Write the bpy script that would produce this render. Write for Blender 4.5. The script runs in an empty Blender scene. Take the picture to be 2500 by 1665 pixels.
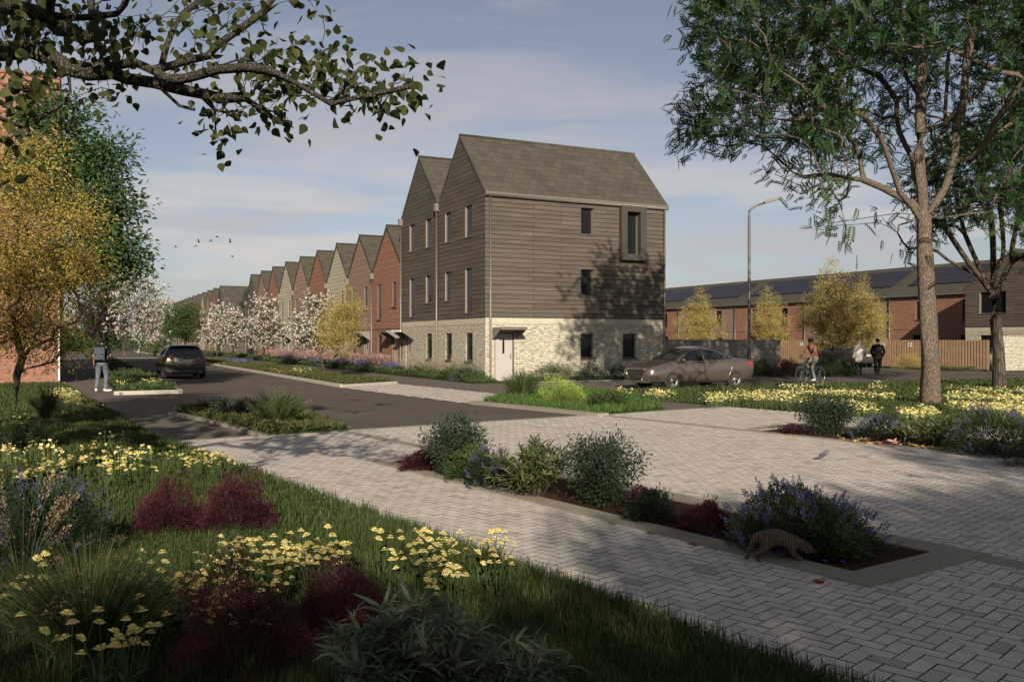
import bpy, bmesh, math, random
import numpy as np
from mathutils import Vector, Matrix

C = bpy.context.scene.collection
SC = bpy.context.scene
RAD = math.radians

# ------------------------------------------------------------------ camera
HC = 1.7                       # eye height
FPX = 2187.0                   # focal length in pixels of the 2500 px wide photograph
cam_d = bpy.data.cameras.new('camera')
cam = bpy.data.objects.new('camera', cam_d); C.objects.link(cam)
cam.location = (0, 0, HC); cam.rotation_euler = (RAD(90), 0, 0)
cam_d.sensor_width = 36; cam_d.lens = 36*FPX/2500
cam_d.shift_y = -1.5/2500
cam_d.clip_start = 0.05; cam_d.clip_end = 6000
SC.camera = cam

# ------------------------------------------------------------------ light
SUN_EL = 22.5
sun_dir = Vector((0.09*math.cos(RAD(SUN_EL)), -0.996*math.cos(RAD(SUN_EL)), math.sin(RAD(SUN_EL)))).normalized()
sd = bpy.data.lights.new('sun', 'SUN'); sd.energy = 5.0; sd.angle = RAD(0.53); sd.color = (1.0, 0.90, 0.76)
so = bpy.data.objects.new('sun', sd); C.objects.link(so)
so.rotation_euler = sun_dir.to_track_quat('Z', 'Y').to_euler(); so.location = (6, -20, 30)
w = bpy.data.worlds.new('World'); SC.world = w; w.use_nodes = True
nt = w.node_tree; N = nt.nodes; L = nt.links
N.clear()
wo = N.new('ShaderNodeOutputWorld'); bg = N.new('ShaderNodeBackground'); bg.inputs['Strength'].default_value = 0.073
sky = N.new('ShaderNodeTexSky'); sky.sky_type = 'NISHITA'; sky.sun_disc = False
sky.sun_elevation = RAD(SUN_EL); sky.sun_rotation = math.atan2(sun_dir.x, sun_dir.y)
sky.air_density = 1.0; sky.dust_density = 0.7; sky.ozone_density = 1.0
hs = N.new('ShaderNodeHueSaturation'); hs.inputs['Saturation'].default_value = 0.60; hs.inputs['Value'].default_value = 0.64
tint = N.new('ShaderNodeMix'); tint.data_type = 'RGBA'; tint.blend_type = 'MULTIPLY'; tint.inputs['Factor'].default_value = 1; tint.inputs['B'].default_value = (0.95, 0.98, 1.12, 1)
L.new(sky.outputs[0], tint.inputs['A']); L.new(tint.outputs['Result'], hs.inputs['Color'])
# clouds: noise on a flat layer overhead, seen by direction
tc = N.new('ShaderNodeTexCoord'); sx = N.new('ShaderNodeSeparateXYZ'); L.new(tc.outputs['Generated'], sx.inputs[0])
def wm(op, a, b=None, c=None):
    n = N.new('ShaderNodeMath'); n.operation = op
    for i, v in enumerate((a, b, c)):
        if v is None: continue
        if isinstance(v, (int, float)): n.inputs[i].default_value = v
        else: L.new(v, n.inputs[i])
    return n.outputs[0]
zz = wm('ADD', wm('MAXIMUM', sx.outputs[2], 0.0), 0.16)
cx = wm('DIVIDE', sx.outputs[0], zz); cy = wm('DIVIDE', sx.outputs[1], zz)
cb = N.new('ShaderNodeCombineXYZ'); L.new(wm('MULTIPLY', cx, 0.9), cb.inputs[0]); L.new(wm('MULTIPLY', cy, 1.5), cb.inputs[1])
n1 = N.new('ShaderNodeTexNoise'); n1.inputs['Scale'].default_value = 1.15; n1.inputs['Detail'].default_value = 7; n1.inputs['Roughness'].default_value = 0.58
n1.inputs['Distortion'].default_value = 0.6
mp = N.new('ShaderNodeMapping'); mp.inputs['Location'].default_value = (3.1, 7.4, 0.0); L.new(cb.outputs[0], mp.inputs[0]); L.new(mp.outputs[0], n1.inputs['Vector'])
cr = N.new('ShaderNodeValToRGB'); cr.color_ramp.elements[0].position = 0.45; cr.color_ramp.elements[1].position = 0.68
cr.color_ramp.elements[0].color = (0, 0, 0, 1); cr.color_ramp.elements[1].color = (1, 1, 1, 1)
L.new(n1.outputs['Fac'], cr.inputs[0])
cb2 = N.new('ShaderNodeCombineXYZ'); L.new(wm('MULTIPLY', cx, 0.5), cb2.inputs[0]); L.new(wm('MULTIPLY', sx.outputs[2], 9.0), cb2.inputs[1]); cb2.inputs[2].default_value = 2.3
n2 = N.new('ShaderNodeTexNoise'); n2.inputs['Scale'].default_value = 2.3; n2.inputs['Detail'].default_value = 6; n2.inputs['Roughness'].default_value = 0.5; L.new(cb2.outputs[0], n2.inputs['Vector'])
cr2 = N.new('ShaderNodeValToRGB'); cr2.color_ramp.elements[0].position = 0.46; cr2.color_ramp.elements[1].position = 0.60
cr2.color_ramp.elements[0].color = (0, 0, 0, 1); cr2.color_ramp.elements[1].color = (1, 1, 1, 1); L.new(n2.outputs['Fac'], cr2.inputs[0])
mx1 = N.new('ShaderNodeMix'); mx1.data_type = 'RGBA'; L.new(wm('MULTIPLY', cr.outputs[0], 0.8), mx1.inputs['Factor'])
L.new(hs.outputs[0], mx1.inputs['A']); mx1.inputs['B'].default_value = (4.6, 4.5, 4.65, 1)
# soft banks only low over the horizon
lowm = wm('MULTIPLY', wm('SUBTRACT', 1.0, wm('MINIMUM', wm('DIVIDE', sx.outputs[2], 0.24), 1.0)), 1.6)
mx = N.new('ShaderNodeMix'); mx.data_type = 'RGBA'; L.new(wm('MULTIPLY', cr2.outputs[0], wm('MINIMUM', lowm, 0.8)), mx.inputs['Factor'])
L.new(mx1.outputs['Result'], mx.inputs['A']); mx.inputs['B'].default_value = (6.0, 5.7, 5.5, 1)
L.new(mx.outputs['Result'], bg.inputs['Color']); L.new(bg.outputs[0], wo.inputs[0])
SC.view_settings.view_transform = 'Standard'; SC.view_settings.look = 'None'
SC.view_settings.gamma = 1; SC.view_settings.exposure = 0.58
SC.cycles.max_bounces = 6; SC.cycles.transparent_max_bounces = 6
SC.cycles.use_adaptive_sampling = True

# ------------------------------------------------------------------ frames of reference
D1 = np.array([-0.4418, 0.8971]); D2 = np.array([0.8971, 0.4418])     # along / across the street
E1 = np.array([0.574, -0.819]);  E2 = np.array([0.819, 0.574])        # along / across the paved square
def G(px, py, z=0.0):          # ground (or height z) point seen at a pixel of the photograph
    Y = FPX*(HC-z)/(py-831.0)
    return np.array([(px-1250)/FPX*Y, Y, z])
def P(px, py, Y):
    return np.array([(px-1250)/FPX*Y, Y, HC+(831-py)/FPX*Y])
def UV(u, v, z=0.0):
    p = u*D1+v*D2; return np.array([p[0], p[1], z])
def AB(a, b, z=0.0):
    p = a*E1+b*E2; return np.array([p[0], p[1], z])

# ------------------------------------------------------------------ mesh helpers
class MB:
    def __init__(s): s.V = []; s.F = []; s.n = 0; s.uv = []
    def add(s, V, F, mat=0, rnd=None, uv=None, smooth=False):
        V = np.asarray(V, dtype=np.float64).reshape(-1, 3)
        if isinstance(F, np.ndarray): groups = [F]
        else:
            by = {}
            for f in F: by.setdefault(len(f), []).append(f)
            groups = [np.array(v) for v in by.values()]
        s.V.append(V)
        s.uv.append(np.zeros((len(V), 2)) if uv is None else np.asarray(uv, float))
        for g in groups:
            if len(g) == 0: continue
            r = np.full(len(g), np.random.rand()) if rnd is None else (np.full(len(g), float(rnd)) if np.isscalar(rnd) else np.asarray(rnd))
            s.F.append((g+s.n, np.full(len(g), mat, int), r, np.full(len(g), smooth, bool)))
        s.n += len(V)
        return s
    def mesh(s, name, mats):
        me = bpy.data.meshes.new(name)
        for m in (mats if isinstance(mats, (list, tuple)) else [mats]): me.materials.append(m)
        if not s.V: return me
        V = np.concatenate(s.V); uv = np.concatenate(s.uv)
        loops = np.concatenate([g.reshape(-1) for g, *_ in s.F])
        tot = np.concatenate([np.full(len(g), g.shape[1]) for g, *_ in s.F])
        start = np.concatenate([[0], np.cumsum(tot)[:-1]])
        me.vertices.add(len(V)); me.vertices.foreach_set('co', V.ravel())
        me.loops.add(len(loops)); me.loops.foreach_set('vertex_index', loops)
        me.polygons.add(len(tot)); me.polygons.foreach_set('loop_start', start); me.polygons.foreach_set('loop_total', tot)
        me.polygons.foreach_set('material_index', np.concatenate([m for _, m, _, _ in s.F]))
        me.polygons.foreach_set('use_smooth', np.concatenate([q for *_, q in s.F]))
        at = me.attributes.new('rnd', 'FLOAT', 'FACE'); at.data.foreach_set('value', np.concatenate([r for _, _, r, _ in s.F]))
        ul = me.uv_layers.new(name='UVMap'); ul.data.foreach_set('uv', uv[loops].ravel())
        me.update(calc_edges=True)
        return me
    def build(s, name, mats, parent=None):
        o = bpy.data.objects.new(name, s.mesh(name, mats)); C.objects.link(o)
        if parent is not None: o.parent = parent
        return o
    # primitives
    def box(s, a, b, mat=0, M=None, uvs=1.0, rnd=None):
        x0, y0, z0 = a; x1, y1, z1 = b
        q = [((x0,y0,z0),(x1,y0,z0),(x1,y0,z1),(x0,y0,z1)), ((x1,y1,z0),(x0,y1,z0),(x0,y1,z1),(x1,y1,z1)),
             ((x0,y1,z0),(x0,y0,z0),(x0,y0,z1),(x0,y1,z1)), ((x1,y0,z0),(x1,y1,z0),(x1,y1,z1),(x1,y0,z1)),
             ((x0,y0,z1),(x1,y0,z1),(x1,y1,z1),(x0,y1,z1)), ((x0,y1,z0),(x1,y1,z0),(x1,y0,z0),(x0,y0,z0))]
        V = []; U = []
        for i, f in enumerate(q):
            for v in f:
                V.append(v); U.append((v[0], v[2]) if i < 2 else ((v[1], v[2]) if i < 4 else (v[0], v[1])))
        V = np.array(V, float)
        if M is not None: V = V@np.array(M)[:3, :3].T+np.array(M)[:3, 3]
        if rnd is None: rnd = np.random.rand()
        return s.add(V, np.arange(24).reshape(6, 4), mat, rnd, U)
    def tube(s, pts, rad, n=6, mat=0, cap=True, smooth=True, rnd=None):
        pts = np.asarray(pts, float); k = len(pts); rad = np.broadcast_to(np.asarray(rad, float), (k,))
        t = np.gradient(pts, axis=0); t /= np.linalg.norm(t, axis=1)[:, None]+1e-9
        up = np.array([0, 0, 1.0]) if abs(t[:, 2]).mean() < 0.8 else np.array([1.0, 0.13, 0])
        a = np.cross(t, up); a /= np.linalg.norm(a, axis=1)[:, None]+1e-9; b = np.cross(t, a)
        an = np.linspace(0, 2*np.pi, n, endpoint=False)
        V = pts[:, None]+rad[:, None, None]*(np.cos(an)[None, :, None]*a[:, None]+np.sin(an)[None, :, None]*b[:, None])
        i = np.arange(k-1)[:, None]*n; j = np.arange(n)[None]; j2 = (j+1) % n
        F = np.stack([i+j, i+j2, i+n+j2, i+n+j], -1).reshape(-1, 4)
        ln = np.concatenate([[0], np.cumsum(np.linalg.norm(np.diff(pts, axis=0), axis=1))])
        uv = np.stack(np.broadcast_arrays((np.arange(n)/n)[None]*2*np.pi*rad.max(), ln[:, None]), -1).reshape(-1, 2)
        r = np.random.rand() if rnd is None else rnd
        base = s.n
        s.add(V.reshape(-1, 3), F, mat, r, uv, smooth)
        if cap:
            s.F.append((np.array([list(range(n))])+base, np.array([mat]), np.array([r]), np.array([False])))
            s.F.append((np.array([list(range(n))[::-1]])+base+(k-1)*n, np.array([mat]), np.array([r]), np.array([False])))
        return s
    def lathe(s, prof, c=(0, 0, 0), n=16, mat=0, axis='z', smooth=True, sc=(1, 1)):
        prof = np.array(prof, float); k = len(prof); an = np.linspace(0, 2*np.pi, n, endpoint=False)
        X = prof[:, 0][:, None]*np.cos(an)*sc[0]; Y = prof[:, 0][:, None]*np.sin(an)*sc[1]; Z = np.broadcast_to(prof[:, 1][:, None], X.shape)
        V = np.stack({'z': [X, Y, Z], 'y': [X, Z, Y], 'x': [Z, X, Y]}[axis], -1).reshape(-1, 3)+np.array(c)
        i = np.arange(k-1)[:, None]*n; j = np.arange(n)[None]; j2 = (j+1) % n
        F = np.stack([i+j, i+j2, i+n+j2, i+n+j], -1).reshape(-1, 4)
        return s.add(V, F, mat, None, None, smooth)
    def ball(s, c, r, n=12, mat=0, rot=None, smooth=True):
        k = max(4, n//2+1); th = np.linspace(0, np.pi, k)
        prof = np.stack([np.sin(th), -np.cos(th)], 1); an = np.linspace(0, 2*np.pi, n, endpoint=False)
        V = np.stack([prof[:, 0][:, None]*np.cos(an), prof[:, 0][:, None]*np.sin(an), np.broadcast_to(prof[:, 1][:, None], (k, n))], -1).reshape(-1, 3)*np.array(r)
        if rot is not None: V = V@np.array(rot)[:3, :3].T
        i = np.arange(k-1)[:, None]*n; j = np.arange(n)[None]; j2 = (j+1) % n
        return s.add(V+np.array(c), np.stack([i+j, i+j2, i+n+j2, i+n+j], -1).reshape(-1, 4), mat, None, None, smooth)
    def prism(s, poly, z0, z1, mat=0, side=None):
        p = np.array(poly, float)[:, :2]
        ar = 0.5*np.sum(p[:, 0]*np.roll(p[:, 1], -1)-p[:, 1]*np.roll(p[:, 0], -1))
        if ar < 0: p = p[::-1]
        k = len(p)
        top = np.c_[p, np.full(k, z1)]
        s.add(top, [list(range(k))], mat, None, p)
        d = np.concatenate([[0], np.cumsum(np.linalg.norm(np.roll(p, -1, 0)-p, axis=1))])
        for i in range(k):
            j = (i+1) % k
            s.add([(*p[i], z0), (*p[j], z0), (*p[j], z1), (*p[i], z1)], [[0, 1, 2, 3]], mat if side is None else side, None,
                  [(d[i], z0), (d[i+1], z0), (d[i+1], z1), (d[i], z1)])
        return s
    def strip(s, pts, width, z0, z1, mat=0):   # mitred band along a polyline, width to its left side
        p = np.array(pts, float)[:, :2]; d = np.diff(p, axis=0); d /= np.linalg.norm(d, axis=1)[:, None]
        nn = np.stack([-d[:, 1], d[:, 0]], 1)
        m = np.concatenate([nn[:1], (nn[1:]+nn[:-1])/2, nn[-1:]]); m /= np.linalg.norm(m, axis=1)[:, None]
        q = p+m*width; acc = 0
        for i in range(len(p)-1):
            A = np.array([(*p[i], z0), (*p[i+1], z0), (*q[i+1], z0), (*q[i], z0)]); B = A.copy(); B[:, 2] = z1
            ln = np.linalg.norm(p[i+1]-p[i])
            V = np.concatenate([A, B]); U = [(acc, 0), (acc+ln, 0), (acc+ln, width), (acc, width)]*2
            F = [[4, 5, 6, 7], [0, 1, 5, 4], [2, 3, 7, 6]]
            if i == 0: F.append([3, 0, 4, 7])
            if i == len(p)-2: F.append([1, 2, 6, 5])
            s.add(V, F, mat, None, U); acc += ln
        return s
    def scatter(s, T, Ft, Pn, R, S, mat=0, rnd=None, smooth=False):
        T = np.asarray(T, float); Ft = np.asarray(Ft); n = len(Pn)
        if n == 0: return s
        S = np.asarray(S, float)
        S = np.broadcast_to(S if S.ndim else S[None], (n,)) if S.ndim < 2 else S
        TS = T[None]*(S[:, None, None] if S.ndim == 1 else S[:, None, :])
        V = np.einsum('nij,nkj->nki', R, TS)+Pn[:, None]
        k = len(T); F = (Ft[None]+(np.arange(n)*k)[:, None, None]).reshape(-1, Ft.shape[1])
        r = np.random.rand(n) if rnd is None else np.asarray(rnd)
        uv = np.tile(T[:, :2], (n, 1))
        return s.add(V.reshape(-1, 3), F, mat, np.repeat(r, len(Ft)), uv, smooth)

def norm(a): return a/(np.linalg.norm(a, axis=-1, keepdims=True)+1e-9)
def frames(x, up):             # rotation matrices with local X along x, Z near up
    x = norm(x); y = norm(np.cross(up, x)); z = np.cross(x, y)
    return np.stack([x, y, z], -1)
def rdir(n): return norm(np.random.randn(n, 3))
def in_poly(p, poly):
    x, y = p[:, 0], p[:, 1]; q = np.array(poly)[:, :2]; ins = np.zeros(len(p), bool); j = len(q)-1
    for i in range(len(q)):
        c = ((q[i, 1] > y) != (q[j, 1] > y)) & (x < (q[j, 0]-q[i, 0])*(y-q[i, 1])/(q[j, 1]-q[i, 1]+1e-12)+q[i, 0]); ins ^= c; j = i
    return ins
def sample_poly(poly, n):
    q = np.array(poly)[:, :2]; lo, hi = q.min(0), q.max(0); out = []; m = 0
    while m < n:
        p = lo+(hi-lo)*np.random.rand(max(n*2, 50), 2); p = p[in_poly(p, q)]; out.append(p); m += len(p)
    return np.concatenate(out)[:n]
def wav(p, sc, seed):          # cheap smooth noise, about -1..1
    r = np.random.RandomState(seed); v = 0
    for i in range(6):
        k = norm(r.randn(3))*sc*(0.6+1.1*r.rand()); v = v+np.sin(p@k+r.rand()*6.28)
    return v/2.6
# leaf shapes (x along the leaf, z its face normal)
LEAF = (np.array([(0,0,0),(.5,.27,.05),(1,0,-.06),(.5,-.27,.05)]), np.array([[0,3,2,1]]))
LEAF6 = (np.array([(0,0,0),(.35,.22,.05),(.75,.16,.02),(1,0,-.1),(.75,-.16,.02),(.35,-.22,.05),(.5,0,.0)]), np.array([[0,6,2,1],[6,3,2,2],[0,5,4,6],[6,4,3,3]]))
LEAF6 = (np.array([(0,0,0),(.4,.2,.06),(1,0,-.12),(.4,-.2,.06)]), np.array([[0,1,2],[0,2,3]]))
LANCE = (np.array([(0,0,0),(.3,.085,.05),(.3,-.085,.05),(.65,.07,.02),(.65,-.07,.02),(1,0,-.16)]), np.array([[0,2,1,1],[2,4,3,1],[4,5,3,3]]))
LANCE = (np.array([(0,.012,0),(0,-.012,0),(.3,.085,.06),(.3,-.085,.06),(.65,.07,.03),(.65,-.07,.03),(1,.004,-.14),(1,-.004,-.14)]), np.array([[0,1,3,2],[2,3,5,4],[4,5,7,6]]))
BLADE = (np.array([(-.5,0,0),(.5,0,0),(-.38,.06,.5),(.38,.06,.5),(-.03,.3,1),(.03,.3,1)]), np.array([[0,1,3,2],[2,3,5,4]]))
HEART = (np.array([(0,0,0),(.12,.34,.03),(.42,.47,.06),(.75,.28,.02),(1.15,0,-.1),(.75,-.28,.02),(.42,-.47,.06),(.12,-.34,.03),(.45,0,0)]), np.array([[0,8,2,1],[8,4,3,2],[0,7,6,8],[8,6,5,4]]))

def tag(o, label=None, cat=None, group=None, kind=None):
    if label: o['label'] = label
    if cat: o['category'] = cat
    if group: o['group'] = group
    if kind: o['kind'] = kind
    return o
def thing(name, label, cat, loc=(0, 0, 0), rz=0, group=None):
    o = bpy.data.objects.new(name, None); C.objects.link(o); o.location = loc; o.rotation_euler = (0, 0, rz)
    o.empty_display_size = 0.2
    return tag(o, label, cat, group)
def dup(o, loc=None, rz=None, scale=None, label=None, group=None, parent=None):
    r = o.copy(); C.objects.link(r)
    if parent is not None: r.parent = parent
    for ch in KIDS.get(o.name, None) or list(o.children): dup(ch, parent=r)
    if loc is not None: r.location = loc
    if rz is not None: r.rotation_euler = (0, 0, rz)
    if scale is not None: r.scale = (scale,)*3 if np.isscalar(scale) else scale
    if label: r['label'] = label
    if group: r['group'] = group
    return r
KIDS = {}
def struct(mb, name, mats): return tag(mb.build(name, mats), kind='structure')

# ------------------------------------------------------------------ materials
def new_mat(name):
    m = bpy.data.materials.new(name); m.use_nodes = True; t = m.node_tree; t.nodes.clear()
    o = t.nodes.new('ShaderNodeOutputMaterial'); b = t.nodes.new('ShaderNodeBsdfPrincipled'); t.links.new(b.outputs[0], o.inputs[0])
    return m, t, b, o
def nd(t, typ, **kw):
    n = t.nodes.new(typ)
    for k, v in kw.items():
        if k in n.inputs: n.inputs[k].default_value = v
        else: setattr(n, k, v)
    return n
def ramp(t, src, stops):
    r = t.nodes.new('ShaderNodeValToRGB'); e = r.color_ramp.elements
    while len(e) < len(stops): e.new(0.5)
    for i, (p, c) in enumerate(stops): e[i].position = p; e[i].color = (*c, 1) if len(c) == 3 else c
    t.links.new(src, r.inputs[0]); return r.outputs[0]
def mixc(t, fac, a, b, mode='MIX'):
    m = t.nodes.new('ShaderNodeMix'); m.data_type = 'RGBA'; m.blend_type = mode
    for k, v in (('Factor', fac), ('A', a), ('B', b)):
        if isinstance(v, (int, float)): m.inputs[k].default_value = v
        elif isinstance(v, tuple): m.inputs[k].default_value = (*v, 1) if len(v) == 3 else v
        else: t.links.new(v, m.inputs[k])
    return m.outputs['Result']
def bump(t, b, h, dist, strength=1.0):
    n = nd(t, 'ShaderNodeBump', Strength=strength, Distance=dist); t.links.new(h, n.inputs['Height']); t.links.new(n.outputs[0], b.inputs['Normal'])
def coords(t, kind='Object', scale=(1, 1, 1)):
    c = t.nodes.new('ShaderNodeTexCoord'); m = t.nodes.new('ShaderNodeMapping'); m.inputs['Scale'].default_value = scale
    t.links.new(c.outputs[kind], m.inputs[0]); return m.outputs[0]
def noise(t, vec, scale, detail=4, rough=.55, out='Fac'):
    n = nd(t, 'ShaderNodeTexNoise', Scale=scale, Detail=detail, Roughness=rough)
    if vec is not None: t.links.new(vec, n.inputs['Vector'])
    return n.outputs[out]
def plain(name, col, rough=.5, metal=0., var=0.12, nscale=8., bumpd=0., spec=.5, coat=0.):
    m, t, b, o = new_mat(name); v = coords(t)
    f = noise(t, v, nscale)
    c = ramp(t, f, [(.25, tuple(x*(1-var) for x in col)), (.75, tuple(min(1, x*(1+var)) for x in col))])
    t.links.new(c, b.inputs['Base Color']); b.inputs['Roughness'].default_value = rough; b.inputs['Metallic'].default_value = metal
    b.inputs['Specular IOR Level'].default_value = spec; b.inputs['Coat Weight'].default_value = coat
    if bumpd: bump(t, b, noise(t, v, nscale*6), bumpd)
    return m
def leafm(name, cols, rough=.55, trans=.3, sat=None):
    m, t, b, o = new_mat(name)
    a = nd(t, 'ShaderNodeAttribute', attribute_name='rnd'); n = len(cols)
    c = ramp(t, a.outputs['Fac'], [(i/(n-1) if n > 1 else 0, cols[i]) for i in range(n)])
    t.links.new(c, b.inputs['Base Color']); b.inputs['Roughness'].default_value = rough; b.inputs['Specular IOR Level'].default_value = .15
    if trans:
        tr = nd(t, 'ShaderNodeBsdfTranslucent'); t.links.new(c, tr.inputs['Color'])
        ms = nd(t, 'ShaderNodeMixShader', Fac=trans); t.links.new(b.outputs[0], ms.inputs[1]); t.links.new(tr.outputs[0], ms.inputs[2]); t.links.new(ms.outputs[0], o.inputs[0])
    return m
def brick(name, c1, c2, c3, mortar, bw=.225, bh=.075, dark=.35, bumpd=.012, patch=2.2):
    m, t, b, o = new_mat(name); uv = nd(t, 'ShaderNodeUVMap', uv_map='UVMap').outputs[0]
    k = nd(t, 'ShaderNodeTexBrick', Scale=1.0); k.inputs['Brick Width'].default_value = bw; k.inputs['Row Height'].default_value = bh
    k.inputs['Mortar Size'].default_value = .006; k.inputs['Mortar Smooth'].default_value = .3; k.inputs['Bias'].default_value = -.1
    k.inputs['Color1'].default_value = (*c1, 1); k.inputs['Color2'].default_value = (*c2, 1); k.inputs['Mortar'].default_value = (*mortar, 1)
    t.links.new(uv, k.inputs['Vector'])
    n1 = noise(t, uv, patch, 3); n2 = noise(t, coords(t, 'UV', (4.4, 13.3, 1)), 1.0, 2)
    c = mixc(t, ramp(t, n2, [(.45, (0, 0, 0)), (.7, (dark*2, dark*2, dark*2))]), k.outputs['Color'], c3)
    c = mixc(t, ramp(t, n1, [(.3, (0, 0, 0)), (.8, (.3, .3, .3))]), c, tuple(x*.6 for x in c1))
    t.links.new(c, b.inputs['Base Color']); b.inputs['Roughness'].default_value = .85; b.inputs['Specular IOR Level'].default_value = .2
    h = nd(t, 'ShaderNodeMath', operation='MULTIPLY_ADD'); t.links.new(n2, h.inputs[0]); h.inputs[1].default_value = .5
    inv = nd(t, 'ShaderNodeMath', operation='SUBTRACT'); inv.inputs[0].default_value = 1.; t.links.new(k.outputs['Fac'], inv.inputs[1]); t.links.new(inv.outputs[0], h.inputs[2])
    bump(t, b, h.outputs[0], bumpd)
    return m
def boards(name, c1, c2, row=.19, ln=3.6, bumpd=.02, line=.009):
    m, t, b, o = new_mat(name); uv = nd(t, 'ShaderNodeUVMap', uv_map='UVMap').outputs[0]
    k = nd(t, 'ShaderNodeTexBrick', Scale=1.0, offset=.37); k.inputs['Brick Width'].default_value = ln; k.inputs['Row Height'].default_value = row
    k.inputs['Mortar Size'].default_value = line; k.inputs['Mortar Smooth'].default_value = .1
    k.inputs['Color1'].default_value = (*c1, 1); k.inputs['Color2'].default_value = (*c2, 1); k.inputs['Mortar'].default_value = (*[x*.18 for x in c1], 1)
    t.links.new(uv, k.inputs['Vector'])
    st = noise(t, coords(t, 'UV', (.9, 38, 1)), 1.0, 5, .65); bl = noise(t, coords(t, 'UV', (.35, 4.1, 1)), 1.0, 2)
    c = mixc(t, 1.0, k.outputs['Color'], ramp(t, st, [(.3, (.62, .6, .58)), (.7, (1.25, 1.22, 1.2))]), 'MULTIPLY')
    c = mixc(t, 1.0, c, ramp(t, bl, [(.3, (.8, .8, .8)), (.7, (1.18, 1.18, 1.18))]), 'MULTIPLY')
    t.links.new(c, b.inputs['Base Color']); b.inputs['Roughness'].default_value = .75; b.inputs['Specular IOR Level'].default_value = .25
    inv = nd(t, 'ShaderNodeMath', operation='MULTIPLY_ADD'); t.links.new(st, inv.inputs[0]); inv.inputs[1].default_value = .25
    q = nd(t, 'ShaderNodeMath', operation='SUBTRACT'); q.inputs[0].default_value = 1.; t.links.new(k.outputs['Fac'], q.inputs[1]); t.links.new(q.outputs[0], inv.inputs[2])
    bump(t, b, inv.outputs[0], bumpd); return m
def ground_mat(name, c1, c2, c3=None, s1=.35, s2=30., rough=.9, bumpd=.01, spec=.3, speck=None):
    m, t, b, o = new_mat(name); v = coords(t)
    c = mixc(t, ramp(t, noise(t, v, s1, 8, .72), [(.35, (0, 0, 0)), (.65, (1, 1, 1))]), c1, c2)
    g = noise(t, v, s2, 5, .7)
    c = mixc(t, 1., c, ramp(t, g, [(.3, (.72, .72, .72)), (.7, (1.2, 1.2, 1.2))]), 'MULTIPLY')
    if c3:
        vo = nd(t, 'ShaderNodeTexVoronoi', Scale=speck or 60.); t.links.new(v, vo.inputs['Vector'])
        c = mixc(t, ramp(t, vo.outputs['Distance'], [(.12, (1, 1, 1)), (.3, (0, 0, 0))]), c, c3)
    t.links.new(c, b.inputs['Base Color']); b.inputs['Roughness'].default_value = rough; b.inputs['Specular IOR Level'].default_value = spec
    bump(t, b, g, bumpd); return m
def glassm(name, col=(.012, .014, .016), rough=.04, spec=.6):
    m, t, b, o = new_mat(name); b.inputs['Base Color'].default_value = (*col, 1); b.inputs['Roughness'].default_value = rough
    b.inputs['Specular IOR Level'].default_value = spec
    bump(t, b, noise(t, coords(t), 1.3, 1), .004); return m

MT = {}
MT['clad'] = boards('weathered_boards', (.105, .089, .071), (.083, .071, .057))
MT['cladfar'] = boards('dark_boards', (.11, .092, .074), (.085, .07, .056))
MT['red'] = brick('red_brick', (.34, .165, .105), (.26, .122, .078), (.14, .070, .05), (.25, .19, .15))
MT['tan'] = brick('tan_brick', (.30, .20, .145), (.25, .16, .115), (.19, .12, .09), (.30, .24, .19))
MT['pink'] = brick('pink_brick', (.33, .22, .17), (.27, .175, .14), (.20, .13, .11), (.32, .27, .23))
MT['cream'] = brick('cream_brick', (.50, .45, .33), (.40, .36, .26), (.22, .20, .155), (.38, .35, .28), dark=.3, bumpd=.02)
MT['buff'] = brick('mottled_buff_brick', (.56, .51, .39), (.42, .38, .29), (.13, .125, .105), (.34, .32, .26), bw=.29, bh=.078, dark=.42, bumpd=.02, patch=1.1)
MT['greybrick'] = brick('grey_wall_brick', (.30, .27, .22), (.22, .20, .165), (.10, .095, .085), (.24, .22, .19), bw=.29, bh=.078, dark=.4)
MT['soldier'] = brick('soldier_course', (.52, .48, .37), (.45, .41, .32), (.38, .35, .28), (.22, .2, .16), bw=.078, bh=.6, dark=.15)
MT['tile'] = brick('slate_tile', (.078, .070, .054), (.050, .045, .036), (.062, .054, .040), (.028, .026, .023), bw=.42, bh=.34, dark=.3, bumpd=.02, patch=.8)
MT['trim'] = plain('grey_trim', (.125, .11, .09), .5)
MT['pipe'] = plain('taupe_pipe', (.15, .13, .105), .45)
MT['lamp'] = plain('lamp_steel', (.085, .078, .068), .4, metal=.3)
MT['frame'] = plain('window_frame', (.07, .062, .052), .45)
MT['reveal'] = plain('board_reveal', (.20, .17, .13), .8)
MT['door'] = plain('grey_door', (.36, .345, .32), .45, var=.05)
MT['canopy'] = plain('canopy_metal', (.17, .155, .135), .5)
MT['white'] = plain('off_white', (.7, .68, .63), .5, var=.05)
MT['glass'] = glassm('dark_glass', (.010, .011, .012), .04, .3)
MT['solar'] = glassm('solar_glass', (.022, .018, .026), .38, .3)
MT['asphalt'] = ground_mat('asphalt', (.108, .091, .073), (.078, .065, .053), None, .22, 60., .95, .003, .15)
MT['path'] = ground_mat('path_asphalt', (.128, .110, .090), (.11, .095, .078), None, .3, 60., .95, .003, .15)
MT['earth'] = ground_mat('earth', (.05, .055, .028), (.07, .065, .035), None, .6, 20., 1., .02, .1)
MT['turf'] = ground_mat('turf', (.02, .035, .011), (.035, .05, .016), None, 1.2, 25., 1., .03, .1)
MT['soil'] = ground_mat('mulch', (.075, .034, .018), (.035, .019, .012), (.14, .07, .038), 3., 45., 1., .04, .1, 26.)
MT['edging'] = ground_mat('edging_stone', (.255, .228, .175), (.21, .188, .145), (.40, .37, .30), .8, 80., .9, .003, .2, 90.)
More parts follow.
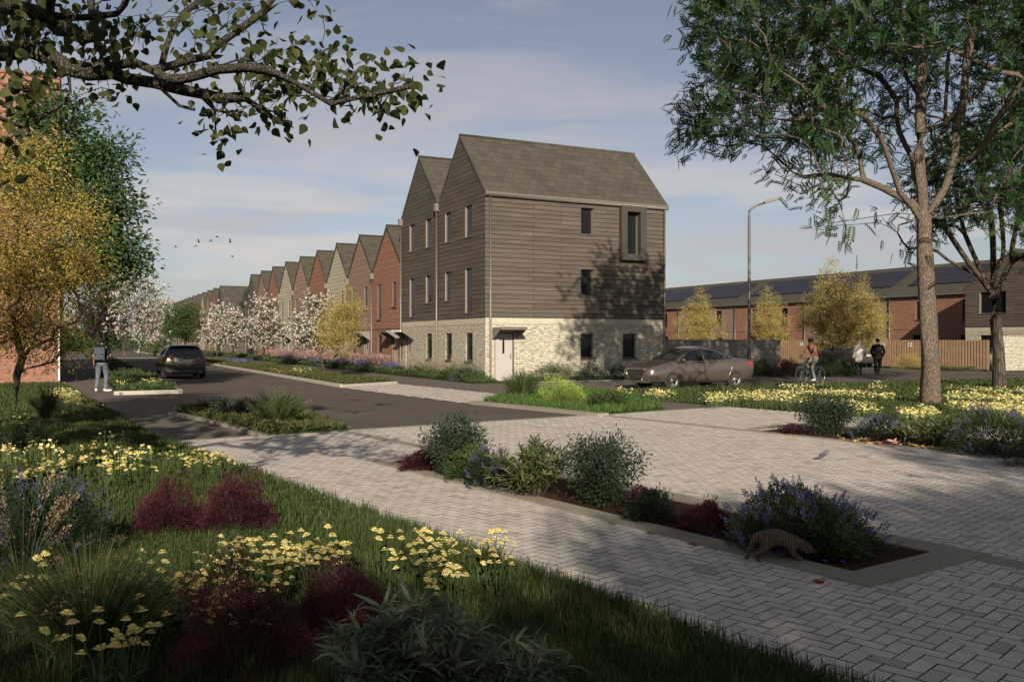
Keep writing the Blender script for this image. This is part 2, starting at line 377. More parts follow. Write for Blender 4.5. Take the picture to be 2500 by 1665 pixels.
MT['kerb'] = ground_mat('kerb_stone', (.42, .38, .31), (.36, .33, .27), None, .8, 60., .9, .003, .2)
MT['joint'] = ground_mat('paving_joint', (.045, .038, .03), (.03, .026, .022), None, .8, 60., 1., .003, .1)
def paver_mat():
    m, t, b, o = new_mat('clay_paver'); a = nd(t, 'ShaderNodeAttribute', attribute_name='rnd'); v = coords(t)
    c = ramp(t, a.outputs['Fac'], [(0, (.32, .285, .25)), (.06, (.46, .42, .365)), (.5, (.50, .455, .395)), (1, (.54, .495, .435))])
    c = mixc(t, 1., c, ramp(t, noise(t, v, 55., 5, .75), [(.28, (.72, .70, .69)), (.62, (1.1, 1.09, 1.08))]), 'MULTIPLY')
    c = mixc(t, ramp(t, noise(t, v, .9, 5, .65), [(.5, (0, 0, 0)), (.85, (.35, .35, .35))]), c, (.28, .24, .205))
    sp = noise(t, v, 11., 4, .8); c = mixc(t, ramp(t, sp, [(.66, (0, 0, 0)), (.74, (.6, .6, .6))]), c, (.13, .11, .10))
    t.links.new(c, b.inputs['Base Color']); b.inputs['Roughness'].default_value = .85; b.inputs['Specular IOR Level'].default_value = .25
    bump(t, b, noise(t, v, 120., 4, .7), .002); return m
MT['paver'] = paver_mat()
def bark(name, c1, c2, sc=9.):
    m, t, b, o = new_mat(name); v = coords(t, 'Object', (sc, sc, sc*.13))
    n = noise(t, v, 1.6, 6, .7); vo = nd(t, 'ShaderNodeTexVoronoi', Scale=1.8, feature='DISTANCE_TO_EDGE'); t.links.new(v, vo.inputs['Vector'])
    h = nd(t, 'ShaderNodeMath', operation='MULTIPLY'); t.links.new(n, h.inputs[0]); t.links.new(ramp(t, vo.outputs['Distance'], [(0, (.2,)*3), (.25, (1,)*3)]), h.inputs[1])
    t.links.new(ramp(t, h.outputs[0], [(.12, tuple(x*.35 for x in c1)), (.35, c1), (.65, c2)]), b.inputs['Base Color'])
    b.inputs['Roughness'].default_value = .9; b.inputs['Specular IOR Level'].default_value = .15; bump(t, b, h.outputs[0], .03); return m
MT['bark'] = bark('ridged_bark', (.19, .148, .112), (.34, .27, .205), 30.)
MT['barkdark'] = bark('dark_bark', (.085, .065, .048), (.15, .12, .095))
MT['barkpale'] = bark('pale_bark', (.22, .18, .14), (.36, .30, .24), 14.)
MT['barkbough'] = bark('bough_bark', (.085, .075, .058), (.17, .15, .12), 30.)
MT['barkwhite'] = bark('birch_bark', (.4, .38, .34), (.6, .58, .54), 5.)
MT['lv_right'] = leafm('locust_leaf', [(.014, .036, .014), (.028, .060, .020), (.068, .11, .03)], trans=.3)
MT['lv_heart'] = leafm('heart_leaf', [(.026, .036, .010), (.045, .058, .017), (.085, .09, .028)], trans=.4)
MT['lv_maple'] = leafm('maple_leaf', [(.03, .065, .026), (.05, .095, .034), (.09, .135, .045)], trans=.3)
MT['lv_yellow'] = leafm('golden_leaf', [(.22, .18, .055), (.38, .31, .095), (.55, .46, .16)], trans=.35)
MT['lv_gold'] = leafm('golden_green_leaf', [(.075, .072, .024), (.22, .17, .045), (.48, .37, .09), (.62, .49, .14)], trans=.35)
MT['lv_green'] = leafm('green_leaf', [(.035, .06, .02), (.06, .095, .03), (.09, .12, .04)], trans=.3)
MT['lv_birch'] = leafm('blue_green_leaf', [(.03, .055, .03), (.05, .085, .045)], trans=.3)
MT['blossom'] = leafm('magnolia_blossom', [(.46, .38, .35), (.68, .59, .54), (.82, .76, .70)], trans=.3)
MT['sh_red'] = leafm('purple_shrub_leaf', [(.030, .009, .013), (.058, .016, .022), (.105, .034, .038)], trans=.2)
MT['sh_dark'] = leafm('dark_shrub_leaf', [(.014, .025, .014), (.028, .045, .022), (.05, .07, .035)], trans=.2)
MT['sh_mid'] = leafm('mid_shrub_leaf', [(.035, .055, .022), (.06, .09, .03), (.10, .13, .05)], trans=.3)
MT['sh_sage'] = leafm('sage_leaf', [(.05, .07, .045), (.08, .105, .065), (.13, .15, .09)], trans=.3)
MT['sh_willow'] = leafm('willow_leaf', [(.045, .062, .024), (.08, .10, .036), (.15, .165, .065)], trans=.3)
MT['sh_lime'] = leafm('lime_leaf', [(.20, .26, .05), (.32, .40, .08), (.45, .52, .14)], trans=.35)
MT['reed'] = leafm('reed_blade', [(.035, .055, .02), (.06, .085, .03), (.11, .12, .045)], trans=.2)
MT['plume'] = leafm('straw_plume', [(.20, .15, .10), (.36, .28, .19), (.50, .42, .30)], trans=.3)
MT['plumebrown'] = leafm('brown_plume', [(.10, .07, .042), (.18, .13, .08), (.27, .20, .13)], trans=.25)
MT['pinkplume'] = leafm('pink_plume', [(.26, .15, .13), (.38, .25, .22)], trans=.3)
MT['violet'] = leafm('violet_flower', [(.07, .064, .13), (.125, .115, .215), (.19, .175, .31)], trans=.25)
MT['slateblue'] = leafm('dusky_blue_flower', [(.045, .045, .08), (.08, .08, .14), (.13, .13, .21)], trans=.25)
MT['vivid'] = leafm('vivid_violet', [(.12, .08, .50), (.20, .14, .70)], trans=.3)
MT['yellowfl'] = leafm('pale_yellow_flower', [(.50, .42, .12), (.70, .60, .22), (.82, .74, .36)], trans=.25)
MT['stalk'] = leafm('flower_stalk', [(.05, .075, .025), (.08, .11, .035)], trans=.1)
MT['grass'] = leafm('grass_blade', [(.026, .040, .012), (.052, .074, .022), (.10, .125, .042)], trans=.3)
MT['grassbright'] = leafm('bright_grass_blade', [(.04, .085, .02), (.07, .125, .03), (.11, .16, .045)], trans=.3)
MT['cover'] = leafm('ground_cover_leaf', [(.045, .06, .02), (.075, .085, .03), (.13, .12, .05)], trans=.3)
# ------------------------------------------------------------------ ground, roads, paving
np.random.seed(3); random.seed(3)
mb = MB(); mb.box((-1500, -300, -.5), (1500, 2500, -.012)); struct(mb, 'ground', MT['earth'])
mb = MB(); mb.prism([UV(6, -60), UV(6, 62), UV(31.6, 62), UV(31.8, 21.5), UV(33.2, 15.2), UV(260, 15.2), UV(260, -2.6), UV(33, -2.6), UV(33, -60)], -.02, .0); struct(mb, 'road', MT['asphalt'])
mb = MB(); mb.prism([UV(32, 44), UV(58, 44), UV(58, 28.5), UV(45, 28.5), UV(36.4, 27), UV(31, 27)], -.02, .003); struct(mb, 'parking_bay', MT['asphalt'])
# footpaths
mb = MB(); mb.prism([G(247, 990), G(151, 935), UV(120, -1.4), UV(120, 1.35), UV(30.3, 1.3), G(355, 988), G(411, 1013), G(631, 1066), AB(-15.45, 3.9)], -.01, .005); struct(mb, 'footpath', MT['path'])
mb = MB(); mb.prism([UV(33.3, 11.45), UV(140, 11.45), UV(140, 14.1), UV(31.9, 14.1), UV(31.3, 24), UV(27.2, 24), G(1400, 951), G(1250, 966)], -.01, .005); struct(mb, 'footpath', MT['path'])
mb = MB(); mb.prism([G(1540, 968), AB(-15.5, 17.4), AB(-15.5, 13.4), G(1600, 1000)], -.01, .005); struct(mb, 'footpath', MT['path'])
# raised table / pale bands across the street, light crossing pads
mb = MB()
mb.prism([UV(82, 3.3), UV(82, 8.7), UV(82.9, 8.7), UV(82.9, 3.3)], -.01, .01); mb.prism([UV(93, 3.3), UV(93, 8.7), UV(94, 8.7), UV(94, 3.3)], -.01, .01)
struct(mb, 'road_marking', MT['kerb'])
def paver_field(name, poly, holes, z=.012, L_=.2, W_=.1, ang=45., run='herring', gap=.0075):
    q = np.array(poly)[:, :2]; c0 = q.mean(0); R_ = np.abs(q-c0).max()*1.5
    ca, sa = math.cos(RAD(ang)), math.sin(RAD(ang)); Rm = np.array([[ca, -sa], [sa, ca]])
    n = int(R_/W_)+2; cen = []; hor = []
    if run == 'herring':
        i, j = np.meshgrid(np.arange(-n, n), np.arange(-n//2-1, n//2+1)); i = i.ravel(); j = j.ravel()
        ox = (i+2*j)*W_; oy = (i-2*j)*W_
        cen = np.concatenate([np.stack([ox+W_, oy+.5*W_], 1), np.stack([ox+.5*W_, oy+2*W_], 1)])
        hor = np.concatenate([np.ones(len(ox), bool), np.zeros(len(ox), bool)])
        ok = np.abs(cen).max(1) < R_; cen = cen[ok]; hor = hor[ok]
    else:
        nr = int(R_/W_); i, j = np.meshgrid(np.arange(-nr//2-1, nr//2+1), np.arange(-nr, nr)); i = i.ravel(); j = j.ravel()
        cen = np.stack([i*L_+(j % 2)*L_/2, j*W_], 1); hor = np.ones(len(cen), bool)
    wc = cen@Rm.T+c0
    ok = in_poly(wc, poly)
    for h in holes: ok &= ~in_poly(wc, h)
    wc = wc[ok]; hor = hor[ok]; m = len(wc)
    hx = (L_-gap)/2; hy = (W_-gap)/2; ch = .004
    T = np.array([(-hx, -hy, -.010), (hx, -hy, -.010), (hx, hy, -.010), (-hx, hy, -.010), (-hx, -hy, 0), (hx, -hy, 0), (hx, hy, 0), (-hx, hy, 0)])
    F = np.array([[4, 5, 6, 7], [0, 1, 5, 4], [1, 2, 6, 5], [2, 3, 7, 6], [3, 0, 4, 7]])
    a = RAD(ang)+np.where(hor, 0, np.pi/2)+np.random.randn(m)*.006
    tx, ty = np.random.randn(m)*.006, np.random.randn(m)*.006
    X = np.stack([np.cos(a), np.sin(a), tx], 1); Z = norm(np.stack([-tx, -ty, np.ones(m)], 1))
    R = frames(X, Z)
    b = MB(); zt = np.c_[wc, z+np.random.rand(m)*.002]; b.scatter(T, F[:1], zt, R, 1.0, 0, np.random.rand(m)); b.scatter(T, F[1:], zt, R, 1.0, 1)
    return struct(b, name, [MT['paver'], MT['joint']])
PLAZA = [AB(-15.5, 3.8), AB(-15.5, 17.6), AB(7, 17.6), AB(7, 3.8)]
BED_C = [AB(-11.2, 5.55), AB(-11.2, 6.98), AB(-3.9, 6.98), AB(-3.9, 5.55)]
BED_R = [AB(-11.3, 13.3), AB(-11.3, 15.3), AB(7, 15.3), AB(7, 13.3)]
mb = MB(); mb.prism(PLAZA, -.01, .0125); struct(mb, 'plaza_base', MT['joint'])
paver_field('plaza_paving', PLAZA, [BED_C, BED_R], z=.014, ang=45)
PAD = [G(829, 947), G(973, 938), G(1236, 965), G(1177, 981), G(1146, 987)]
mb = MB(); mb.prism(PAD, -.01, .0145); struct(mb, 'crossing_base', MT['joint'])
paver_field('crossing_paving', PAD, [], z=.016, ang=math.degrees(math.atan2(D1[1], D1[0])), run='row')
# edging bands of the square
mb = MB(); w_ = .26
def band(a0, a1, b0, b1, z=.019): mb.prism([AB(a0, b0), AB(a1, b0), AB(a1, b1), AB(a0, b1)], .0, z)
band(-15.5, -11.2, 6.86, 7.1); band(-3.9, 7, 6.86, 7.1); band(-11.2, -3.9, 6.80, 7.1, .03)
band(-11.2, -3.9, 5.50, 5.75, .03); band(-11.46, -11.2, 5.50, 7.1, .03); band(-3.9, -3.6, 5.50, 7.1, .03)
band(-15.5, 7, 13.12, 13.34); band(-11.3, -11.0, 13.34, 15.3, .05); band(-11.3, 7, 15.3, 15.5, .03)
band(-15.62, -15.42, 3.8, 17.7)
struct(mb, 'stone_edging', MT['edging'])
mb = MB(); mb.prism([AB(-11.2, 5.75), AB(-11.2, 6.80), AB(-3.9, 6.80), AB(-3.9, 5.75)], -.01, .016)
mb.prism([AB(-11.0, 13.34), AB(-11.0, 15.3), AB(7, 15.3), AB(7, 13.34)], -.01, .02); struct(mb, 'planting_soil', MT['soil'])
# lawns and raised verges
LAWN_L = [UV(33, -60), G(151, 936), G(247, 990), AB(-15.45, 3.8), AB(8, 3.8), (9, -12, 0), (-60, -12, 0)]
mb = MB(); mb.prism(LAWN_L, -.01, .02); struct(mb, 'lawn', MT['turf'])
LAWN_R = [G(1517, 955), G(1547, 975), AB(-15.5, 17.62), AB(7, 17.62), (60, 5, 0), UV(25.3, 66)]
mb = MB(); mb.prism(LAWN_R, -.01, .03); struct(mb, 'lawn', MT['turf'])
ISL_R = [G(1177, 983), G(1250, 966), G(1400, 950), G(1530, 967), G(1623, 1002), G(1459, 1016)]
mb = MB(); mb.prism(ISL_R, -.01, .05); struct(mb, 'verge', MT['turf'])
ISL_L = [G(428, 1009), G(600, 1000), G(760, 1020), G(852, 1052), G(740, 1060), G(631, 1065)]
mb = MB(); mb.prism(ISL_L, -.01, .05); struct(mb, 'verge', MT['turf'])
VER_R = [UV(31.9, 8.85), UV(33.3, 11.35), UV(81, 11.35), UV(81, 8.85)]
VER_R2 = [UV(95, 8.85), UV(95, 11.35), UV(150, 11.35), UV(150, 8.85)]
VER_L = [UV(30.5, 1.35), UV(30.5, 3.1), UV(80, 3.1), UV(80, 1.35)]
VER_L2 = [UV(95, 1.35), UV(95, 3.1), UV(150, 3.1), UV(150, 1.35)]
BED_H = [UV(32.0, 14.1), UV(32.0, 15.6), UV(33.5, 15.6), UV(33.5, 15.2), UV(140, 15.2), UV(140, 14.1)]
BED_S = [UV(32.2, 17.2), UV(32.2, 24.6), UV(33.55, 24.6), UV(33.55, 17.2)]
BED_B = [UV(32.0, 25.5), UV(32.4, 28.5), UV(38, 28.5), UV(38, 45.6), UV(39.2, 45.6), UV(39.2, 30), UV(33.7, 26.5), UV(33.7, 25.5)]
for p_, z_ in ((VER_R, .1), (VER_R2, .1), (VER_L, .1), (VER_L2, .1), (BED_H, .05), (BED_S, .05)):
    mb = MB(); mb.prism(p_, -.01, z_); struct(mb, 'verge', MT['turf'])
HEDGEB = [G(1700, 926), G(1831, 920), G(2086, 918), G(2100, 905), G(1860, 905), G(1700, 908)]
HEDGEC = [UV(33.5, 44.2), UV(36.6, 44.2), UV(36.6, 45.9), UV(33.5, 45.9)]
for p_ in (HEDGEB, HEDGEC):
    mb = MB(); mb.prism(p_, -.01, .06); struct(mb, 'verge', MT['turf'])
mb = MB(); mb.prism([UV(34, 46.4), UV(120, 46.4), UV(120, 59), UV(34, 59)], -.01, .03); struct(mb, 'garden', MT['turf'])
mb = MB(); mb.prism([UV(34, 25.0), UV(34, 28.0), UV(66, 45.8), UV(120, 45.8), UV(120, 25.0)], -.01, .03); struct(mb, 'garden', MT['turf'])
# kerbs
mb = MB()
mb.strip([UV(31.8, 8.72), UV(150, 8.72)][::-1], .13, -.01, .115)
mb.strip([UV(33.4, 11.35), UV(31.8, 8.72)], .13, -.01, .105)
mb.strip([UV(30.4, 3.22), UV(80.1, 3.22)], .13, -.01, .115); mb.strip([UV(30.4, 1.2), UV(30.4, 3.22)], .16, -.01, .12)
mb.strip([UV(80.1, 1.35), UV(30.4, 1.35)], .1, -.01, .08)
mb.strip([UV(95, 3.22), UV(150, 3.22)], .13, -.01, .115)
struct(mb, 'kerb', MT['kerb'])
mb = MB()
mb.strip([G(1140, 986), G(1459, 1018)], .34, -.01, .075)
mb.strip([G(411, 1012), G(520, 1035), G(631, 1068)], .16, -.01, .06)
mb.strip([UV(25.15, 17), UV(25.15, 66)], .13, -.01, .06)
mb.strip([UV(32.0, 17), UV(32.0, 25)], .12, -.01, .03)
struct(mb, 'kerb_edging', MT['edging'])

# ------------------------------------------------------------------ buildings
ROT = math.atan2(-D1[1], -D1[0])      # local +x runs back towards the camera, +y into the block
S0 = 33.5; V0 = 15.28                 # facade corner in street coordinates
def panel(mb, O, U, Nn, w, z0, z1, holes=(), depth=.13, mat=0, rmat=1, gable=None, u0=0.):
    """upright wall face with real openings; U along, Nn outward (2-vectors)"""
    O = np.array(O, float); U = np.array([*U, 0.]); Nn = np.array([*Nn, 0.]); Zu = np.array([0, 0, 1.])
    xs = sorted({0., w, *[h[0] for h in holes], *[h[1] for h in holes]}); zs = sorted({z0, z1, *[h[2] for h in holes if z0 < h[2] < z1], *[h[3] for h in holes if z0 < h[3] < z1]})
    flip = np.dot(np.cross(U, Zu), Nn) < 0
    def q(pts, uvs, m):
        V = [O+U*a+Zu*b+Nn*c for a, b, c in pts]; F = [list(range(len(pts)))]
        if flip: F = [F[0][::-1]]
        mb.add(V, F, m, .5, uvs)
    for i in range(len(xs)-1):
        for j in range(len(zs)-1):
            cxm, czm = (xs[i]+xs[i+1])/2, (zs[j]+zs[j+1])/2
            if any(h[0] < cxm < h[1] and h[2] < czm < h[3] for h in holes): continue
            pts = [(xs[i], zs[j], 0), (xs[i+1], zs[j], 0), (xs[i+1], zs[j+1], 0), (xs[i], zs[j+1], 0)]
            q(pts, [(p[0]+u0, p[1]) for p in pts], mat)
    if gable:
        gx, gz = gable; pts = [(0, z1, 0), (w, z1, 0), (gx, gz, 0)]; q(pts, [(p[0]+u0, p[1]) for p in pts], mat)
    for a, b, c, d in holes:
        c_ = max(c, z0); d_ = min(d, z1)
        if d_ <= c_: continue
        R = [((a, c_, 0), (a, c_, -depth), (a, d_, -depth), (a, d_, 0)), ((b, c_, -depth), (b, c_, 0), (b, d_, 0), (b, d_, -depth))]
        if d <= z1: R.append(((a, d, 0), (a, d, -depth), (b, d, -depth), (b, d, 0)))
        if c >= z0: R.append(((a, c, -depth), (a, c, 0), (b, c, 0), (b, c, -depth)))
        for r in R: q(list(r), [(p[2]+p[0], p[1]) for p in r], rmat)
def obox(mb, O, U, Nn, a, b, z0, z1, n0, n1, mat=0):
    O = np.array(O, float); M = np.eye(4); M[:3, 0] = [*U, 0]; M[:3, 1] = [*Nn, 0]; M[:3, 3] = O
    mb.box((a, min(n0, n1), z0), (b, max(n0, n1), z1), mat, M)
def window(parent, O, U, Nn, a, b, z0, z1, depth=.12, transom=None, mull=None, sill=True, name='window'):
    fm = MB(); f = .055
    for (p, q_, r, s_) in ((a, a+f, z0, z1), (b-f, b, z0, z1), (a+f, b-f, z0, z0+f), (a+f, b-f, z1-f, z1)):
        obox(fm, O, U, Nn, p, q_, r, s_, -depth, -depth+.05)
    if transom: obox(fm, O, U, Nn, a+f, b-f, transom-.035, transom+.035, -depth, -depth+.045)
    if mull: obox(fm, O, U, Nn, mull-.03, mull+.03, z0+f, z1-f, -depth, -depth+.045)
    o = fm.build(name, MT['frame'], parent)
    g = MB(); obox(g, O, U, Nn, a+f, b-f, z0+f, z1-f, -depth-.01, -depth+.012); g.build('pane', MT['glass'], o)
    if sill:
        s_ = MB(); obox(s_, O, U, Nn, a-.05, b+.05, z0-.05, z0, -depth, .06); s_.build('sill', MT['frame'], o)
    return o
def door(parent, O, U, Nn, a, b, z1=2.03, depth=.12, mat='door'):
    d = MB(); obox(d, O, U, Nn, a+.05, b-.05, .02, z1-.05, -depth, -depth+.05)
    fr = MB()
    for p, q_, r, s_ in ((a, a+.05, 0, z1), (b-.05, b, 0, z1), (a+.05, b-.05, z1-.05, z1)): obox(fr, O, U, Nn, p, q_, r, s_, -depth, -depth+.07)
    D_ = d.build('door', MT[mat], parent); fr.build('door_frame', MT['frame'], D_)
    g = MB(); m = (a+b)/2; obox(g, O, U, Nn, m-.06, m+.03, 1.15, 1.75, -depth+.05, -depth+.054); g.build('door_glass', MT['glass'], D_)
    h = MB(); obox(h, O, U, Nn, b-.16, b-.13, .95, 1.15, -depth+.05, -depth+.09); h.build('handle', MT['pipe'], D_)
    return D_
def canopy(parent, O, U, Nn, a, b, z=2.2, out=.75, mat='canopy'):
    c = MB(); O = np.array(O); fa = MB(); U3 = np.array([*U, 0]); N3 = np.array([*Nn, 0])
    obox(c, O, U, Nn, a, b, z, z+.09, 0.002, out)
    obox(fa, O, U, Nn, a-.01, b+.01, z-.01, z+.10, out+.002, out+.03); fa.build('fascia', MT['white' if mat == 'white' else 'trim'], parent)
    for x in (a, b-.04):
        V = [O+U3*xx+N3*n+np.array([0, 0, zz]) for xx in (x, x+.04) for n, zz in ((.002, z), (out*.92, z), (.002, z-.42))]
        c.add(V, [[0, 1, 2], [5, 4, 3], [0, 3, 4, 1], [1, 4, 5, 2], [2, 5, 3, 0]], 0)
    return c.build('canopy', MT['trim' if mat == 'white' else mat], parent)
def roof_pair(parent, w, y0, y1, ze, zr, ov=.04, th=.12, name='roof', mat='tile', xc=0.):
    r = MB(); h = w/2
    for sgn in (-1, 1):
        sl = math.hypot(h, zr-ze); dx, dz = h/sl, (zr-ze)/sl
        n = np.array([sgn*dz, 0, dx])
        A = np.array([xc+sgn*(h+ov*dx), 0, ze-ov*dz]); B = np.array([xc, 0, zr])
        pts = [A+[0, y0, 0], A+[0, y1, 0], B+[0, y1, 0], B+[0, y0, 0]]
        top = [p+n*th for p in pts]; top[2] = np.array([xc, y1, zr+th/dx]); top[3] = np.array([xc, y0, zr+th/dx])
        V = np.array(top+pts); F = [[0, 1, 2, 3], [7, 6, 5, 4], [0, 3, 7, 4], [1, 5, 6, 2], [0, 4, 5, 1]]
        if sgn > 0: F = [f if True else f for f in F]
        else: F = [f[::-1] for f in F]
        uv = [(y0, 0), (y1, 0), (y1, sl), (y0, sl)]*2
        r.add(V, F, 0, .5, uv)
    o = r.build(name, MT[mat], parent)
    k = MB(); k.tube([(xc, y0, zr+th/dx+.0), (xc, y1, zr+th/dx+.0)], .07, 6); k.build('ridge_tile', MT[mat], o)
    return o
def side_walls(mb, w, dep, z1, mat=0):    # plain left, right and back faces
    for O, U, Nn, L_ in (((-w/2, 0, 0), (0, 1), (-1, 0), dep), ((w/2, 0, 0), (0, 1), (1, 0), dep), ((-w/2, dep, 0), (1, 0), (0, 1), w)):
        panel(mb, O, U, Nn, L_, 0, z1, (), mat=mat)
def pipe_obj(parent, x, y, z0, z1, r=.045, mat='pipe', hopper=True, name='downpipe'):
    p = MB(); p.tube([(x, y, z0), (x, y, z1)], r, 8)
    if hopper: p.box((x-.11, y-.11, z1-.02), (x+.11, y+.09, z1+.32))
    return p.build(name, MT[mat], parent)

MT['surround'] = plain('dark_surround', (.048, .042, .033), .5)
PITCH = 5.055; EAVE = 5.45; PEAK = 7.72; DEP = 9.0
FRONT_U, FRONT_N = (1., 0.), (0., -1.)
def terrace_house(kind, name, label, s, rel=True):
    """one narrow gabled brick house; s = street distance of its centre line from the corner"""
    loc = UV(S0+s, V0); t = thing(name, label, 'house', loc, ROT, 'narrow gabled houses of the long terrace')
    w = PITCH; hw = w/2; x = lambda off: hw-off      # off measured from the near side
    holes = [(w-4.15, w-3.55, 2.85, 4.78), (w-1.6, w-1.0, 3.47, 4.78), (w-4.15, w-3.4, .85, 2.0), (w-1.65, w-.75, 0, 2.03)]
    wall = MB(); O = (-hw, 0, 0)
    panel(wall, O, FRONT_U, FRONT_N, w, 0, EAVE, holes, .09, 0, 1, (hw, PEAK), u0=s*1.37)
    side_walls(wall, w, DEP, EAVE)
    # back gable
    panel(wall, (-hw, DEP, 0), (1, 0), (0, 1), w, EAVE, EAVE+.001, (), gable=(hw, PEAK))
    if kind != 'cladfar':
        b = MB(); b.box((-hw+.02, -.03, 2.32), (hw-.02, .0, 2.42)); b.build('string_course', MT[kind], t)
        # projecting header relief bricks as one patterned panel
        if rel:
            q = wall; pts = []
            rows = np.arange(2.55, PEAK-.35, .225 if kind == 'cream' else .3)
            for i, z in enumerate(rows):
                half = hw-.12 if z < EAVE else hw*(PEAK-z)/(PEAK-EAVE)-.2
                if half < .1: break
                for xx in np.arange(-half, half, .45)+(i % 2)*.225:
                    if xx > half-.1: continue
                    if any(h[0]-.12 < xx+hw < h[1]+.02 and h[2]-.1 < z < h[3]+.05 for h in holes): continue
                    if kind != 'cream' and z < EAVE and not (abs(xx+hw-(w-1.3)) < 1. and z < 3.5): continue
                    pts.append((xx, z))
            for xx, z in pts: q.box((xx, -.028, z), (xx+.105, .0, z+.065), uvs=1)
    wall.build('wall', [MT[kind], MT[kind] if kind != 'cladfar' else MT['reveal']], t)
    for a, b, c, d in holes[:3]: window(t, O, FRONT_U, FRONT_N, a, b, c, d, .085, transom=(3.55 if d > 4 and c < 3 else None))
    door(t, O, FRONT_U, FRONT_N, w-1.65, w-.75); canopy(t, O, FRONT_U, FRONT_N, w-1.85, w-.55, 2.12, .7)
    roof_pair(t, w, -.05, DEP+.05, EAVE, PEAK-.0, mat='tile')
    pipe_obj(t, -hw+.05, -.09, .1, EAVE-.3)
    return t
kinds = ['red', 'tan', 'cream', 'red', 'pink', 'cream', 'red', 'tan', 'cladfar']
cn = {'red': 'red brick', 'tan': 'brown brick', 'cream': 'cream brick', 'pink': 'pale pinkish brick', 'cladfar': 'dark timber clad'}
wh = ['joined to the timber clad three storey house', 'second from the three storey house, behind the yellow street tree', 'third from the three storey house', 'fourth from the three storey house',
      'fifth from the three storey house', 'sixth from the three storey house', 'seventh from the three storey house', 'next to last before the gap with the birch', 'at the gap with the birch tree']
for i, k in enumerate(kinds):
    nm = {'red': 'brick_house', 'tan': 'brick_house', 'cream': 'brick_house', 'pink': 'brick_house', 'cladfar': 'timber_house'}[k]
    terrace_house(k, nm, f'narrow {cn[k]} gabled house {wh[i]}', 12.78+i*PITCH, rel=i < 6)
k2 = ['cladfar', 'red', 'tan', 'cream', 'red', 'tan', 'tan', 'cream', 'red', 'cladfar', 'tan']
ordn = ['first', 'second', 'third', 'fourth', 'fifth', 'sixth', 'seventh', 'eighth', 'ninth', 'tenth', 'last']
for i, k in enumerate(k2):
    nm = 'timber_house' if k == 'cladfar' else 'brick_house'
    terrace_house(k, nm, f'{cn[k]} gabled house, {ordn[i]} house beyond the birch gap', 73.0+i*PITCH, rel=False)

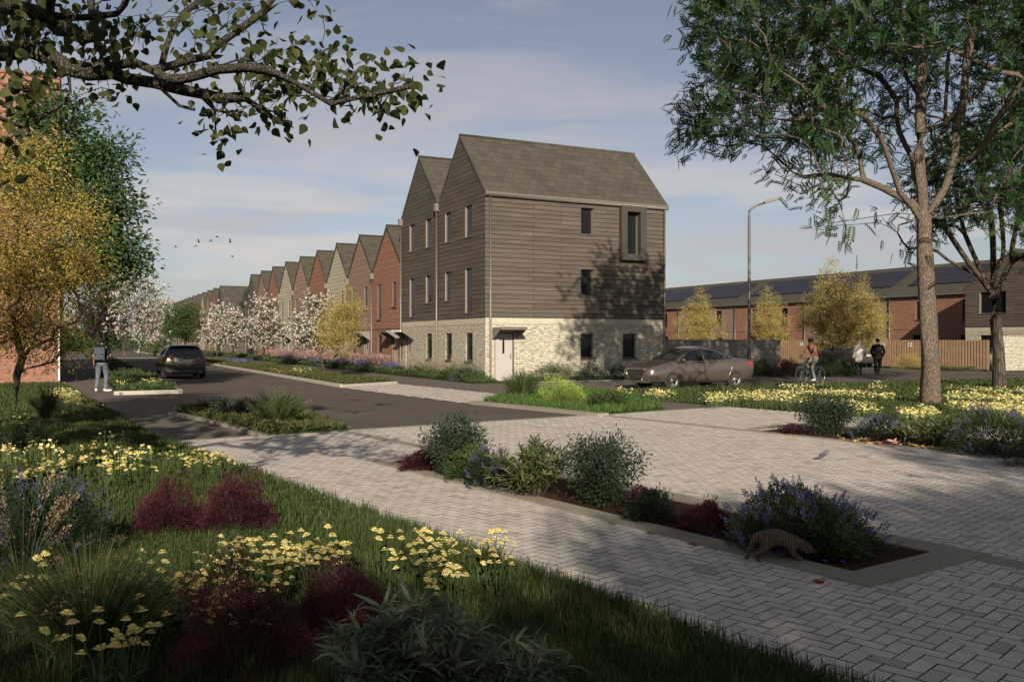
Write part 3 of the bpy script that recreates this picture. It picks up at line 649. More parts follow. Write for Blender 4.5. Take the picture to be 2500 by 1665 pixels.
# three-storey corner pair
W3 = 5.15; E3 = 7.78; PK3 = 10.5; D3 = 9.0
def tall_house(label, s, corner):
    t = thing('timber_clad_house', label, 'house', UV(S0+s, V0), ROT, 'three storey timber clad pair')
    hw = W3/2; O = (-hw, 0, 0); far = lambda s_: hw-(s_-(s-hw))   # s_ along the facade to local x
    H = []
    cs = [1.67, 3.98] if corner else [6.44, 8.72]
    tall = cs[0] if corner else cs[1]
    for c in cs:
        a = (s+hw)-c-.36; b = a+.72
        H += [(a, b, 6.12, 7.46), (a, b, 2.87 if c == tall else 3.47, 4.78), (a, b, .82, 2.02)] if not (c == 8.72) else [(a, b, 6.12, 7.46), (a, b, 2.87, 4.78)]
    D_ = []
    if not corner:
        a = (s+hw)-9.75; D_ = [(a, a+.9, 0, 2.03)]
    lower = MB(); upper = MB(); so_ = MB()
    panel(lower, O, FRONT_U, FRONT_N, W3, 0, 2.36, H+D_, .12, 0, 0)
    panel(so_, (-hw, -.012, 0), FRONT_U, FRONT_N, W3, 2.36, 2.64, (), .02)
    panel(upper, (-hw, -.03, 0), FRONT_U, FRONT_N, W3, 2.64, E3, H, .12, 0, 1, (hw, PK3))
    so_.box((-hw, -.03, 2.64), (hw, 0, 2.66)); so_.box((-hw, -.012, 2.35), (hw, .0, 2.36))
    panel(upper, (-hw, D3, 0), (1, 0), (0, 1), W3, E3, E3+.001, (), gable=(hw, PK3))
    panel(upper, (-hw, D3, 0), (1, 0), (0, 1), W3, 2.5, E3, ()); panel(lower, (-hw, D3, 0), (1, 0), (0, 1), W3, 0, 2.5, ())
    panel(upper, (-hw, 0, 0), (0, 1), (-1, 0), D3, 2.5, E3, ()); panel(lower, (-hw, 0, 0), (0, 1), (-1, 0), D3, 0, 2.5, ())
    for a, b, c, d in H: window(t, O, FRONT_U, FRONT_N, a, b, c, d, .085, transom=3.42 if (c < 3 and c > 2) else None)
    if D_: door(t, O, FRONT_U, FRONT_N, *D_[0][:2]); canopy(t, O, FRONT_U, FRONT_N, D_[0][0]-.15, D_[0][1]+.35, 2.12, .7, 'white')
    if corner:
        SO = (hw, 0, 0); SU, SN = (0., 1.), (1., 0.)
        SH = [(4.55, 5.2, 6.29, 7.45), (4.55, 5.2, 3.62, 4.78), (4.55, 5.2, .92, 2.0), (6.72, 7.42, .9, 2.0), (6.8, 7.5, 5.5, 7.4)]
        SD = [(.43, 1.33, 0, 2.03)]
        panel(lower, SO, SU, SN, D3, 0, 2.36, SH[2:4]+SD, .2, 0, 0)
        panel(so_, (hw+.012, 0, 0), SU, SN, D3, 2.36, 2.64, (), .02, u0=.03)
        panel(upper, (hw+.03, -.03, 0), SU, SN, D3+.03, 2.64, E3, [(a+.03, b+.03, c, d) for a, b, c, d in SH[:2]+SH[4:]], .2, 0, 1)
        so_.box((hw, -.03, 2.64), (hw+.03, D3, 2.66)); so_.box((hw, -.012, 2.35), (hw+.012, D3, 2.36))
        for a, b, c, d in SH: window(t, SO, SU, SN, a, b, c, d, .1 if c > 5.3 and a > 6 else .17, sill=not (c > 5.3 and a > 6))
        door(t, SO, SU, SN, *SD[0][:2]); canopy(t, SO, SU, SN, .32, 1.5, 2.14, .85)
        bx = MB()
        for a, b, c, d in ((6.5, 6.8, 5.25, 7.66), (7.5, 7.82, 5.25, 7.66), (6.8, 7.5, 5.25, 5.5), (6.8, 7.5, 7.4, 7.66)): obox(bx, SO, SU, SN, a, b, c, d, .0, .26)
        bx.build('window_surround', MT['surround'], t)
        g = MB(); g.tube([(hw+.1, -.06, E3-.1), (hw+.1, D3+.1, E3-.1)], .075, 8); g.box((hw+.0, -.05, E3-.06), (hw+.17, D3+.1, E3+.03)); g.build('gutter', MT['trim'], t)
        pipe_obj(t, hw+.1, .2, .1, E3-.12, hopper=False); pipe_obj(t, hw+.1, D3-.1, .1, E3-.12, hopper=False)
    else: pipe_obj(t, hw-.04, -.12, .1, E3-.1)
    lower.build('brick_base', MT['buff'], t); so_.build('soldier_course', MT['soldier'], t); upper.build('cladding', [MT['clad'], MT['reveal']], t)
    roof_pair(t, W3, -.06, D3+.06, E3+.02, PK3-.02, .12)
    if not corner: pipe_obj(t, -hw+.05, -.1, .1, E3-.2, hopper=True)
    return t
tall_house('corner house of weathered boards over pale brick, with a side door and boxed window', 2.6, True)
tall_house('timber clad three storey house between the corner house and the red brick gable', 7.72, False)

# brick block on the left edge, four storeys with a flat parapet
t = thing('brick_apartment_block', 'tall red brick block with a flat parapet behind the trees on the left edge', 'apartment block', UV(40.0, -.4), ROT)
mb = MB(); O = (0, -14, 0); Hs = [(a, a+1.1, z, z+1.6) for a in (1.5, 4.5, 7.5) for z in (1.0, 4.0, 7.0)]
panel(mb, O, (0, 1), (1, 0), 14, 0, 12.1, Hs, .15, 0, 0)
panel(mb, (0, 0, 0), (-1, 0), (0, 1), 22, 0, 12.1, ()); panel(mb, (-22, -14, 0), (1, 0), (0, -1), 22, 0, 12.1, ()); panel(mb, (-22, -14, 0), (0, 1), (-1, 0), 14, 0, 12.1, ())
mb.box((-22, -14, 11.6), (0, 0, 11.7)); mb.build('wall', MT['red'], t)
mb = MB(); mb.box((-.3, -14, 12.1), (.05, .05, 12.2)); mb.box((-22, -.3, 12.1), (-.3, .05, 12.2)); mb.box((-.3, -14.05, 7.5), (.02, 0, 7.5)); mb.build('coping', MT['red'], t)
for a, b, c, d in Hs: window(t, O, (0, 1), (1, 0), a, b, c, d, .12)
mb = MB(); mb.tube([(.07, -.02, .1), (.07, -.02, 2.9)], .035, 8); mb.build('downpipe', MT['white'], t)

# right-hand terrace behind the fence, ridge parallel to the street
RU = [(41.6, 51.3, 'red'), (51.3, 60.6, 'tan'), (60.6, 70.0, 'red'), (70.0, 79.2, 'tan'), (79.2, 88.5, 'red'), (88.5, 98, 'tan')]
lab = ['red brick house with solar panels beside the timber clad end house', 'brown brick house with solar panels behind the two biggest yellow trees', 'red brick house with solar panels seen left of the biggest yellow tree',
       'brown brick house with solar panels seen just right of the first yellow tree', 'red brick house with solar panels next to the corner house edge', 'farthest brown brick house of the right-hand terrace']
VR = 59.2; ER = 5.15; KR = 7.8
for (u0, u1, k), lb in zip(RU, lab):
    w = u1-u0; t = thing('brick_house', lb, 'house', UV((u0+u1)/2, VR), ROT, 'terrace with solar roofs behind the fence')
    hw = w/2; O = (-hw, 0, 0); wall = MB()
    H = [(w*.28-.55, w*.28+.55, .9, 2.15), (w*.72-.6, w*.72+.6, .9, 2.15), (w*.3-.45, w*.3+.35, 3.3, 4.7), (w*.72-.45, w*.72+.45, 3.1, 4.7)]
    panel(wall, O, FRONT_U, FRONT_N, w, 0, ER, H, .15, 0, 0, u0=u0); side_walls(wall, w, DEP, ER)
    wall.build('wall', MT[k], t)
    b = MB(); b.box((-hw+.02, -.03, 2.55), (hw-.02, 0, 2.7)); b.build('string_course', MT[k], t)
    for h in H: window(t, O, FRONT_U, FRONT_N, *h, .12)
    r = MB(); y2 = 4.5; sl = math.hypot(y2+.15, KR-ER)
    for V in ([(-hw, -.15, ER), (hw, -.15, ER), (hw, y2, KR), (-hw, y2, KR)], [(hw, 9.15, ER), (-hw, 9.15, ER), (-hw, y2, KR), (hw, y2, KR)]):
        V = np.array(V, float); top = V+[0, 0, .12]
        r.add(np.concatenate([top, V]), [[0, 1, 2, 3], [7, 6, 5, 4], [0, 4, 5, 1], [1, 5, 6, 2], [3, 7, 4, 0]], 0, .5, [(0, 0), (w, 0), (w, sl), (0, sl)]*2)
    rf = r.build('roof', MT['tile'], t)
    g = MB(); g.box((-hw, -.26, ER-.02), (hw, -.15, ER+.1)); g.build('gutter', MT['trim'], rf)
    sp = MB(); ang = math.atan2(KR-ER, y2+.15); n = int((w-1.6)/1.0)
    for i in range(n):
        for j in range(2):
            x0 = -hw+.8+i*(w-1.6)/n; M = Matrix.Translation((x0, -.15, ER+.16))@Matrix.Rotation(ang, 4, 'X')
            sp.box((0, 1.5+j*1.5, 0), ((w-1.6)/n-.04, 2.96+j*1.5, .06), 0, M)
    sp.build('solar_panel_array', MT['solar'], t)
    pipe_obj(t, -hw+.02, -.08, .1, ER-.02, .05, hopper=False)
# timber-clad end house of that terrace
t = thing('timber_clad_house', 'timber clad end house on pale brick at the right edge, behind the smaller tree', 'house', UV(41.5, 55.2), ROT)
lower = MB(); upper = MB(); so_ = MB(); w = 7.0; O = (0, 0, 0)
H = [(1.1, 3.0, 3.5, 4.95), (1.1, 3.0, .9, 2.05), (4.6, 5.5, 3.5, 4.95)]
panel(lower, O, FRONT_U, FRONT_N, w, 0, 2.3, H, .15, 0, 0); panel(so_, (0, -.01, 0), FRONT_U, FRONT_N, w, 2.3, 2.58, ()); panel(upper, (0, -.03, 0), FRONT_U, FRONT_N, w, 2.58, 5.2, H, .1, 0, 1, (w/2, 7.5))
for Q, z0, z1, off in ((lower, 0, 2.58, 0), (upper, 2.58, 5.2, 0)):
    panel(Q, (0, 0, 0), (0, 1), (-1, 0), 12, z0, z1, ()); panel(Q, (w, 0, 0), (0, 1), (1, 0), 12, z0, z1, ()); panel(Q, (0, 12, 0), (1, 0), (0, 1), w, z0, z1, ())
for h in H: window(t, O, FRONT_U, FRONT_N, *h, .12, mull=(h[0]+h[1])/2 if h[1]-h[0] > 1.2 else None)
lower.build('brick_base', MT['buff'], t); so_.build('soldier_course', MT['soldier'], t); upper.build('cladding', [MT['cladfar'], MT['reveal']], t)
roof_pair(t, w, -.1, 12, 5.2, 7.5, .12, xc=w/2)

# garden walls and fence
def wallthing(label, A, B, h, th, mat, name='brick_wall'):
    A = np.array(A); B = np.array(B); d = B-A; ln = np.linalg.norm(d[:2])
    o = thing(name, label, 'wall', (A[0], A[1], 0), math.atan2(d[1], d[0]))
    m = MB(); m.box((0, -th/2, 0), (ln, th/2, h)); m.build('brickwork', MT[mat], o)
    c = MB(); c.box((-.01, -th/2-.02, h), (ln+.01, th/2+.02, h+.06)); c.build('coping', MT[mat], o); return o
wallthing('long grey-brown brick garden wall between the corner house and the slatted fence', UV(33.75, 24.3), UV(33.9, 31.4), 1.68, .22, 'greybrick')
wallthing('pale brick garden wall at the right edge beside the end of the fence', UV(33.0, 46.3), UV(33.3, 58), 1.9, .3, 'buff')
fo = UV(33.3, 46.2); t = thing('timber_fence', 'long brown vertical slat fence with white house numbers', 'fence', (fo[0], fo[1], 0), math.atan2(D1[1], D1[0]))
MT['fence'] = plain('fence_timber', (.30, .19, .11), .75, var=.2, nscale=3); MT['fencerail'] = plain('fence_rail', (.11, .07, .045), .8)
m = MB(); mp_ = MB(); rl = MB(); FL = 24.
for i in range(int(FL/.19)): m.box((i*.19, -.0, .06), (i*.19+.125, .025, 1.72))
m.build('slats', MT['fence'], t)
for i in range(int(FL/1.9)+1): mp_.box((i*1.9, -.11, 0), (i*1.9+.09, -.035, 1.72))
mp_.build('posts', MT['fencerail'], t)
rl.box((0, -.034, .08), (FL, -.001, 1.68)); rl.build('rail', MT['fencerail'], t)
def text_mesh(s, size, mat, th=.004, name='number'):
    cu = bpy.data.curves.new(name, 'FONT'); cu.body = s; cu.size = size; cu.extrude = th; cu.offset = .012; cu.align_x = 'CENTER'; cu.align_y = 'CENTER'
    ob = bpy.data.objects.new(name, cu); C.objects.link(ob)
    me = bpy.data.meshes.new_from_object(ob.evaluated_get(bpy.context.evaluated_depsgraph_get())); bpy.data.objects.remove(ob)
    me.materials.clear(); me.materials.append(MT[mat]); return me
for s_, px in (('14', 1957), ('13', 2155), ('12', 2222)):
    r = (px-1250)/FPX; f0 = UV(33.3, 46.2); sL = (f0[0]-r*f0[1])/(.4418+.8971*r)
    o = bpy.data.objects.new('house_number', text_mesh(s_, .36, 'white')); C.objects.link(o); o.parent = t
    o.location = (sL, .034, 1.42); o.rotation_euler = (RAD(90), 0, RAD(180))
    o['label'] = f'white number {s_}'
# ------------------------------------------------------------------ trees
def grow_tree(trunk, targets, r0, rt=.006, step=.35, seed=1, pw=.5, limbs=(), curl=.25, horiz=0., trad=None):
    """trunk: polyline; limbs: extra guide polylines (first point is joined to the nearest node); targets: twig tips.
       returns (MB of wood, end directions)"""
    rs = np.random.RandomState(seed)
    P_ = [np.array(p, float) for p in trunk]; par = [-1]+list(range(len(trunk)-1)); mn = [0.]*len(P_)
    for lb in limbs:
        rmin = lb[0]; pts = [np.array(p, float) for p in lb[1]]
        A = np.array(P_); j = int(np.argmin(np.linalg.norm(A-pts[0], axis=1)))
        for p in pts[1:]:
            seg = p-P_[j]; n = max(1, int(np.linalg.norm(seg)/step)); a = P_[j].copy()
            for q in range(1, n+1):
                P_.append(a+seg*q/n+(rs.randn(3)*.02*np.linalg.norm(seg) if q < n else 0)); par.append(j); mn.append(rmin); j = len(P_)-1
    fork = P_[len(trunk)-1]
    T = np.array(targets); T = T[np.argsort(np.linalg.norm(T-fork, axis=1))]
    A = np.zeros((len(P_)+len(T)*40+10, 3)); A[:len(P_)] = P_; n_ = len(P_); par = list(par); i0 = max(0, len(trunk)-2)
    Df = np.zeros(len(A)); Df[:n_] = np.linalg.norm(A[:n_]-fork, axis=1)
    ends = []; dirs = []; lim = []
    for t in T:
        d = np.linalg.norm(A[i0:n_]-t, axis=1); pen = d+.55*np.maximum(0, A[i0:n_, 2]-t[2]+.1)+.25*Df[i0:n_]
        j = i0+int(np.argmin(pen)); a = A[j]; seg = t-a; ln = np.linalg.norm(seg)
        if ln < 1e-3: continue
        pd = A[j]-A[par[j]] if par[j] >= 0 else np.array([0, 0, 1.]); pd = pd/(np.linalg.norm(pd)+1e-9)
        k = min(36, max(2, int(ln/step))); m0 = pd*ln*.7+np.array([0, 0, .25*ln]); m1 = seg*1.0+np.array([0, 0, -horiz*ln])
        prev = j
        for q in range(1, k+1):
            s = q/k; h = a*(2*s**3-3*s*s+1)+m0*(s**3-2*s*s+s)+t*(-2*s**3+3*s*s)+m1*(s**3-s*s)
            if q < k: h = h+rs.randn(3)*curl*.12*step
            A[n_] = h; Df[n_] = np.linalg.norm(h-fork); par.append(prev); mn.append(0.); prev = n_; n_ += 1
        ends.append(prev); dirs.append(A[prev]-A[par[prev]])
    A = A[:n_]; par = np.array(par)
    cnt = np.zeros(n_); ch = [[] for _ in range(n_)]
    for i in range(n_-1, 0, -1):
        if not ch[i]: cnt[i] = max(cnt[i], 1)
        if par[i] >= 0: cnt[par[i]] += cnt[i]; ch[par[i]].append(i)
    tot = cnt[len(trunk)-1]; rr = rt+(r0-rt)*np.maximum(0, cnt/tot)**pw*.82
    rr = np.maximum(rr, np.array(mn))
    rr[:len(trunk)] = np.linspace(r0*1.0, r0*.82, len(trunk)); rr[0] = r0*1.18
    if trad is not None: rr[:len(trunk)] = trad
    mb = MB(); stack = [(0, None)]
    while stack:
        s, pre = stack.pop(); chain = ([pre] if pre is not None else [])+[s]; cur = s
        while ch[cur]:
            c = sorted(ch[cur], key=lambda x: -cnt[x])
            for o_ in c[1:]: stack.append((o_, cur))
            cur = c[0]; chain.append(cur)
        r = rr[chain].copy()
        if pre is not None: r[0] = min(r[0], r[1]*1.15)
        mb.tube(A[chain], r, 10 if r[0] > .12 else (6 if r[0] > .03 else 4), smooth=True, cap=False)
    return mb, A[ends], norm(np.array(dirs)+1e-6)
def ellipsoids(specs, n, seed, shell=.55):
    rs = np.random.RandomState(seed); out = []
    vol = np.array([s[3]*s[4]*s[5] for s in specs], float); ns = np.maximum(1, (vol/vol.sum()*n).astype(int))
    for (x, y, z, rx, ry, rz), k in zip(specs, ns):
        d = norm(rs.randn(k, 3)); r = (shell+(1-shell)*rs.rand(k))*(1+.26*wav(d, 4, seed)); out.append(np.array([x, y, z])+d*r[:, None]*np.array([rx, ry, rz]))
    return np.concatenate(out)
def leaf_clumps(mb, centres, per, rad, size, shape=LEAF, mat=0, droop=.2, upb=.5, flat=.7, seed=2, cluster_tone=.35, outc=None):
    rs = np.random.RandomState(seed); n = len(centres)*per; c = np.repeat(centres, per, 0)
    off = rs.randn(n, 3)*rad*np.array([1, 1, flat]); pos = c+off
    x = norm(off+rs.randn(n, 3)*rad*.8+np.array([0, 0, -droop*rad])); up = norm(rs.randn(n, 3)*.8+np.array([0, 0, upb]))
    tone = np.repeat(rs.rand(len(centres)), per)*cluster_tone+rs.rand(n)*(1-cluster_tone)
    mb.scatter(shape[0], shape[1], pos, frames(x, up), size*(.65+.6*rs.rand(n)), mat, np.clip(tone, 0, 1)); return pos
def gz(t, th=0.): return t
def crown_tree(name, label, base, h, w, kind, seed, group=None, fork=.28, trunk_r=.06, n=130, per=None, cat='tree', spec=None, lean=(0, 0), barkm='barkdark', leafm_=None, leafsize=.07, rad=.17, blossom=False, leader=0.):
    base = np.array([base[0], base[1], base[2] if len(base) > 2 else 0.]); t = thing(name, label, cat, base, random.random()*0., group)
    zf = h*fork; rs = np.random.RandomState(seed)
    trunk = [(0, 0, -.05), (lean[0]*.2, lean[1]*.2, zf*.5), (lean[0]*.5, lean[1]*.5, zf)]
    if spec is None:
        if kind == 'cone': spec = [(lean[0], lean[1], h*f, w/2*k, w/2*k, h*.12) for f, k in ((.30, .75), (.42, 1.), (.55, .95), (.68, .72), (.80, .45), (.92, .2))]
        elif kind == 'round': spec = [(lean[0], lean[1], h*.62, w/2, w/2, h*.36), (lean[0]+w*.1, lean[1], h*.80, w*.3, w*.3, h*.18), (lean[0]-w*.16, lean[1]-w*.05, h*.48, w*.33, w*.33, h*.16)]
        else: spec = kind
    T = ellipsoids(spec, n, seed, .3)
    mb, e, d = grow_tree(trunk, T, trunk_r, .004, .3, seed, .52, [(trunk_r*.35, [trunk[-1], (lean[0]*.5+.04, lean[1]*.5, h*leader)])] if leader else ())
    mb.build('trunk', MT[barkm], t)
    c = MB(); leaf_clumps(c, e, per or 30, rad, leafsize, LEAF6, 0, seed=seed)
    if blossom:
        b = MB(); k = int(per*.9 if per else 26); npos = len(e)*k; cc = np.repeat(e, k, 0)+rs.randn(npos, 3)*rad*1.05
        nb = 5; cc = np.repeat(cc[::nb], nb, 0); x = norm(rs.randn(len(cc), 3)+np.array([0, 0, .5])); b.scatter(LEAF[0], LEAF[1], cc, frames(x, rdir(len(cc))), leafsize*(.8+.5*rs.rand(len(cc))), 0, np.repeat(rs.rand(len(cc)//nb+1), nb)[:len(cc)])
        b.build('blossom', MT['blossom'], t)
    c.build('crown', MT[leafm_], t)
    KIDS[t.name] = list(t.children) if False else [o for o in bpy.data.objects if o.parent == t]
    return t

# --- big right-hand trees with pinnate leaves
def frond_template(k=6, L_=1.):
    V = []; F = []
    for i in range(k):
        x = .12+.8*i/k
        for s in (-1, 1):
            a = RAD(56); dx, dy = math.cos(a), math.sin(a)*s; ln = .27*(1-.35*abs(i/k-.45)); wd = .066; b = len(V)
            px_, py_ = x, .01*s; z = -.25*x*x
            nx, ny = -dy, dx
            V += [(px_, py_, z), (px_+dx*ln*.5+nx*wd*s, py_+dy*ln*.5+ny*wd*s, z-.02), (px_+dx*ln, py_+dy*ln, z-.07), (px_+dx*ln*.5-nx*wd*s, py_+dy*ln*.5-ny*wd*s, z-.02)]
            F.append([b, b+1, b+2, b+3])
    b = len(V); V += [(.88, .03, -.2), (1.0, .05, -.24), (1.14, 0, -.32), (1.0, -.05, -.24)]; F.append([b, b+1, b+2, b+3])
    b = len(V); V += [(0, .006, 0), (0, -.006, 0), (1, -.004, -.25), (1, .004, -.25)]; F.append([b, b+1, b+2, b+3])
    return np.array(V), np.array(F)
FROND = frond_template()
def fronds(mb, ends, dirs, per, size, rad, seed):
    rs = np.random.RandomState(seed); n = len(ends)*per
    c = np.repeat(ends, per, 0)+rs.randn(n, 3)*rad; x = norm(np.repeat(dirs, per, 0)*.7+rs.randn(n, 3)*.75+np.array([0, 0, -.12]))
    up = norm(rs.randn(n, 3)*.45+np.array([0, 0, 1.])); tone = np.clip(np.repeat(rs.rand(len(ends)), per)*.5+rs.rand(n)*.5, 0, 1)
    mb.scatter(FROND[0], FROND[1], c, frames(x, up), size*(.7+.5*rs.rand(n)), 0, tone)
def px6(pts, Yf, dY):          # guide points read from the photograph, each at its own distance
    out = []
    for i, (x, y) in enumerate(pts):
        out.append(P(1600+x/2.613, y/2.613, Yf+dY*i/(len(pts)-1)))
    return out
def depth_poly(poly, n, Y0, Y1, seed, Yc=None):
    np.random.seed(seed); q = sample_poly([(a, b, 0) for a, b in poly], n); Y = Y0+(Y1-Y0)*np.random.rand(n)
    return np.array([P(a, b, y) for (a, b), y in zip(q, Y)])
YB = 22.95
t = thing('street_tree', 'large tree with feathery leaves and thick ridged trunk on the right-hand lawn', 'tree', (0, 0, 0))
base = G(2270, 992); t.location = base
def rel(pts): return [np.array(p)-base for p in pts]
trunk = rel([base-[0, 0, .1], P(2272, 900, YB), P(2268, 800, YB), P(2262, 700, YB), P(2258, 620, YB), P(2256, 550, YB)])
LB = [(.13, [(1715, 1420), (1690, 1100), (1690, 850), (1695, 650), (1700, 400), (1660, 100), (1650, -50)], -.5),
      (.07, [(1700, 1400), (1560, 1230), (1500, 1050), (1440, 880), (1330, 740), (1180, 680), (1050, 690), (930, 760)], -1.6),
      (.06, [(1690, 1380), (1450, 1200), (1330, 1150), (1100, 1110), (950, 1130)], 1.8),
      (.07, [(1700, 1360), (1640, 1010), (1560, 850), (1540, 650), (1440, 500), (1250, 420)], 2.4),
      (.10, [(1740, 1400), (1850, 1200), (1905, 1030), (1920, 800), (1970, 650), (1990, 350), (2040, 150), (2050, -50)], -1.0),
      (.06, [(1905, 1030), (2020, 1000), (2120, 900), (2150, 800), (2230, 700), (2340, 500)], -2.6),
      (.06, [(1700, 860), (1830, 800), (1900, 730), (2000, 640), (2150, 480), (2300, 380)], 2.6),
      (.05, [(1690, 700), (1600, 500), (1590, 380), (1640, 150), (1600, -50)], 1.8),
      (.05, [(1695, 1150), (1790, 1000), (1850, 800), (1860, 450), (1900, 100)], 3.2)]
limbs = [(r, rel(px6(p, YB, d))) for r, p, d in LB]
POLY = [(1670, -170), (1675, 70), (1690, 140), (1655, 235), (1650, 340), (1770, 370), (1850, 360), (1850, 455), (1960, 500), (1990, 555), (2120, 590), (2180, 560), (2150, 470), (2210, 420), (2330, 420), (2400, 560), (2520, 520), (2620, 400), (2620, -170)]
T = depth_poly(POLY, 620, 19.6, 26.5, 11)
qx = T[:, 0]/T[:, 1]*FPX+1250; lowl = (qx < 1900)&(T[:, 2] < 9.); kk = np.where(lowl, (23.6+2.6*np.random.rand(len(T)))/T[:, 1], 1.); T = np.stack([T[:, 0]*kk, T[:, 1]*kk, HC+(T[:, 2]-HC)*kk], 1); T = T[T[:, 2] < 11.6]; T2 = depth_poly([(1640, 300), (1700, 290), (1780, 340), (1775, 365), (1660, 355)], 10, 23.6, 26, 5)
T3 = depth_poly([(1830, 420), (1900, 440), (1905, 480), (1835, 470)], 8, 23.6, 26, 6); T4 = depth_poly([(2000, 540), (2230, 590), (2230, 640), (2000, 570)], 26, 20, 24, 7)
T5 = depth_poly([(1720, -100), (2560, -100), (2560, 300), (1750, 330)], 470, 19.5, 26.5, 8); T5 = T5[T5[:, 2] < 11.6]
T = np.concatenate([T, T2, T3, T4, T5]); qx = T[:, 0]/T[:, 1]*FPX+1250; qy = 831-(T[:, 2]-HC)/T[:, 1]*FPX; T = T[~(((qx < 1960)&(qy > 435))|((qx < 2210)&(qy > 560))|((qx < 2210)&(qy > 420)&(np.random.rand(len(qx)) < .5)))]; qx = T[:, 0]/T[:, 1]*FPX+1250; qy = 831-(T[:, 2]-HC)/T[:, 1]*FPX; T = T[~((T[:, 1] < YB+.8)&(qx > 2080)&(qx < 2440)&(qy > 130))]
mb, e, d = grow_tree(trunk, T-base, .235, .005, .4, 4, .62, limbs, curl=.5)
mb.build('trunk', MT['bark'], t); c = MB(); fronds(c, e, d, 11, .37, .24, 3); c.build('crown', MT['lv_right'], t)
# second, darker tree
YB2 = 31.5; base = G(2440, 949); t = thing('street_tree', 'smaller dark-stemmed tree behind the large one, forking low at the right edge', 'tree', base)
trunk = rel([base-[0, 0, .1], P(2438, 860, YB2), P(2430, 780, YB2), P(2426, 722, YB2)])
def pxs(pts, Y0, dY): return [P(x, y, Y0+dY*i/(len(pts)-1)) for i, (x, y) in enumerate(pts)]
L2 = [(.09, [(2426, 722), (2395, 680), (2350, 620), (2310, 560), (2270, 530)], -1), (.08, [(2426, 722), (2385, 640), (2355, 570), (2340, 510), (2330, 430)], 1.5), (.10, [(2426, 722), (2425, 620), (2420, 540), (2400, 440), (2410, 330)], 0),
      (.09, [(2426, 722), (2470, 640), (2480, 560), (2500, 450), (2520, 350)], 1), (.07, [(2470, 640), (2520, 600), (2580, 560)], -1.5), (.07, [(2426, 700), (2450, 600), (2440, 500), (2470, 400)], -2), (.05, [(2400, 690), (2340, 650), (2290, 615), (2250, 600)], -.5)]
limbs = [(r, rel(pxs(p, YB2, d))) for r, p, d in L2]
T = depth_poly([(2250, 590), (2230, 480), (2260, 380), (2330, 300), (2620, 250), (2700, 420), (2660, 600), (2520, 640), (2500, 560), (2420, 470), (2330, 560)], 300, 28, 35, 21)
mb, e, d = grow_tree(trunk, T-base, .21, .005, .45, 9, .7, limbs, curl=.9)
mb.build('trunk', MT['barkdark'], t); c = MB(); fronds(c, e, d, 14, .38, .25, 5); c.build('crown', MT['lv_right'], t)

# --- overhanging branch tree, its trunk just off the left of the picture
base = np.array([-5.2, 6.2, 0.]); t = thing('overhanging_tree', 'tree with heart-shaped leaves whose gnarled boughs overhang the top left', 'tree', base)
YO = 5.6
def px1(pts, Y0, dY): return [P(x/2.904, y/2.904, Y0+dY*i/(len(pts)-1)) for i, (x, y) in enumerate(pts)]
trunk = rel([base-[0, 0, .1], base+[0, 0, 1.2], base+[.05, -.05, 2.4], base+[.35, -.2, 2.75], P(-250, 110, 5.9), P(-60, 128, YO)])
BR = [(.040, [(-174, 372), (0, 370), (200, 350), (350, 400), (480, 480), (620, 510), (760, 500)], .1),
      (.026, [(760, 500), (900, 560), (1100, 590), (1300, 640), (1450, 670), (1560, 700), (1720, 690)], .5),
      (.014, [(1720, 690), (1800, 740), (1900, 810), (1960, 860), (2070, 880)], .2),
      (.019, [(760, 500), (820, 470), (950, 440), (1080, 500), (1200, 560), (1280, 570), (1400, 540), (1550, 495), (1750, 480), (1900, 500)], -.6),
      (.010, [(1900, 500), (2060, 570), (2200, 650), (2350, 740), (2500, 700), (2800, 640), (2960, 600)], -.3),
      (.034, [(-174, 372), (-100, 150), (30, 55), (150, 60), (280, 100), (380, 170), (480, 220), (600, 270), (700, 250)], .6),
      (.018, [(700, 250), (660, 170), (650, 80), (640, -60)], .3), (.02, [(370, 160), (350, 60), (370, -60)], -.4),
      (.014, [(400, 150), (520, 130), (750, 110), (830, 100), (880, 40), (910, -40)], -.5),
      (.016, [(1180, 560), (1180, 330), (1240, 180), (1300, 100), (1400, 20), (1500, -80)], .7),
      (.016, [(1390, 520), (1470, 400), (1560, 310), (1700, 210), (1850, 100), (1960, -40)], .5),
      (.008, [(500, 500), (500, 650), (450, 730), (350, 800), (230, 880), (150, 900), (30, 850), (-80, 800)], -.6),
      (.007, [(1480, 680), (1520, 780), (1530, 960)], .1), (.007, [(1190, 640), (1270, 750), (1380, 780)], -.1), (.006, [(1530, 800), (1650, 810), (1680, 780)], .1),
      (.007, [(2400, 700), (2480, 560), (2560, 480)], .2), (.007, [(2600, 680), (2700, 760), (2690, 830)], .1)]
BR = [(r*1.5, p, d) for r, p, d in BR]
YS = [YO, YO+.1, YO+.6, YO+.1, YO-.5, YO, YO+.6, YO+.3, YO+.3, YO+.3, YO+.1, YO+.1, YO+.5, YO+.3, YO+.5, YO-.7, YO-.7]
limbs = [(r, rel(px1(p, y, d))) for (r, p, d), y in zip(BR, YS)]
R1 = lambda a: [(x/2.904, y/2.904) for x, y in a]
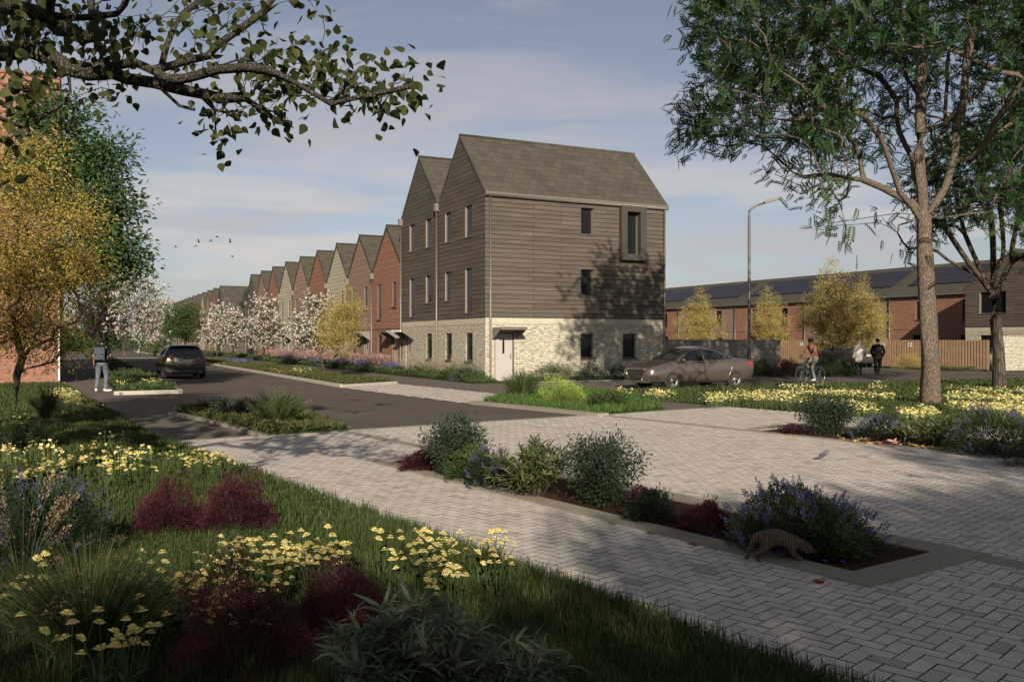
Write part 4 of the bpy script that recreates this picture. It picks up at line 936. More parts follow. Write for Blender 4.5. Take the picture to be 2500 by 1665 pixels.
T = np.concatenate([depth_poly(R1([(-50, -60), (200, -60), (650, -60), (720, 350), (600, 560), (400, 420), (0, 330), (-150, 200)]), 60, 5.1, 6.6, 31),
  depth_poly(R1([(700, 0), (900, 60), (1000, 200), (1000, 420), (800, 440), (700, 300)]), 22, 5.2, 6.2, 32), depth_poly(R1([(1000, 0), (1500, -80), (1800, -60), (1900, 120), (1500, 330), (1300, 420), (1050, 380)]), 30, 5.5, 6.6, 33),
  depth_poly(R1([(1200, 420), (1700, 380), (2300, 300), (2400, 420), (2200, 700), (2000, 760), (1700, 640), (1400, 560)]), 62, 5.2, 6.3, 34), depth_poly(R1([(1250, 700), (1400, 780), (1850, 830), (2150, 960), (2200, 880), (1900, 760), (1500, 700)]), 14, 5.8, 6.4, 35),
  depth_poly(R1([(2000, -60), (2200, -60), (2300, 120), (2150, 60)]), 5, 5.6, 6.2, 36), depth_poly(R1([(2350, 480), (2600, 380), (2950, 560), (3000, 640), (2700, 820), (2400, 760)]), 30, 4.9, 5.5, 37),
  depth_poly(R1([(1450, 940), (1620, 920), (1640, 1040), (1560, 1040)]), 4, 6., 6.2, 38), depth_poly(R1([(0, 550), (230, 560), (300, 660), (0, 640)]), 14, 4.9, 5.6, 39), depth_poly(R1([(700, 560), (850, 600), (800, 700), (690, 680)]), 8, 5.3, 6.0, 40), depth_poly(R1([(0, 700), (240, 1150), (0, 1300)]), 9, 4.8, 5.4, 41)])
T = np.concatenate([T, ellipsoids([(-5.0, 5.0, 7.1, 3.0, 2.2, 1.5), (-2.4, 1.8, 5.5, 1.3, 1.3, .6), (-7.5, 4.0, 6.6, 2.2, 2.4, 1.3), (-5.5, 1.6, 6.0, 3., 2.0, 1.2)], 520, 45, .2)])
T = T[(T[:, 1] < 6.8)&((T[:, 2]-HC)/np.maximum(T[:, 1], .5) > -9)]; T = T[((T[:, 2]-HC)/T[:, 1] < .37)|((T[:, 2]-HC)/T[:, 1] > .47)|(T[:, 2] < 4.3)]
mb, e, d = grow_tree(trunk, T-base, .040, .0020, .12, 14, .75, limbs, curl=.9, trad=[.2, .17, .15, .12, .075, .045])
mb.build('trunk', MT['barkbough'], t)
c = MB(); rs = np.random.RandomState(5); per = 5; n = len(e)*per; c0 = np.repeat(e, per, 0)+rs.randn(n, 3)*.085
x = norm(rs.randn(n, 3)*.7+np.array([0, 0, -.6])); up = norm(rs.randn(n, 3)+np.array([0, -.2, .8]))
c.scatter(HEART[0], HEART[1], c0, frames(x, up), np.where(c0[:, 2]+base[2] > 4.3, .19, .040+.034*rs.rand(n)), 0, rs.rand(n))
c.build('crown', MT['lv_heart'], t)

# --- left side: golden tree and maple
base = G(41, 1061); rs = np.random.RandomState(3)
YL = base[1]
spec = []
for (x, y, rx, ry) in ((60, 430, 110, 90), (150, 520, 100, 100), (40, 560, 150, 120), (190, 640, 80, 60), (100, 680, 170, 110), (60, 800, 160, 90), (130, 420, 40, 60), (-80, 600, 150, 200), (-40, 380, 90, 90), (170, 770, 70, 60), (20, 320, 60, 40), (70, 700, 120, 80), (120, 850, 80, 50), (30, 800, 90, 70), (210, 560, 50, 90), (110, 360, 60, 50)):
    c_ = P(x, y, YL)-base; k = YL/FPX; spec.append((c_[0], rs.uniform(-.5, .5), c_[2], rx*k, (rx+ry)/2*k, ry*k))
crown_tree('golden_tree', 'golden-leaved tree with slim dark trunk standing in the left lawn, foreground', base, 5.6, 4., spec, 7, trunk_r=.085, n=430, per=115, leader=.82, leafm_='lv_gold', leafsize=.058, rad=.19, fork=.19)
base = G(93, 968); YL = base[1]; spec = []
for (x, y, rx, ry) in ((205, 300, 38, 60), (190, 400, 75, 90), (290, 380, 48, 45), (240, 500, 90, 90), (270, 600, 75, 70), (85, 275, 50, 70), (310, 640, 50, 50), (200, 650, 90, 60), (80, 440, 70, 90)):
    c_ = P(x, y, YL)-base; k = YL/FPX; spec.append((c_[0], rs.uniform(-.8, .8), c_[2], rx*k, (rx+ry)/2*k, ry*k))
crown_tree('maple_tree', 'tall green maple with pale trunk in front of the brick block on the left', base, 8.8, 6., spec, 17, trunk_r=.17, n=330, per=58, leafm_='lv_maple', leafsize=.19, rad=.30, barkm='barkpale', fork=.3)
# --- magnolias, yellow street tree and others along the street
MG = 'white flowering magnolias along the street'
mag = crown_tree('magnolia', 'largest white magnolia with forking trunk, behind the person with the backpack', G(303, 919), 5.6, 4.4, 'round', 23, MG, trunk_r=.08, n=200, per=34, leafm_='lv_green', leafsize=.10, rad=.19, blossom=True, fork=.22)
magm = crown_tree('magnolia', 'white magnolia right beside the yellow tree on the right verge', G(792, 911.5), 4.1, 2.9, 'round', 29, MG, trunk_r=.06, n=130, per=36, leafm_='lv_green', leafsize=.10, rad=.15, blossom=True, fork=.24, lean=(-.45, 0))
for px, py, h, lb, rz in ((643, 895.5, 4.3, 'white magnolia on the right verge, second from the yellow tree', 2.1), (527, 880, 4.6, 'white magnolia on the right verge behind the dark car, third from the yellow tree', 4.), (575, 885, 3.8, 'small white magnolia between the second and third on the right verge', 1.1),
                       (271, 886, 5.4, 'white magnolia standing behind the largest one in the left island', .7), (388, 873, 5.6, 'white magnolia far down the left island, left of the green tree', 3.), (365, 868, 5.9, 'farthest white magnolia seen past the left island', 5.)):
    g = G(px, py); dup(magm, g, rz, h/4.1*1.06, lb, MG)
crown_tree('golden_tree', 'yellow-leaved young tree on the right verge in front of the brown house', G(833, 921), 3.9, 2.5, 'round', 31, None, trunk_r=.05, n=230, per=62, leafm_='lv_yellow', leafsize=.078, rad=.13, fork=.26)
gt = crown_tree('leafy_tree', 'bushy green tree among the magnolias, above the dark car', G(450, 874), 5.4, 4.2, 'round', 33, None, trunk_r=.1, n=150, per=60, leafm_='lv_green', leafsize=.2, rad=.25, fork=.2)
crown_tree('birch_tree', 'slim blue-green birch with pale stem in the gap between the terraces', UV(S0+64.5, 17.3), 8.2, 3.2, 'cone', 35, None, trunk_r=.1, n=150, per=70, leafm_='lv_birch', leafsize=.2, rad=.25, barkm='barkwhite', fork=.15)
YG = 'yellow young trees in front of the solar terrace'
yt = crown_tree('golden_tree', 'biggest yellow tree, in front of the slatted fence behind the cyclist', P(2033, 900, 47)*[1, 1, 0], 6.1, 4.1, 'cone', 41, YG, trunk_r=.09, n=270, per=70, leafm_='lv_yellow', leafsize=.10, rad=.17, fork=.22)
for px, Y, h, lb in ((2105, 52, 5.6, 'yellow tree just right of the biggest, above the couple on foot'), (1876, 58, 5.3, 'yellow tree immediately right of the street lamp'), (1708, 60, 5.3, 'yellow tree left of the street lamp, nearest the corner house')):
    dup(yt, P(px, 900, Y)*[1, 1, 0], px*.01, (h/6.1*.92, h/6.1*.92, h/6.1), lb, YG)
# trees beside and behind the viewer: they throw the long shade over lawn and paving
def shade_tree(x, y, lb, s=1., src=[None], rz=0.):
    if src[0] is None:
        src[0] = crown_tree('shade_tree', lb, (x, y, 0), 9., 7., [(0, 0, 6.6, 3.3, 3.0, 2.2), (1.6, .3, 5.2, 2.0, 1.8, 1.5), (-1.7, -.4, 5.0, 1.9, 1.7, 1.4)], 51, 'shade trees behind the viewer', trunk_r=.19, n=260, per=90, leafm_='lv_green', leafsize=.25, rad=.34, fork=.3, barkm='bark')
        src[0].rotation_euler.z = rz; return
    dup(src[0], (x, y, 0), rz, s, lb)
for x_, y_, s_, r_, lb in ((3.9, -15.2, 1., 0, 'leafy shade tree behind the viewer, nearest the middle'), (7.4, -12.9, 1.05, 2., 'leafy shade tree behind the viewer, right of the middle one'), (9.9, -8.3, 1., 4., 'leafy shade tree behind the viewer, nearest on the right'), (11.2, -14.2, 1.05, 5., 'leafy shade tree behind the viewer, farthest right'), (-.4, -15.5, 1., 1., 'leafy shade tree behind the viewer, left of the middle one'), (-5., -15.7, 1., 3., 'leafy shade tree behind the viewer, farthest left'), (5.9, -14.6, 1.1, 4.4, 'leafy shade tree behind the viewer, between the two middle ones'), (9.8, -12.4, 1.05, 2.9, 'leafy shade tree behind the viewer, between the two right ones')):
    shade_tree(x_, y_, lb, s_, rz=r_)
# far hedge line and trees closing the street
mb = MB(); rs = np.random.RandomState(8)
for k in range(60):
    u = rs.uniform(150, 190); v = rs.uniform(-30, 17); p = UV(u, v)
    leaf_clumps(mb, ellipsoids([(p[0], p[1], 1.8, 2.6, 2.6, 1.9)], 10, k, .5), 16, .8, .8, LEAF6, seed=k)
tag(mb.build('far_woodland', MT['lv_green']), 'dark green trees closing the far end of the street', 'woodland', kind='stuff')
# ------------------------------------------------------------------ shrubs and herbaceous plants
def dome(n, w, d, h, seed, inner=.35, bumps=.16):
    rs = np.random.RandomState(seed); v = norm(rs.randn(n, 3)*np.array([1, 1, 1])); v[:, 2] = np.abs(v[:, 2])
    r = (inner+(1-inner)*rs.rand(n)**.55)*(1+bumps*wav(v, 5, seed)+bumps*.6*wav(v, 12, seed+1)); return v*r[:, None]*np.array([w/2, d/2, h]), v
def shrub(name, label, pos, w, h, style, seed, leafc='sh_dark', flower=None, n=2500, ls=.03, group=None, cat='shrub', d=None, scale=1.):
    rs = np.random.RandomState(seed); np.random.seed(seed)
    t = thing(name, label, cat, (pos[0], pos[1], pos[2] if len(pos) > 2 else 0), 0, group); d = d or w
    fo = MB(); fl = MB(); st = MB()
    if style in ('fine', 'spike', 'upright'):
        if style == 'upright':
            k = 26; a = rs.rand(k)*6.28; rr = np.sqrt(rs.rand(k)); tips = np.stack([np.cos(a)*rr*w/2, np.sin(a)*rr*d/2, h*(1-.38*rr**1.6)*(.82+.25*rs.rand(k))], 1)
            cs = []
            for tp in tips:
                b0 = tp*[.25, .25, 0]; s = np.linspace(0, 1, 6)[:, None]; pts = b0*(1-s)+tp*s+np.array([0, 0, .08*h])*np.sin(s*np.pi)+rs.randn(6, 3)*.008
                st.tube(pts, np.linspace(.006, .002, 6), 4, cap=False); q = rs.rand(n//k)**.8; idx = q*5; i = np.clip(idx.astype(int), 0, 4); cs.append(pts[i]*(1-(idx-i))[:, None]+pts[i+1]*(idx-i)[:, None])
            pos_ = np.concatenate(cs); off = rs.randn(len(pos_), 3)*.032*(w/.5); P0 = pos_+off; x = norm(off+rs.randn(*off.shape)*.02+[0, 0, .015])
            fo.scatter(*LEAF6, P0, frames(x, rdir(len(P0))), ls*(.6+.7*rs.rand(len(P0))), 0, rs.rand(len(P0)))
            tipset = tips
        else:
            P0, v = dome(n, w, d, h, seed); x = norm(v*.6+rs.randn(n, 3)*.75+[0, 0, .15]); fo.scatter(*LEAF6, P0, frames(x, rdir(n)), ls*(.6+.7*rs.rand(n)), 0, np.clip(rs.rand(n), 0, 1))
            for i in range(14):
                tp = dome(1, w*.8, d*.8, h*.85, seed*31+i, .8)[0][0]; st.tube([tp*[.1, .1, 0], tp*[.5, .5, .55], tp], [.007, .005, .002], 4, cap=False)
            k = int(70*scale); tv = norm(rs.randn(k, 3)+[0, -.1, .75]); tv[:, 2] = np.abs(tv[:, 2]); tipset = tv*np.array([w/2, d/2, h])*(.97+.12*rs.rand(k))[:, None]*(1+.16*wav(tv, 5, seed)+.1*wav(tv, 12, seed+1))[:, None]
            if style == 'fine':      # soft sprigs breaking the outline
                m = int(n*.22); i = rs.randint(0, k, m); P1 = tipset[i]*(1+.06*rs.rand(m))[:, None]+rs.randn(m, 3)*.018*(w/.5); fo.scatter(*LEAF6, P1, frames(norm(P1+rs.randn(m, 3)*.2), rdir(m)), ls*(.5+.6*rs.rand(m)), 0, rs.rand(m))
        if flower:
            if style == 'upright':
                m = 11; pp = np.repeat(tipset, m, 0)+rs.randn(len(tipset)*m, 3)*[.014, .014, .024]; fl.scatter(*LEAF, pp, frames(rdir(len(pp)), rdir(len(pp))), .014+.012*rs.rand(len(pp)), 0, rs.rand(len(pp)))
            else:
                m = 58; q = np.tile(np.linspace(0, 1, m), len(tipset)); dr = norm(tipset*[1, 1, .3]+[0, 0, .5]); H = .085*(h/.5)
                pp = np.repeat(tipset, m, 0)+np.repeat(dr, m, 0)*(q*H)[:, None]+rs.randn(len(q), 3)*(.0125*(1.1-q))[:, None]*(h/.5)
                fl.scatter(*LEAF, pp, frames(norm(np.repeat(dr, m, 0)*.4+rs.randn(len(q), 3)), rdir(len(q))), .018*(1.2-.6*q)*(.7+.5*rs.rand(len(q))), 0, rs.rand(len(q)))
    elif style == 'lance':
        k = n//26
        for i in range(k):
            a = rs.rand()*6.28; rr = math.sqrt(rs.rand()); out = np.array([math.cos(a)*w/2*rr, math.sin(a)*d/2*rr]); hh = h*(.55+.5*rs.rand())*(1-.3*rr*rr)
            s = np.linspace(0, 1, 7)[:, None]; p0 = np.array([*(out*.3), 0]); p1 = np.array([*(out*.8), hh*.9]); p2 = np.array([*(out*1.12), hh*.92]); pts = (1-s)**2*p0+2*s*(1-s)*p1+s*s*p2
            st.tube(pts, np.linspace(.005, .0015, 7), 4, cap=False); m = 26; q = .15+.85*rs.rand(m); idx = q*6; j = np.clip(idx.astype(int), 0, 5); pp = pts[j]*(1-(idx-j))[:, None]+pts[j+1]*(idx-j)[:, None]
            dr = norm(pts[-1]-pts[0]); x = norm(rs.randn(m, 3)*[1, 1, .5]+dr*.7+[0, 0, .12]); fo.scatter(LANCE[0]*[1, .75, 1.6], LANCE[1], pp, frames(x, norm(rs.randn(m, 3)*.5+[0, 0, 1])), ls*(.6+.6*rs.rand(m)), 0, rs.rand(m))
    elif style in ('reed', 'plume'):
        k = n; a = rs.rand(k)*6.28; rr = np.sqrt(rs.rand(k)); sp = rr*(w/2); tip = np.stack([np.cos(a)*sp, np.sin(a)*sp*(d/w), h*(1-.35*rr*rr)*(.6+.45*rs.rand(k))], 1); b0 = tip*[.14, .14, 0]
        s = np.linspace(0, 1, 5); ctrl = b0*.6+tip*.4+np.stack([0*a, 0*a, tip[:, 2]*.35], 1)
        pts = ((1-s)**2)[None, :, None]*b0[:, None]+(2*s*(1-s))[None, :, None]*ctrl[:, None]+(s*s)[None, :, None]*tip[:, None]
        wd = ls*np.array([1, 1, .8, .55, .12])*.5; sd_ = norm(np.cross(tip-b0, rdir(k))); V = np.stack([pts-sd_[:, None]*wd[None, :, None], pts+sd_[:, None]*wd[None, :, None]], 2).reshape(k, 10, 3)
        F0 = np.array([[0, 1, 3, 2], [2, 3, 5, 4], [4, 5, 7, 6], [6, 7, 9, 8]]); F = (F0[None]+(np.arange(k)*10)[:, None, None]).reshape(-1, 4); fo.add(V.reshape(-1, 3), F, 0, np.repeat(rs.rand(k), 4))
        if flower:
            sel = rs.rand(k) < (.16 if style == 'reed' else .34); tp = tip[sel]; pv = pts[sel][:, 3]
            if style == 'reed': m = 9; pp = np.repeat(tp*.75+pv*.25, m, 0)+rs.randn(len(tp)*m, 3)*.006*(h/.6); fl.scatter(*LEAF, pp, frames(rdir(len(pp)), rdir(len(pp))), .009*(h/.6), 0, rs.rand(len(pp)))
            else:
                m = 55; q = np.tile(np.linspace(-.5, .7, m), len(tp)); dr = norm(tp-pv); pp = np.repeat(tp, m, 0)+np.repeat(dr, m, 0)*(q*h*.22)[:, None]+rs.randn(len(q), 3)*.010*(h/.6); fl.scatter(*LEAF, pp, frames(norm(np.repeat(dr, m, 0)+rs.randn(len(q), 3)*.35), rdir(len(q))), .017*(h/.6)*(.7+.5*rs.rand(len(q))), 0, rs.rand(len(q)))
    fo.build('foliage', MT[leafc], t)
    if st.n: st.build('stems', MT['barkdark'], t)
    if fl.n: tag(fl.build('flowers', MT[flower]), kind='stuff').parent = t
    KIDS[t.name] = [o for o in bpy.data.objects if o.parent == t]
    return t
def W(px, py): k = FPX*HC/(py-831.0); return k/FPX     # metres per photo pixel at that ground depth
def S(name, label, x0, x1, y0, y1, style, seed, **kw):
    k = W(0, y1); g = G((x0+x1)/2, y1); w = (x1-x0)*k; g[1] += w*.35; kw.setdefault('ls', .03); kw.setdefault('d', w*.8)
    sc = g[1]/(g[1]-w*.35); gx = ((x0+x1)/2-1250)/FPX*g[1]
    return shrub(name, label, (gx, g[1], kw.pop('z', 0.)), w*sc, (y1-y0)*k*.97, style, seed, **kw)
# foreground left
S('flowering_shrub', 'dark bushy shrub with dusky blue flowers at the left edge of the lawn', -60, 238, 1165, 1400, 'spike', 61, leafc='sh_dark', flower='slateblue', n=14000, ls=.03, scale=.7)
S('feather_grass', 'tall brown feathery grass plumes in front of the dusky blue shrub, left edge', -60, 170, 1180, 1470, 'plume', 62, leafc='reed', flower='plumebrown', n=42, ls=.006)
S('reed_clump', 'big clump of fine dark green reeds in the bottom left corner', -60, 500, 1330, 1700, 'reed', 63, leafc='reed', flower='plumebrown', n=1500, ls=.005)
S('red_shrub', 'low rounded dark red shrub on the lawn, left one of the touching pair', 313, 490, 1196, 1318, 'fine', 64, leafc='sh_red', n=11000, ls=.022)
S('red_shrub', 'taller rounded dark red shrub on the lawn, right one of the touching pair', 478, 672, 1180, 1312, 'fine', 65, leafc='sh_red', n=13000, ls=.022)
S('red_shrub', 'large dark red shrub at the bottom edge beside the reeds', 430, 745, 1425, 1690, 'fine', 66, leafc='sh_red', n=20000, ls=.016)
S('red_shrub', 'dark red shrub behind the broad grey-leaved plant, bottom centre left', 720, 960, 1400, 1600, 'fine', 67, leafc='sh_red', n=15000, ls=.017)
S('leafy_shrub', 'broad grey-green plant with long pointed leaves at the bottom edge', 800, 1180, 1490, 1780, 'lance', 68, leafc='sh_sage', n=1250, ls=.15)
S('leafy_shrub', 'low grey-green plant with long pointed leaves, right of the broad one at the bottom', 1080, 1380, 1590, 1800, 'lance', 69, leafc='sh_sage', n=700, ls=.14)
S('leafy_shrub', 'dark green leafy plant at the left edge behind the yellow flowers', -40, 150, 1035, 1110, 'lance', 70, leafc='sh_mid', n=1600, ls=.12)
S('reed_clump', 'dark grassy clump between the two left trunks', 60, 170, 935, 1035, 'reed', 71, leafc='reed', n=500, ls=.014)
# central bed
def CB(*a, **k): return S(*a, z=.015, **k)
CB('red_shrub', 'dark red shrub at the far left tip of the central bed', 986, 1085, 1104, 1155, 'fine', 72, leafc='sh_red', n=7000, ls=.028)
CB('flowering_shrub', 'tallest dark shrub with small dusky flowers near the left tip of the central bed', 1035, 1198, 1022, 1174, 'upright', 73, leafc='sh_dark', flower='slateblue', n=7500, ls=.042)
CB('leafy_shrub', 'light green leafy shrub at the foot of the tallest shrub in the central bed', 1095, 1200, 1100, 1180, 'fine', 74, leafc='sh_mid', n=2400, ls=.05)
CB('flowering_shrub', 'low blue-flowered shrub left of the long-leaved plant in the central bed', 1132, 1258, 1112, 1196, 'spike', 75, leafc='sh_dark', flower='slateblue', n=4500, ls=.036)
CB('leafy_shrub', 'arching plant with long narrow green leaves in the middle of the central bed', 1195, 1405, 1078, 1228, 'lance', 76, leafc='sh_willow', n=1250, ls=.15)
CB('flowering_shrub', 'open dark shrub with dusky flower tips right of the long-leaved plant', 1360, 1582, 1068, 1250, 'upright', 77, leafc='sh_dark', flower='slateblue', n=9000, ls=.040)
CB('red_shrub', 'small red shrub behind the dark green cushion in the central bed', 1525, 1600, 1196, 1238, 'fine', 78, leafc='sh_red', n=2500, ls=.028)
CB('leafy_shrub', 'small dark green cushion shrub between the two red ones in the central bed', 1532, 1650, 1210, 1284, 'fine', 79, leafc='sh_dark', n=3200, ls=.035)
CB('red_shrub', 'round dark red shrub left of the big blue-flowered shrub by the cat', 1664, 1798, 1236, 1310, 'fine', 80, leafc='sh_red', n=11000, ls=.019)
CB('flowering_shrub', 'big dome of blue-violet flower spikes beside the cat', 1782, 2125, 1200, 1365, 'spike', 81, leafc='sh_mid', flower='violet', n=17000, ls=.030, scale=2.0)
CB('leafy_shrub', 'fresh green leafy patch at the front of the big blue-flowered dome', 1960, 2112, 1285, 1376, 'fine', 82, leafc='sh_mid', n=4200, ls=.038)
# right bed
CB('red_shrub', 'small dark red shrub at the left tip of the right-hand bed', 1912, 1960, 1040, 1063, 'fine', 83, leafc='sh_red', n=1200, ls=.04)
CB('flowering_shrub', 'tall dark dusky-flowered shrub at the left end of the right-hand bed', 1925, 2095, 968, 1070, 'upright', 84, leafc='sh_dark', flower='slateblue', n=8000, ls=.05)
CB('flowering_shrub', 'blue-flowered shrub second from the left in the right-hand bed', 2075, 2225, 1024, 1082, 'spike', 85, leafc='sh_dark', flower='slateblue', n=3800, ls=.045)
CB('leafy_shrub', 'long-leaved green plant in the middle of the right-hand bed', 2190, 2380, 1022, 1094, 'lance', 86, leafc='sh_willow', n=1300, ls=.15)
CB('flowering_shrub', 'large blue-violet flowering shrub at the right edge of the picture', 2325, 2540, 1010, 1120, 'spike', 87, leafc='sh_mid', flower='slateblue', n=7500, ls=.05, scale=1.6)
CB('flowering_shrub', 'blue-flowered shrub partly cut by the right picture edge', 2470, 2640, 1040, 1150, 'spike', 88, leafc='sh_mid', flower='slateblue', n=4000, ls=.05)
# right island
S('grass_clump', 'dark arching grass clump in front of the side door, right of the crossing', 1215, 1330, 895, 976, 'reed', 89, leafc='reed', n=700, ls=.016)
S('lime_shrub', 'bright lime green shrub on the right island', 1316, 1432, 926, 990, 'fine', 90, leafc='sh_lime', n=4200, ls=.05)
S('leafy_shrub', 'dark reddish green bushy plant right of the lime green shrub', 1428, 1540, 950, 1000, 'lance', 91, leafc='sh_mid', n=1500, ls=.13)
# left island near the road
S('red_shrub', 'small reddish shrub at the left tip of the roadside planting', 470, 522, 984, 1014, 'fine', 92, leafc='sh_red', n=1400, ls=.045)
S('leafy_shrub', 'grey-green bushy plant with narrow leaves beside the tall reeds', 510, 632, 966, 1028, 'lance', 93, leafc='sh_sage', n=2600, ls=.14)
S('reed_clump', 'tall fine reeds with small dotted flower heads in the roadside planting', 598, 765, 938, 1052, 'reed', 94, leafc='reed', flower='plume', n=800, ls=.012)
# by the house walls
S('leafy_shrub', 'loose green shrub against the brick wall right of the side door', 1284, 1418, 890, 932, 'fine', 95, leafc='sh_mid', n=4500, ls=.06)
S('dark_shrub', 'dark purple-leaved shrub under the ground floor window of the corner house', 1405, 1480, 892, 930, 'fine', 96, leafc='sh_dark', n=2200, ls=.07, flower='slateblue')
S('dark_shrub', 'dark purple-leaved shrub in front of the sedan bonnet, against the brick', 1465, 1540, 888, 930, 'fine', 97, leafc='sh_dark', n=2200, ls=.07, flower='slateblue')
for i, (x0, x1, y0, y1, c_, fc, lb) in enumerate(((1828, 1890, 882, 920, 'sh_dark', None, 'dark evergreen bush at the foot of the street lamp'), (1875, 1960, 878, 921, 'sh_red', None, 'brownish bush between the street lamp and the cyclist'), (1960, 2030, 880, 920, 'sh_dark', None, 'dark bush seen through the bicycle'),
      (2015, 2085, 876, 920, 'sh_mid', None, 'green bush left of the woman in the pale coat'), (2183, 2258, 866, 902, 'lv_yellow', None, 'yellow-green bush behind the parked car'), (2298, 2372, 876, 902, 'sh_mid', None, 'low green bush in front of the right end of the fence'), (2355, 2424, 874, 902, 'sh_dark', 'blossom', 'white flowering bush behind the smaller tree trunk'))):
    S('bush', lb, x0, x1, y0, y1, 'fine', 110+i, leafc=c_, flower=fc, n=4600, ls=.06)
# front garden strip of the houses: grasses and purple flowers
FG = [(1.0, 'violet', 'spike', 'purple flowering clump at the corner of the house'), (2.6, None, 'plume', 'pale feather grass clump nearest the house corner'), (4.2, None, 'plume2', 'pinkish feather grass under the middle window'), (5.8, None, 'plume', 'pale feather grass clump left of the downpipe'),
      (7.6, None, 'plume', 'pale feather grass clump by the white-canopied door'), (11.0, None, 'plume2', 'pink feather grass clump before the red brick house'), (13.2, 'violet', 'spike', 'purple flowering clump before the red brick house')]
for i, (s, f, k, lb) in enumerate(FG):
    p = UV(S0+s-.6, V0-.62)
    if k == 'spike': shrub('flowering_clump', lb, p, 1.3, .72, 'spike', 130+i, 'sh_mid', 'violet', 2200, .06, d=.9)
    else: shrub('feather_grass', lb, p, 1.5, .95 if k == 'plume' else .8, 'plume', 130+i, 'reed', 'plume' if k == 'plume' else 'pinkplume', 130, .016, d=.9)

# ------------------------------------------------------------------ grass, ground cover and flowers
def blades(mb, pts, z, h, wd, seed, lean=.5):
    rs = np.random.RandomState(seed); n = len(pts); a = rs.rand(n)*6.28; X = np.stack([np.cos(a), np.sin(a), 0*a], 1); Z = norm(np.stack([rs.randn(n)*lean*.5, rs.randn(n)*lean*.5, np.ones(n)], 1))
    R = frames(X, Z); hh = h*(.5+.8*rs.rand(n)); S_ = np.stack([np.broadcast_to(wd, (n,)), hh, hh], 1)
    mb.scatter(BLADE[0], BLADE[1], np.c_[pts, np.full(n, z)], R, S_, 0, rs.rand(n))
def lawn_grass(name, label, poly, z, bands, mat, seed, edge=None):
    np.random.seed(seed); mb = MB(); q = np.array(poly)[:, :2]
    for (Y0, Y1, dens, h, wd) in bands:
        x0, x1 = -.66*Y1-1.0, .66*Y1+1.0; A = (x1-x0)*(Y1-Y0); n = int(A*dens); p = np.stack([x0+(x1-x0)*np.random.rand(n), Y0+(Y1-Y0)*np.random.rand(n)], 1)
        keep = (np.abs(p[:, 0]) < .66*p[:, 1]+1.0) & in_poly(p, q); p = p[keep]
        tuft = .5+.5*wav(np.c_[p*1.0, np.zeros(len(p))], 3., seed); blades(mb, p, z, h*(.7+.6*tuft), wd, seed+int(Y0))
    return tag(mb.build(name, MT[mat]), label, 'grass', kind='stuff')
lawn_grass('grass', 'dark green grass of the left-hand lawn', LAWN_L, .02, [(2.6, 5, 9000, .066, .0055), (5, 8, 5200, .068, .0075), (8, 13, 2000, .07, .012), (13, 20, 800, .08, .02), (20, 36, 250, .09, .03)], 'grass', 200)
lawn_grass('grass', 'sunlit grass of the right-hand lawn', LAWN_R, .03, [(14, 20, 800, .10, .018), (20, 28, 420, .10, .026), (28, 42, 150, .10, .04)], 'grass', 201)
def edge_tufts(mb, A, B, n, h, seed, spread=.06, wd=.007):
    rs = np.random.RandomState(seed); s = rs.rand(n)[:, None]; A = np.array(A)[:2]; B = np.array(B)[:2]; dr = norm(B-A); nn = np.array([-dr[1], dr[0]])
    cl = .5+.5*np.sin(s*67+np.sin(s*31)*3); s_ = s[(rs.rand(n)[:, None] < .35+.65*cl)[:, 0]]; m = len(s_)
    blades(mb, A*(1-s_)+B*s_+nn*(rs.randn(m)[:, None]*spread), .01, h, wd, seed, .9)
mb = MB(); edge_tufts(mb, AB(-8, 3.8), AB(3, 3.8), 9000, .10, 1); edge_tufts(mb, AB(-15.4, 3.8), AB(-8, 3.8), 3000, .10, 2, wd=.012)
tag(mb.build('grass_edge', MT['grass']), 'longer grass spilling over the paving edge', 'grass', kind='stuff')
def cover(name, label, polys, mat, n, ls, h, seed, z=.08, flower=None, nf=0, cat='ground cover'):
    rs = np.random.RandomState(seed); np.random.seed(seed); mb = MB()
    tot = sum(abs(np.sum(np.array(p)[:, 0]*np.roll(np.array(p)[:, 1], -1)-np.array(p)[:, 1]*np.roll(np.array(p)[:, 0], -1))) for p in polys)
    for p in polys:
        a_ = abs(np.sum(np.array(p)[:, 0]*np.roll(np.array(p)[:, 1], -1)-np.array(p)[:, 1]*np.roll(np.array(p)[:, 0], -1))); k = max(10, int(n*a_/tot)); q = sample_poly(p, k); m = len(q)
        hh = h*(.55+.45*wav(np.c_[q, np.zeros(m)], 1.7, seed)); zc = z+np.abs(hh)*rs.rand(m); x = norm(rs.randn(m, 3)*[1, 1, .4]+[0, 0, .7]); mb.scatter(*LEAF6, np.c_[q, zc], frames(x, rdir(m)), ls*(.6+.7*rs.rand(m)), 0, rs.rand(m))
    o = tag(mb.build(name, MT[mat]), label, cat, kind='stuff')
    return o
def sub(poly_uv, u0, u1): return [UV(max(u0, min(u1, u)), v) for u, v in poly_uv]
cover('ground_cover', 'brownish green ground cover of the right-hand verge', [VER_R], 'cover', 26000, .09, .16, 210, .1)
cover('ground_cover', 'dark ground cover of the left street island', [VER_L], 'sh_mid', 16000, .11, .25, 211, .1)
cover('ground_cover', 'green ground cover of the verges beyond the crossing', [VER_R2, VER_L2], 'cover', 5000, .3, .4, 212, .1)
cover('ground_cover', 'fresh green cover in front of the terrace houses', [[UV(32, 14.15), UV(32, 15.2), UV(60, 15.2), UV(60, 14.15)]], 'sh_mid', 22000, .10, .42, 213, .05)
cover('ground_cover', 'green and mixed cover before the farther terrace houses', [[UV(60, 14.15), UV(60, 15.2), UV(140, 15.2), UV(140, 14.15)]], 'sh_mid', 9000, .22, .5, 214, .05)
cover('ground_cover', 'bright low cover of the right island', [ISL_R], 'grassbright', 12000, .07, .10, 215, .05)
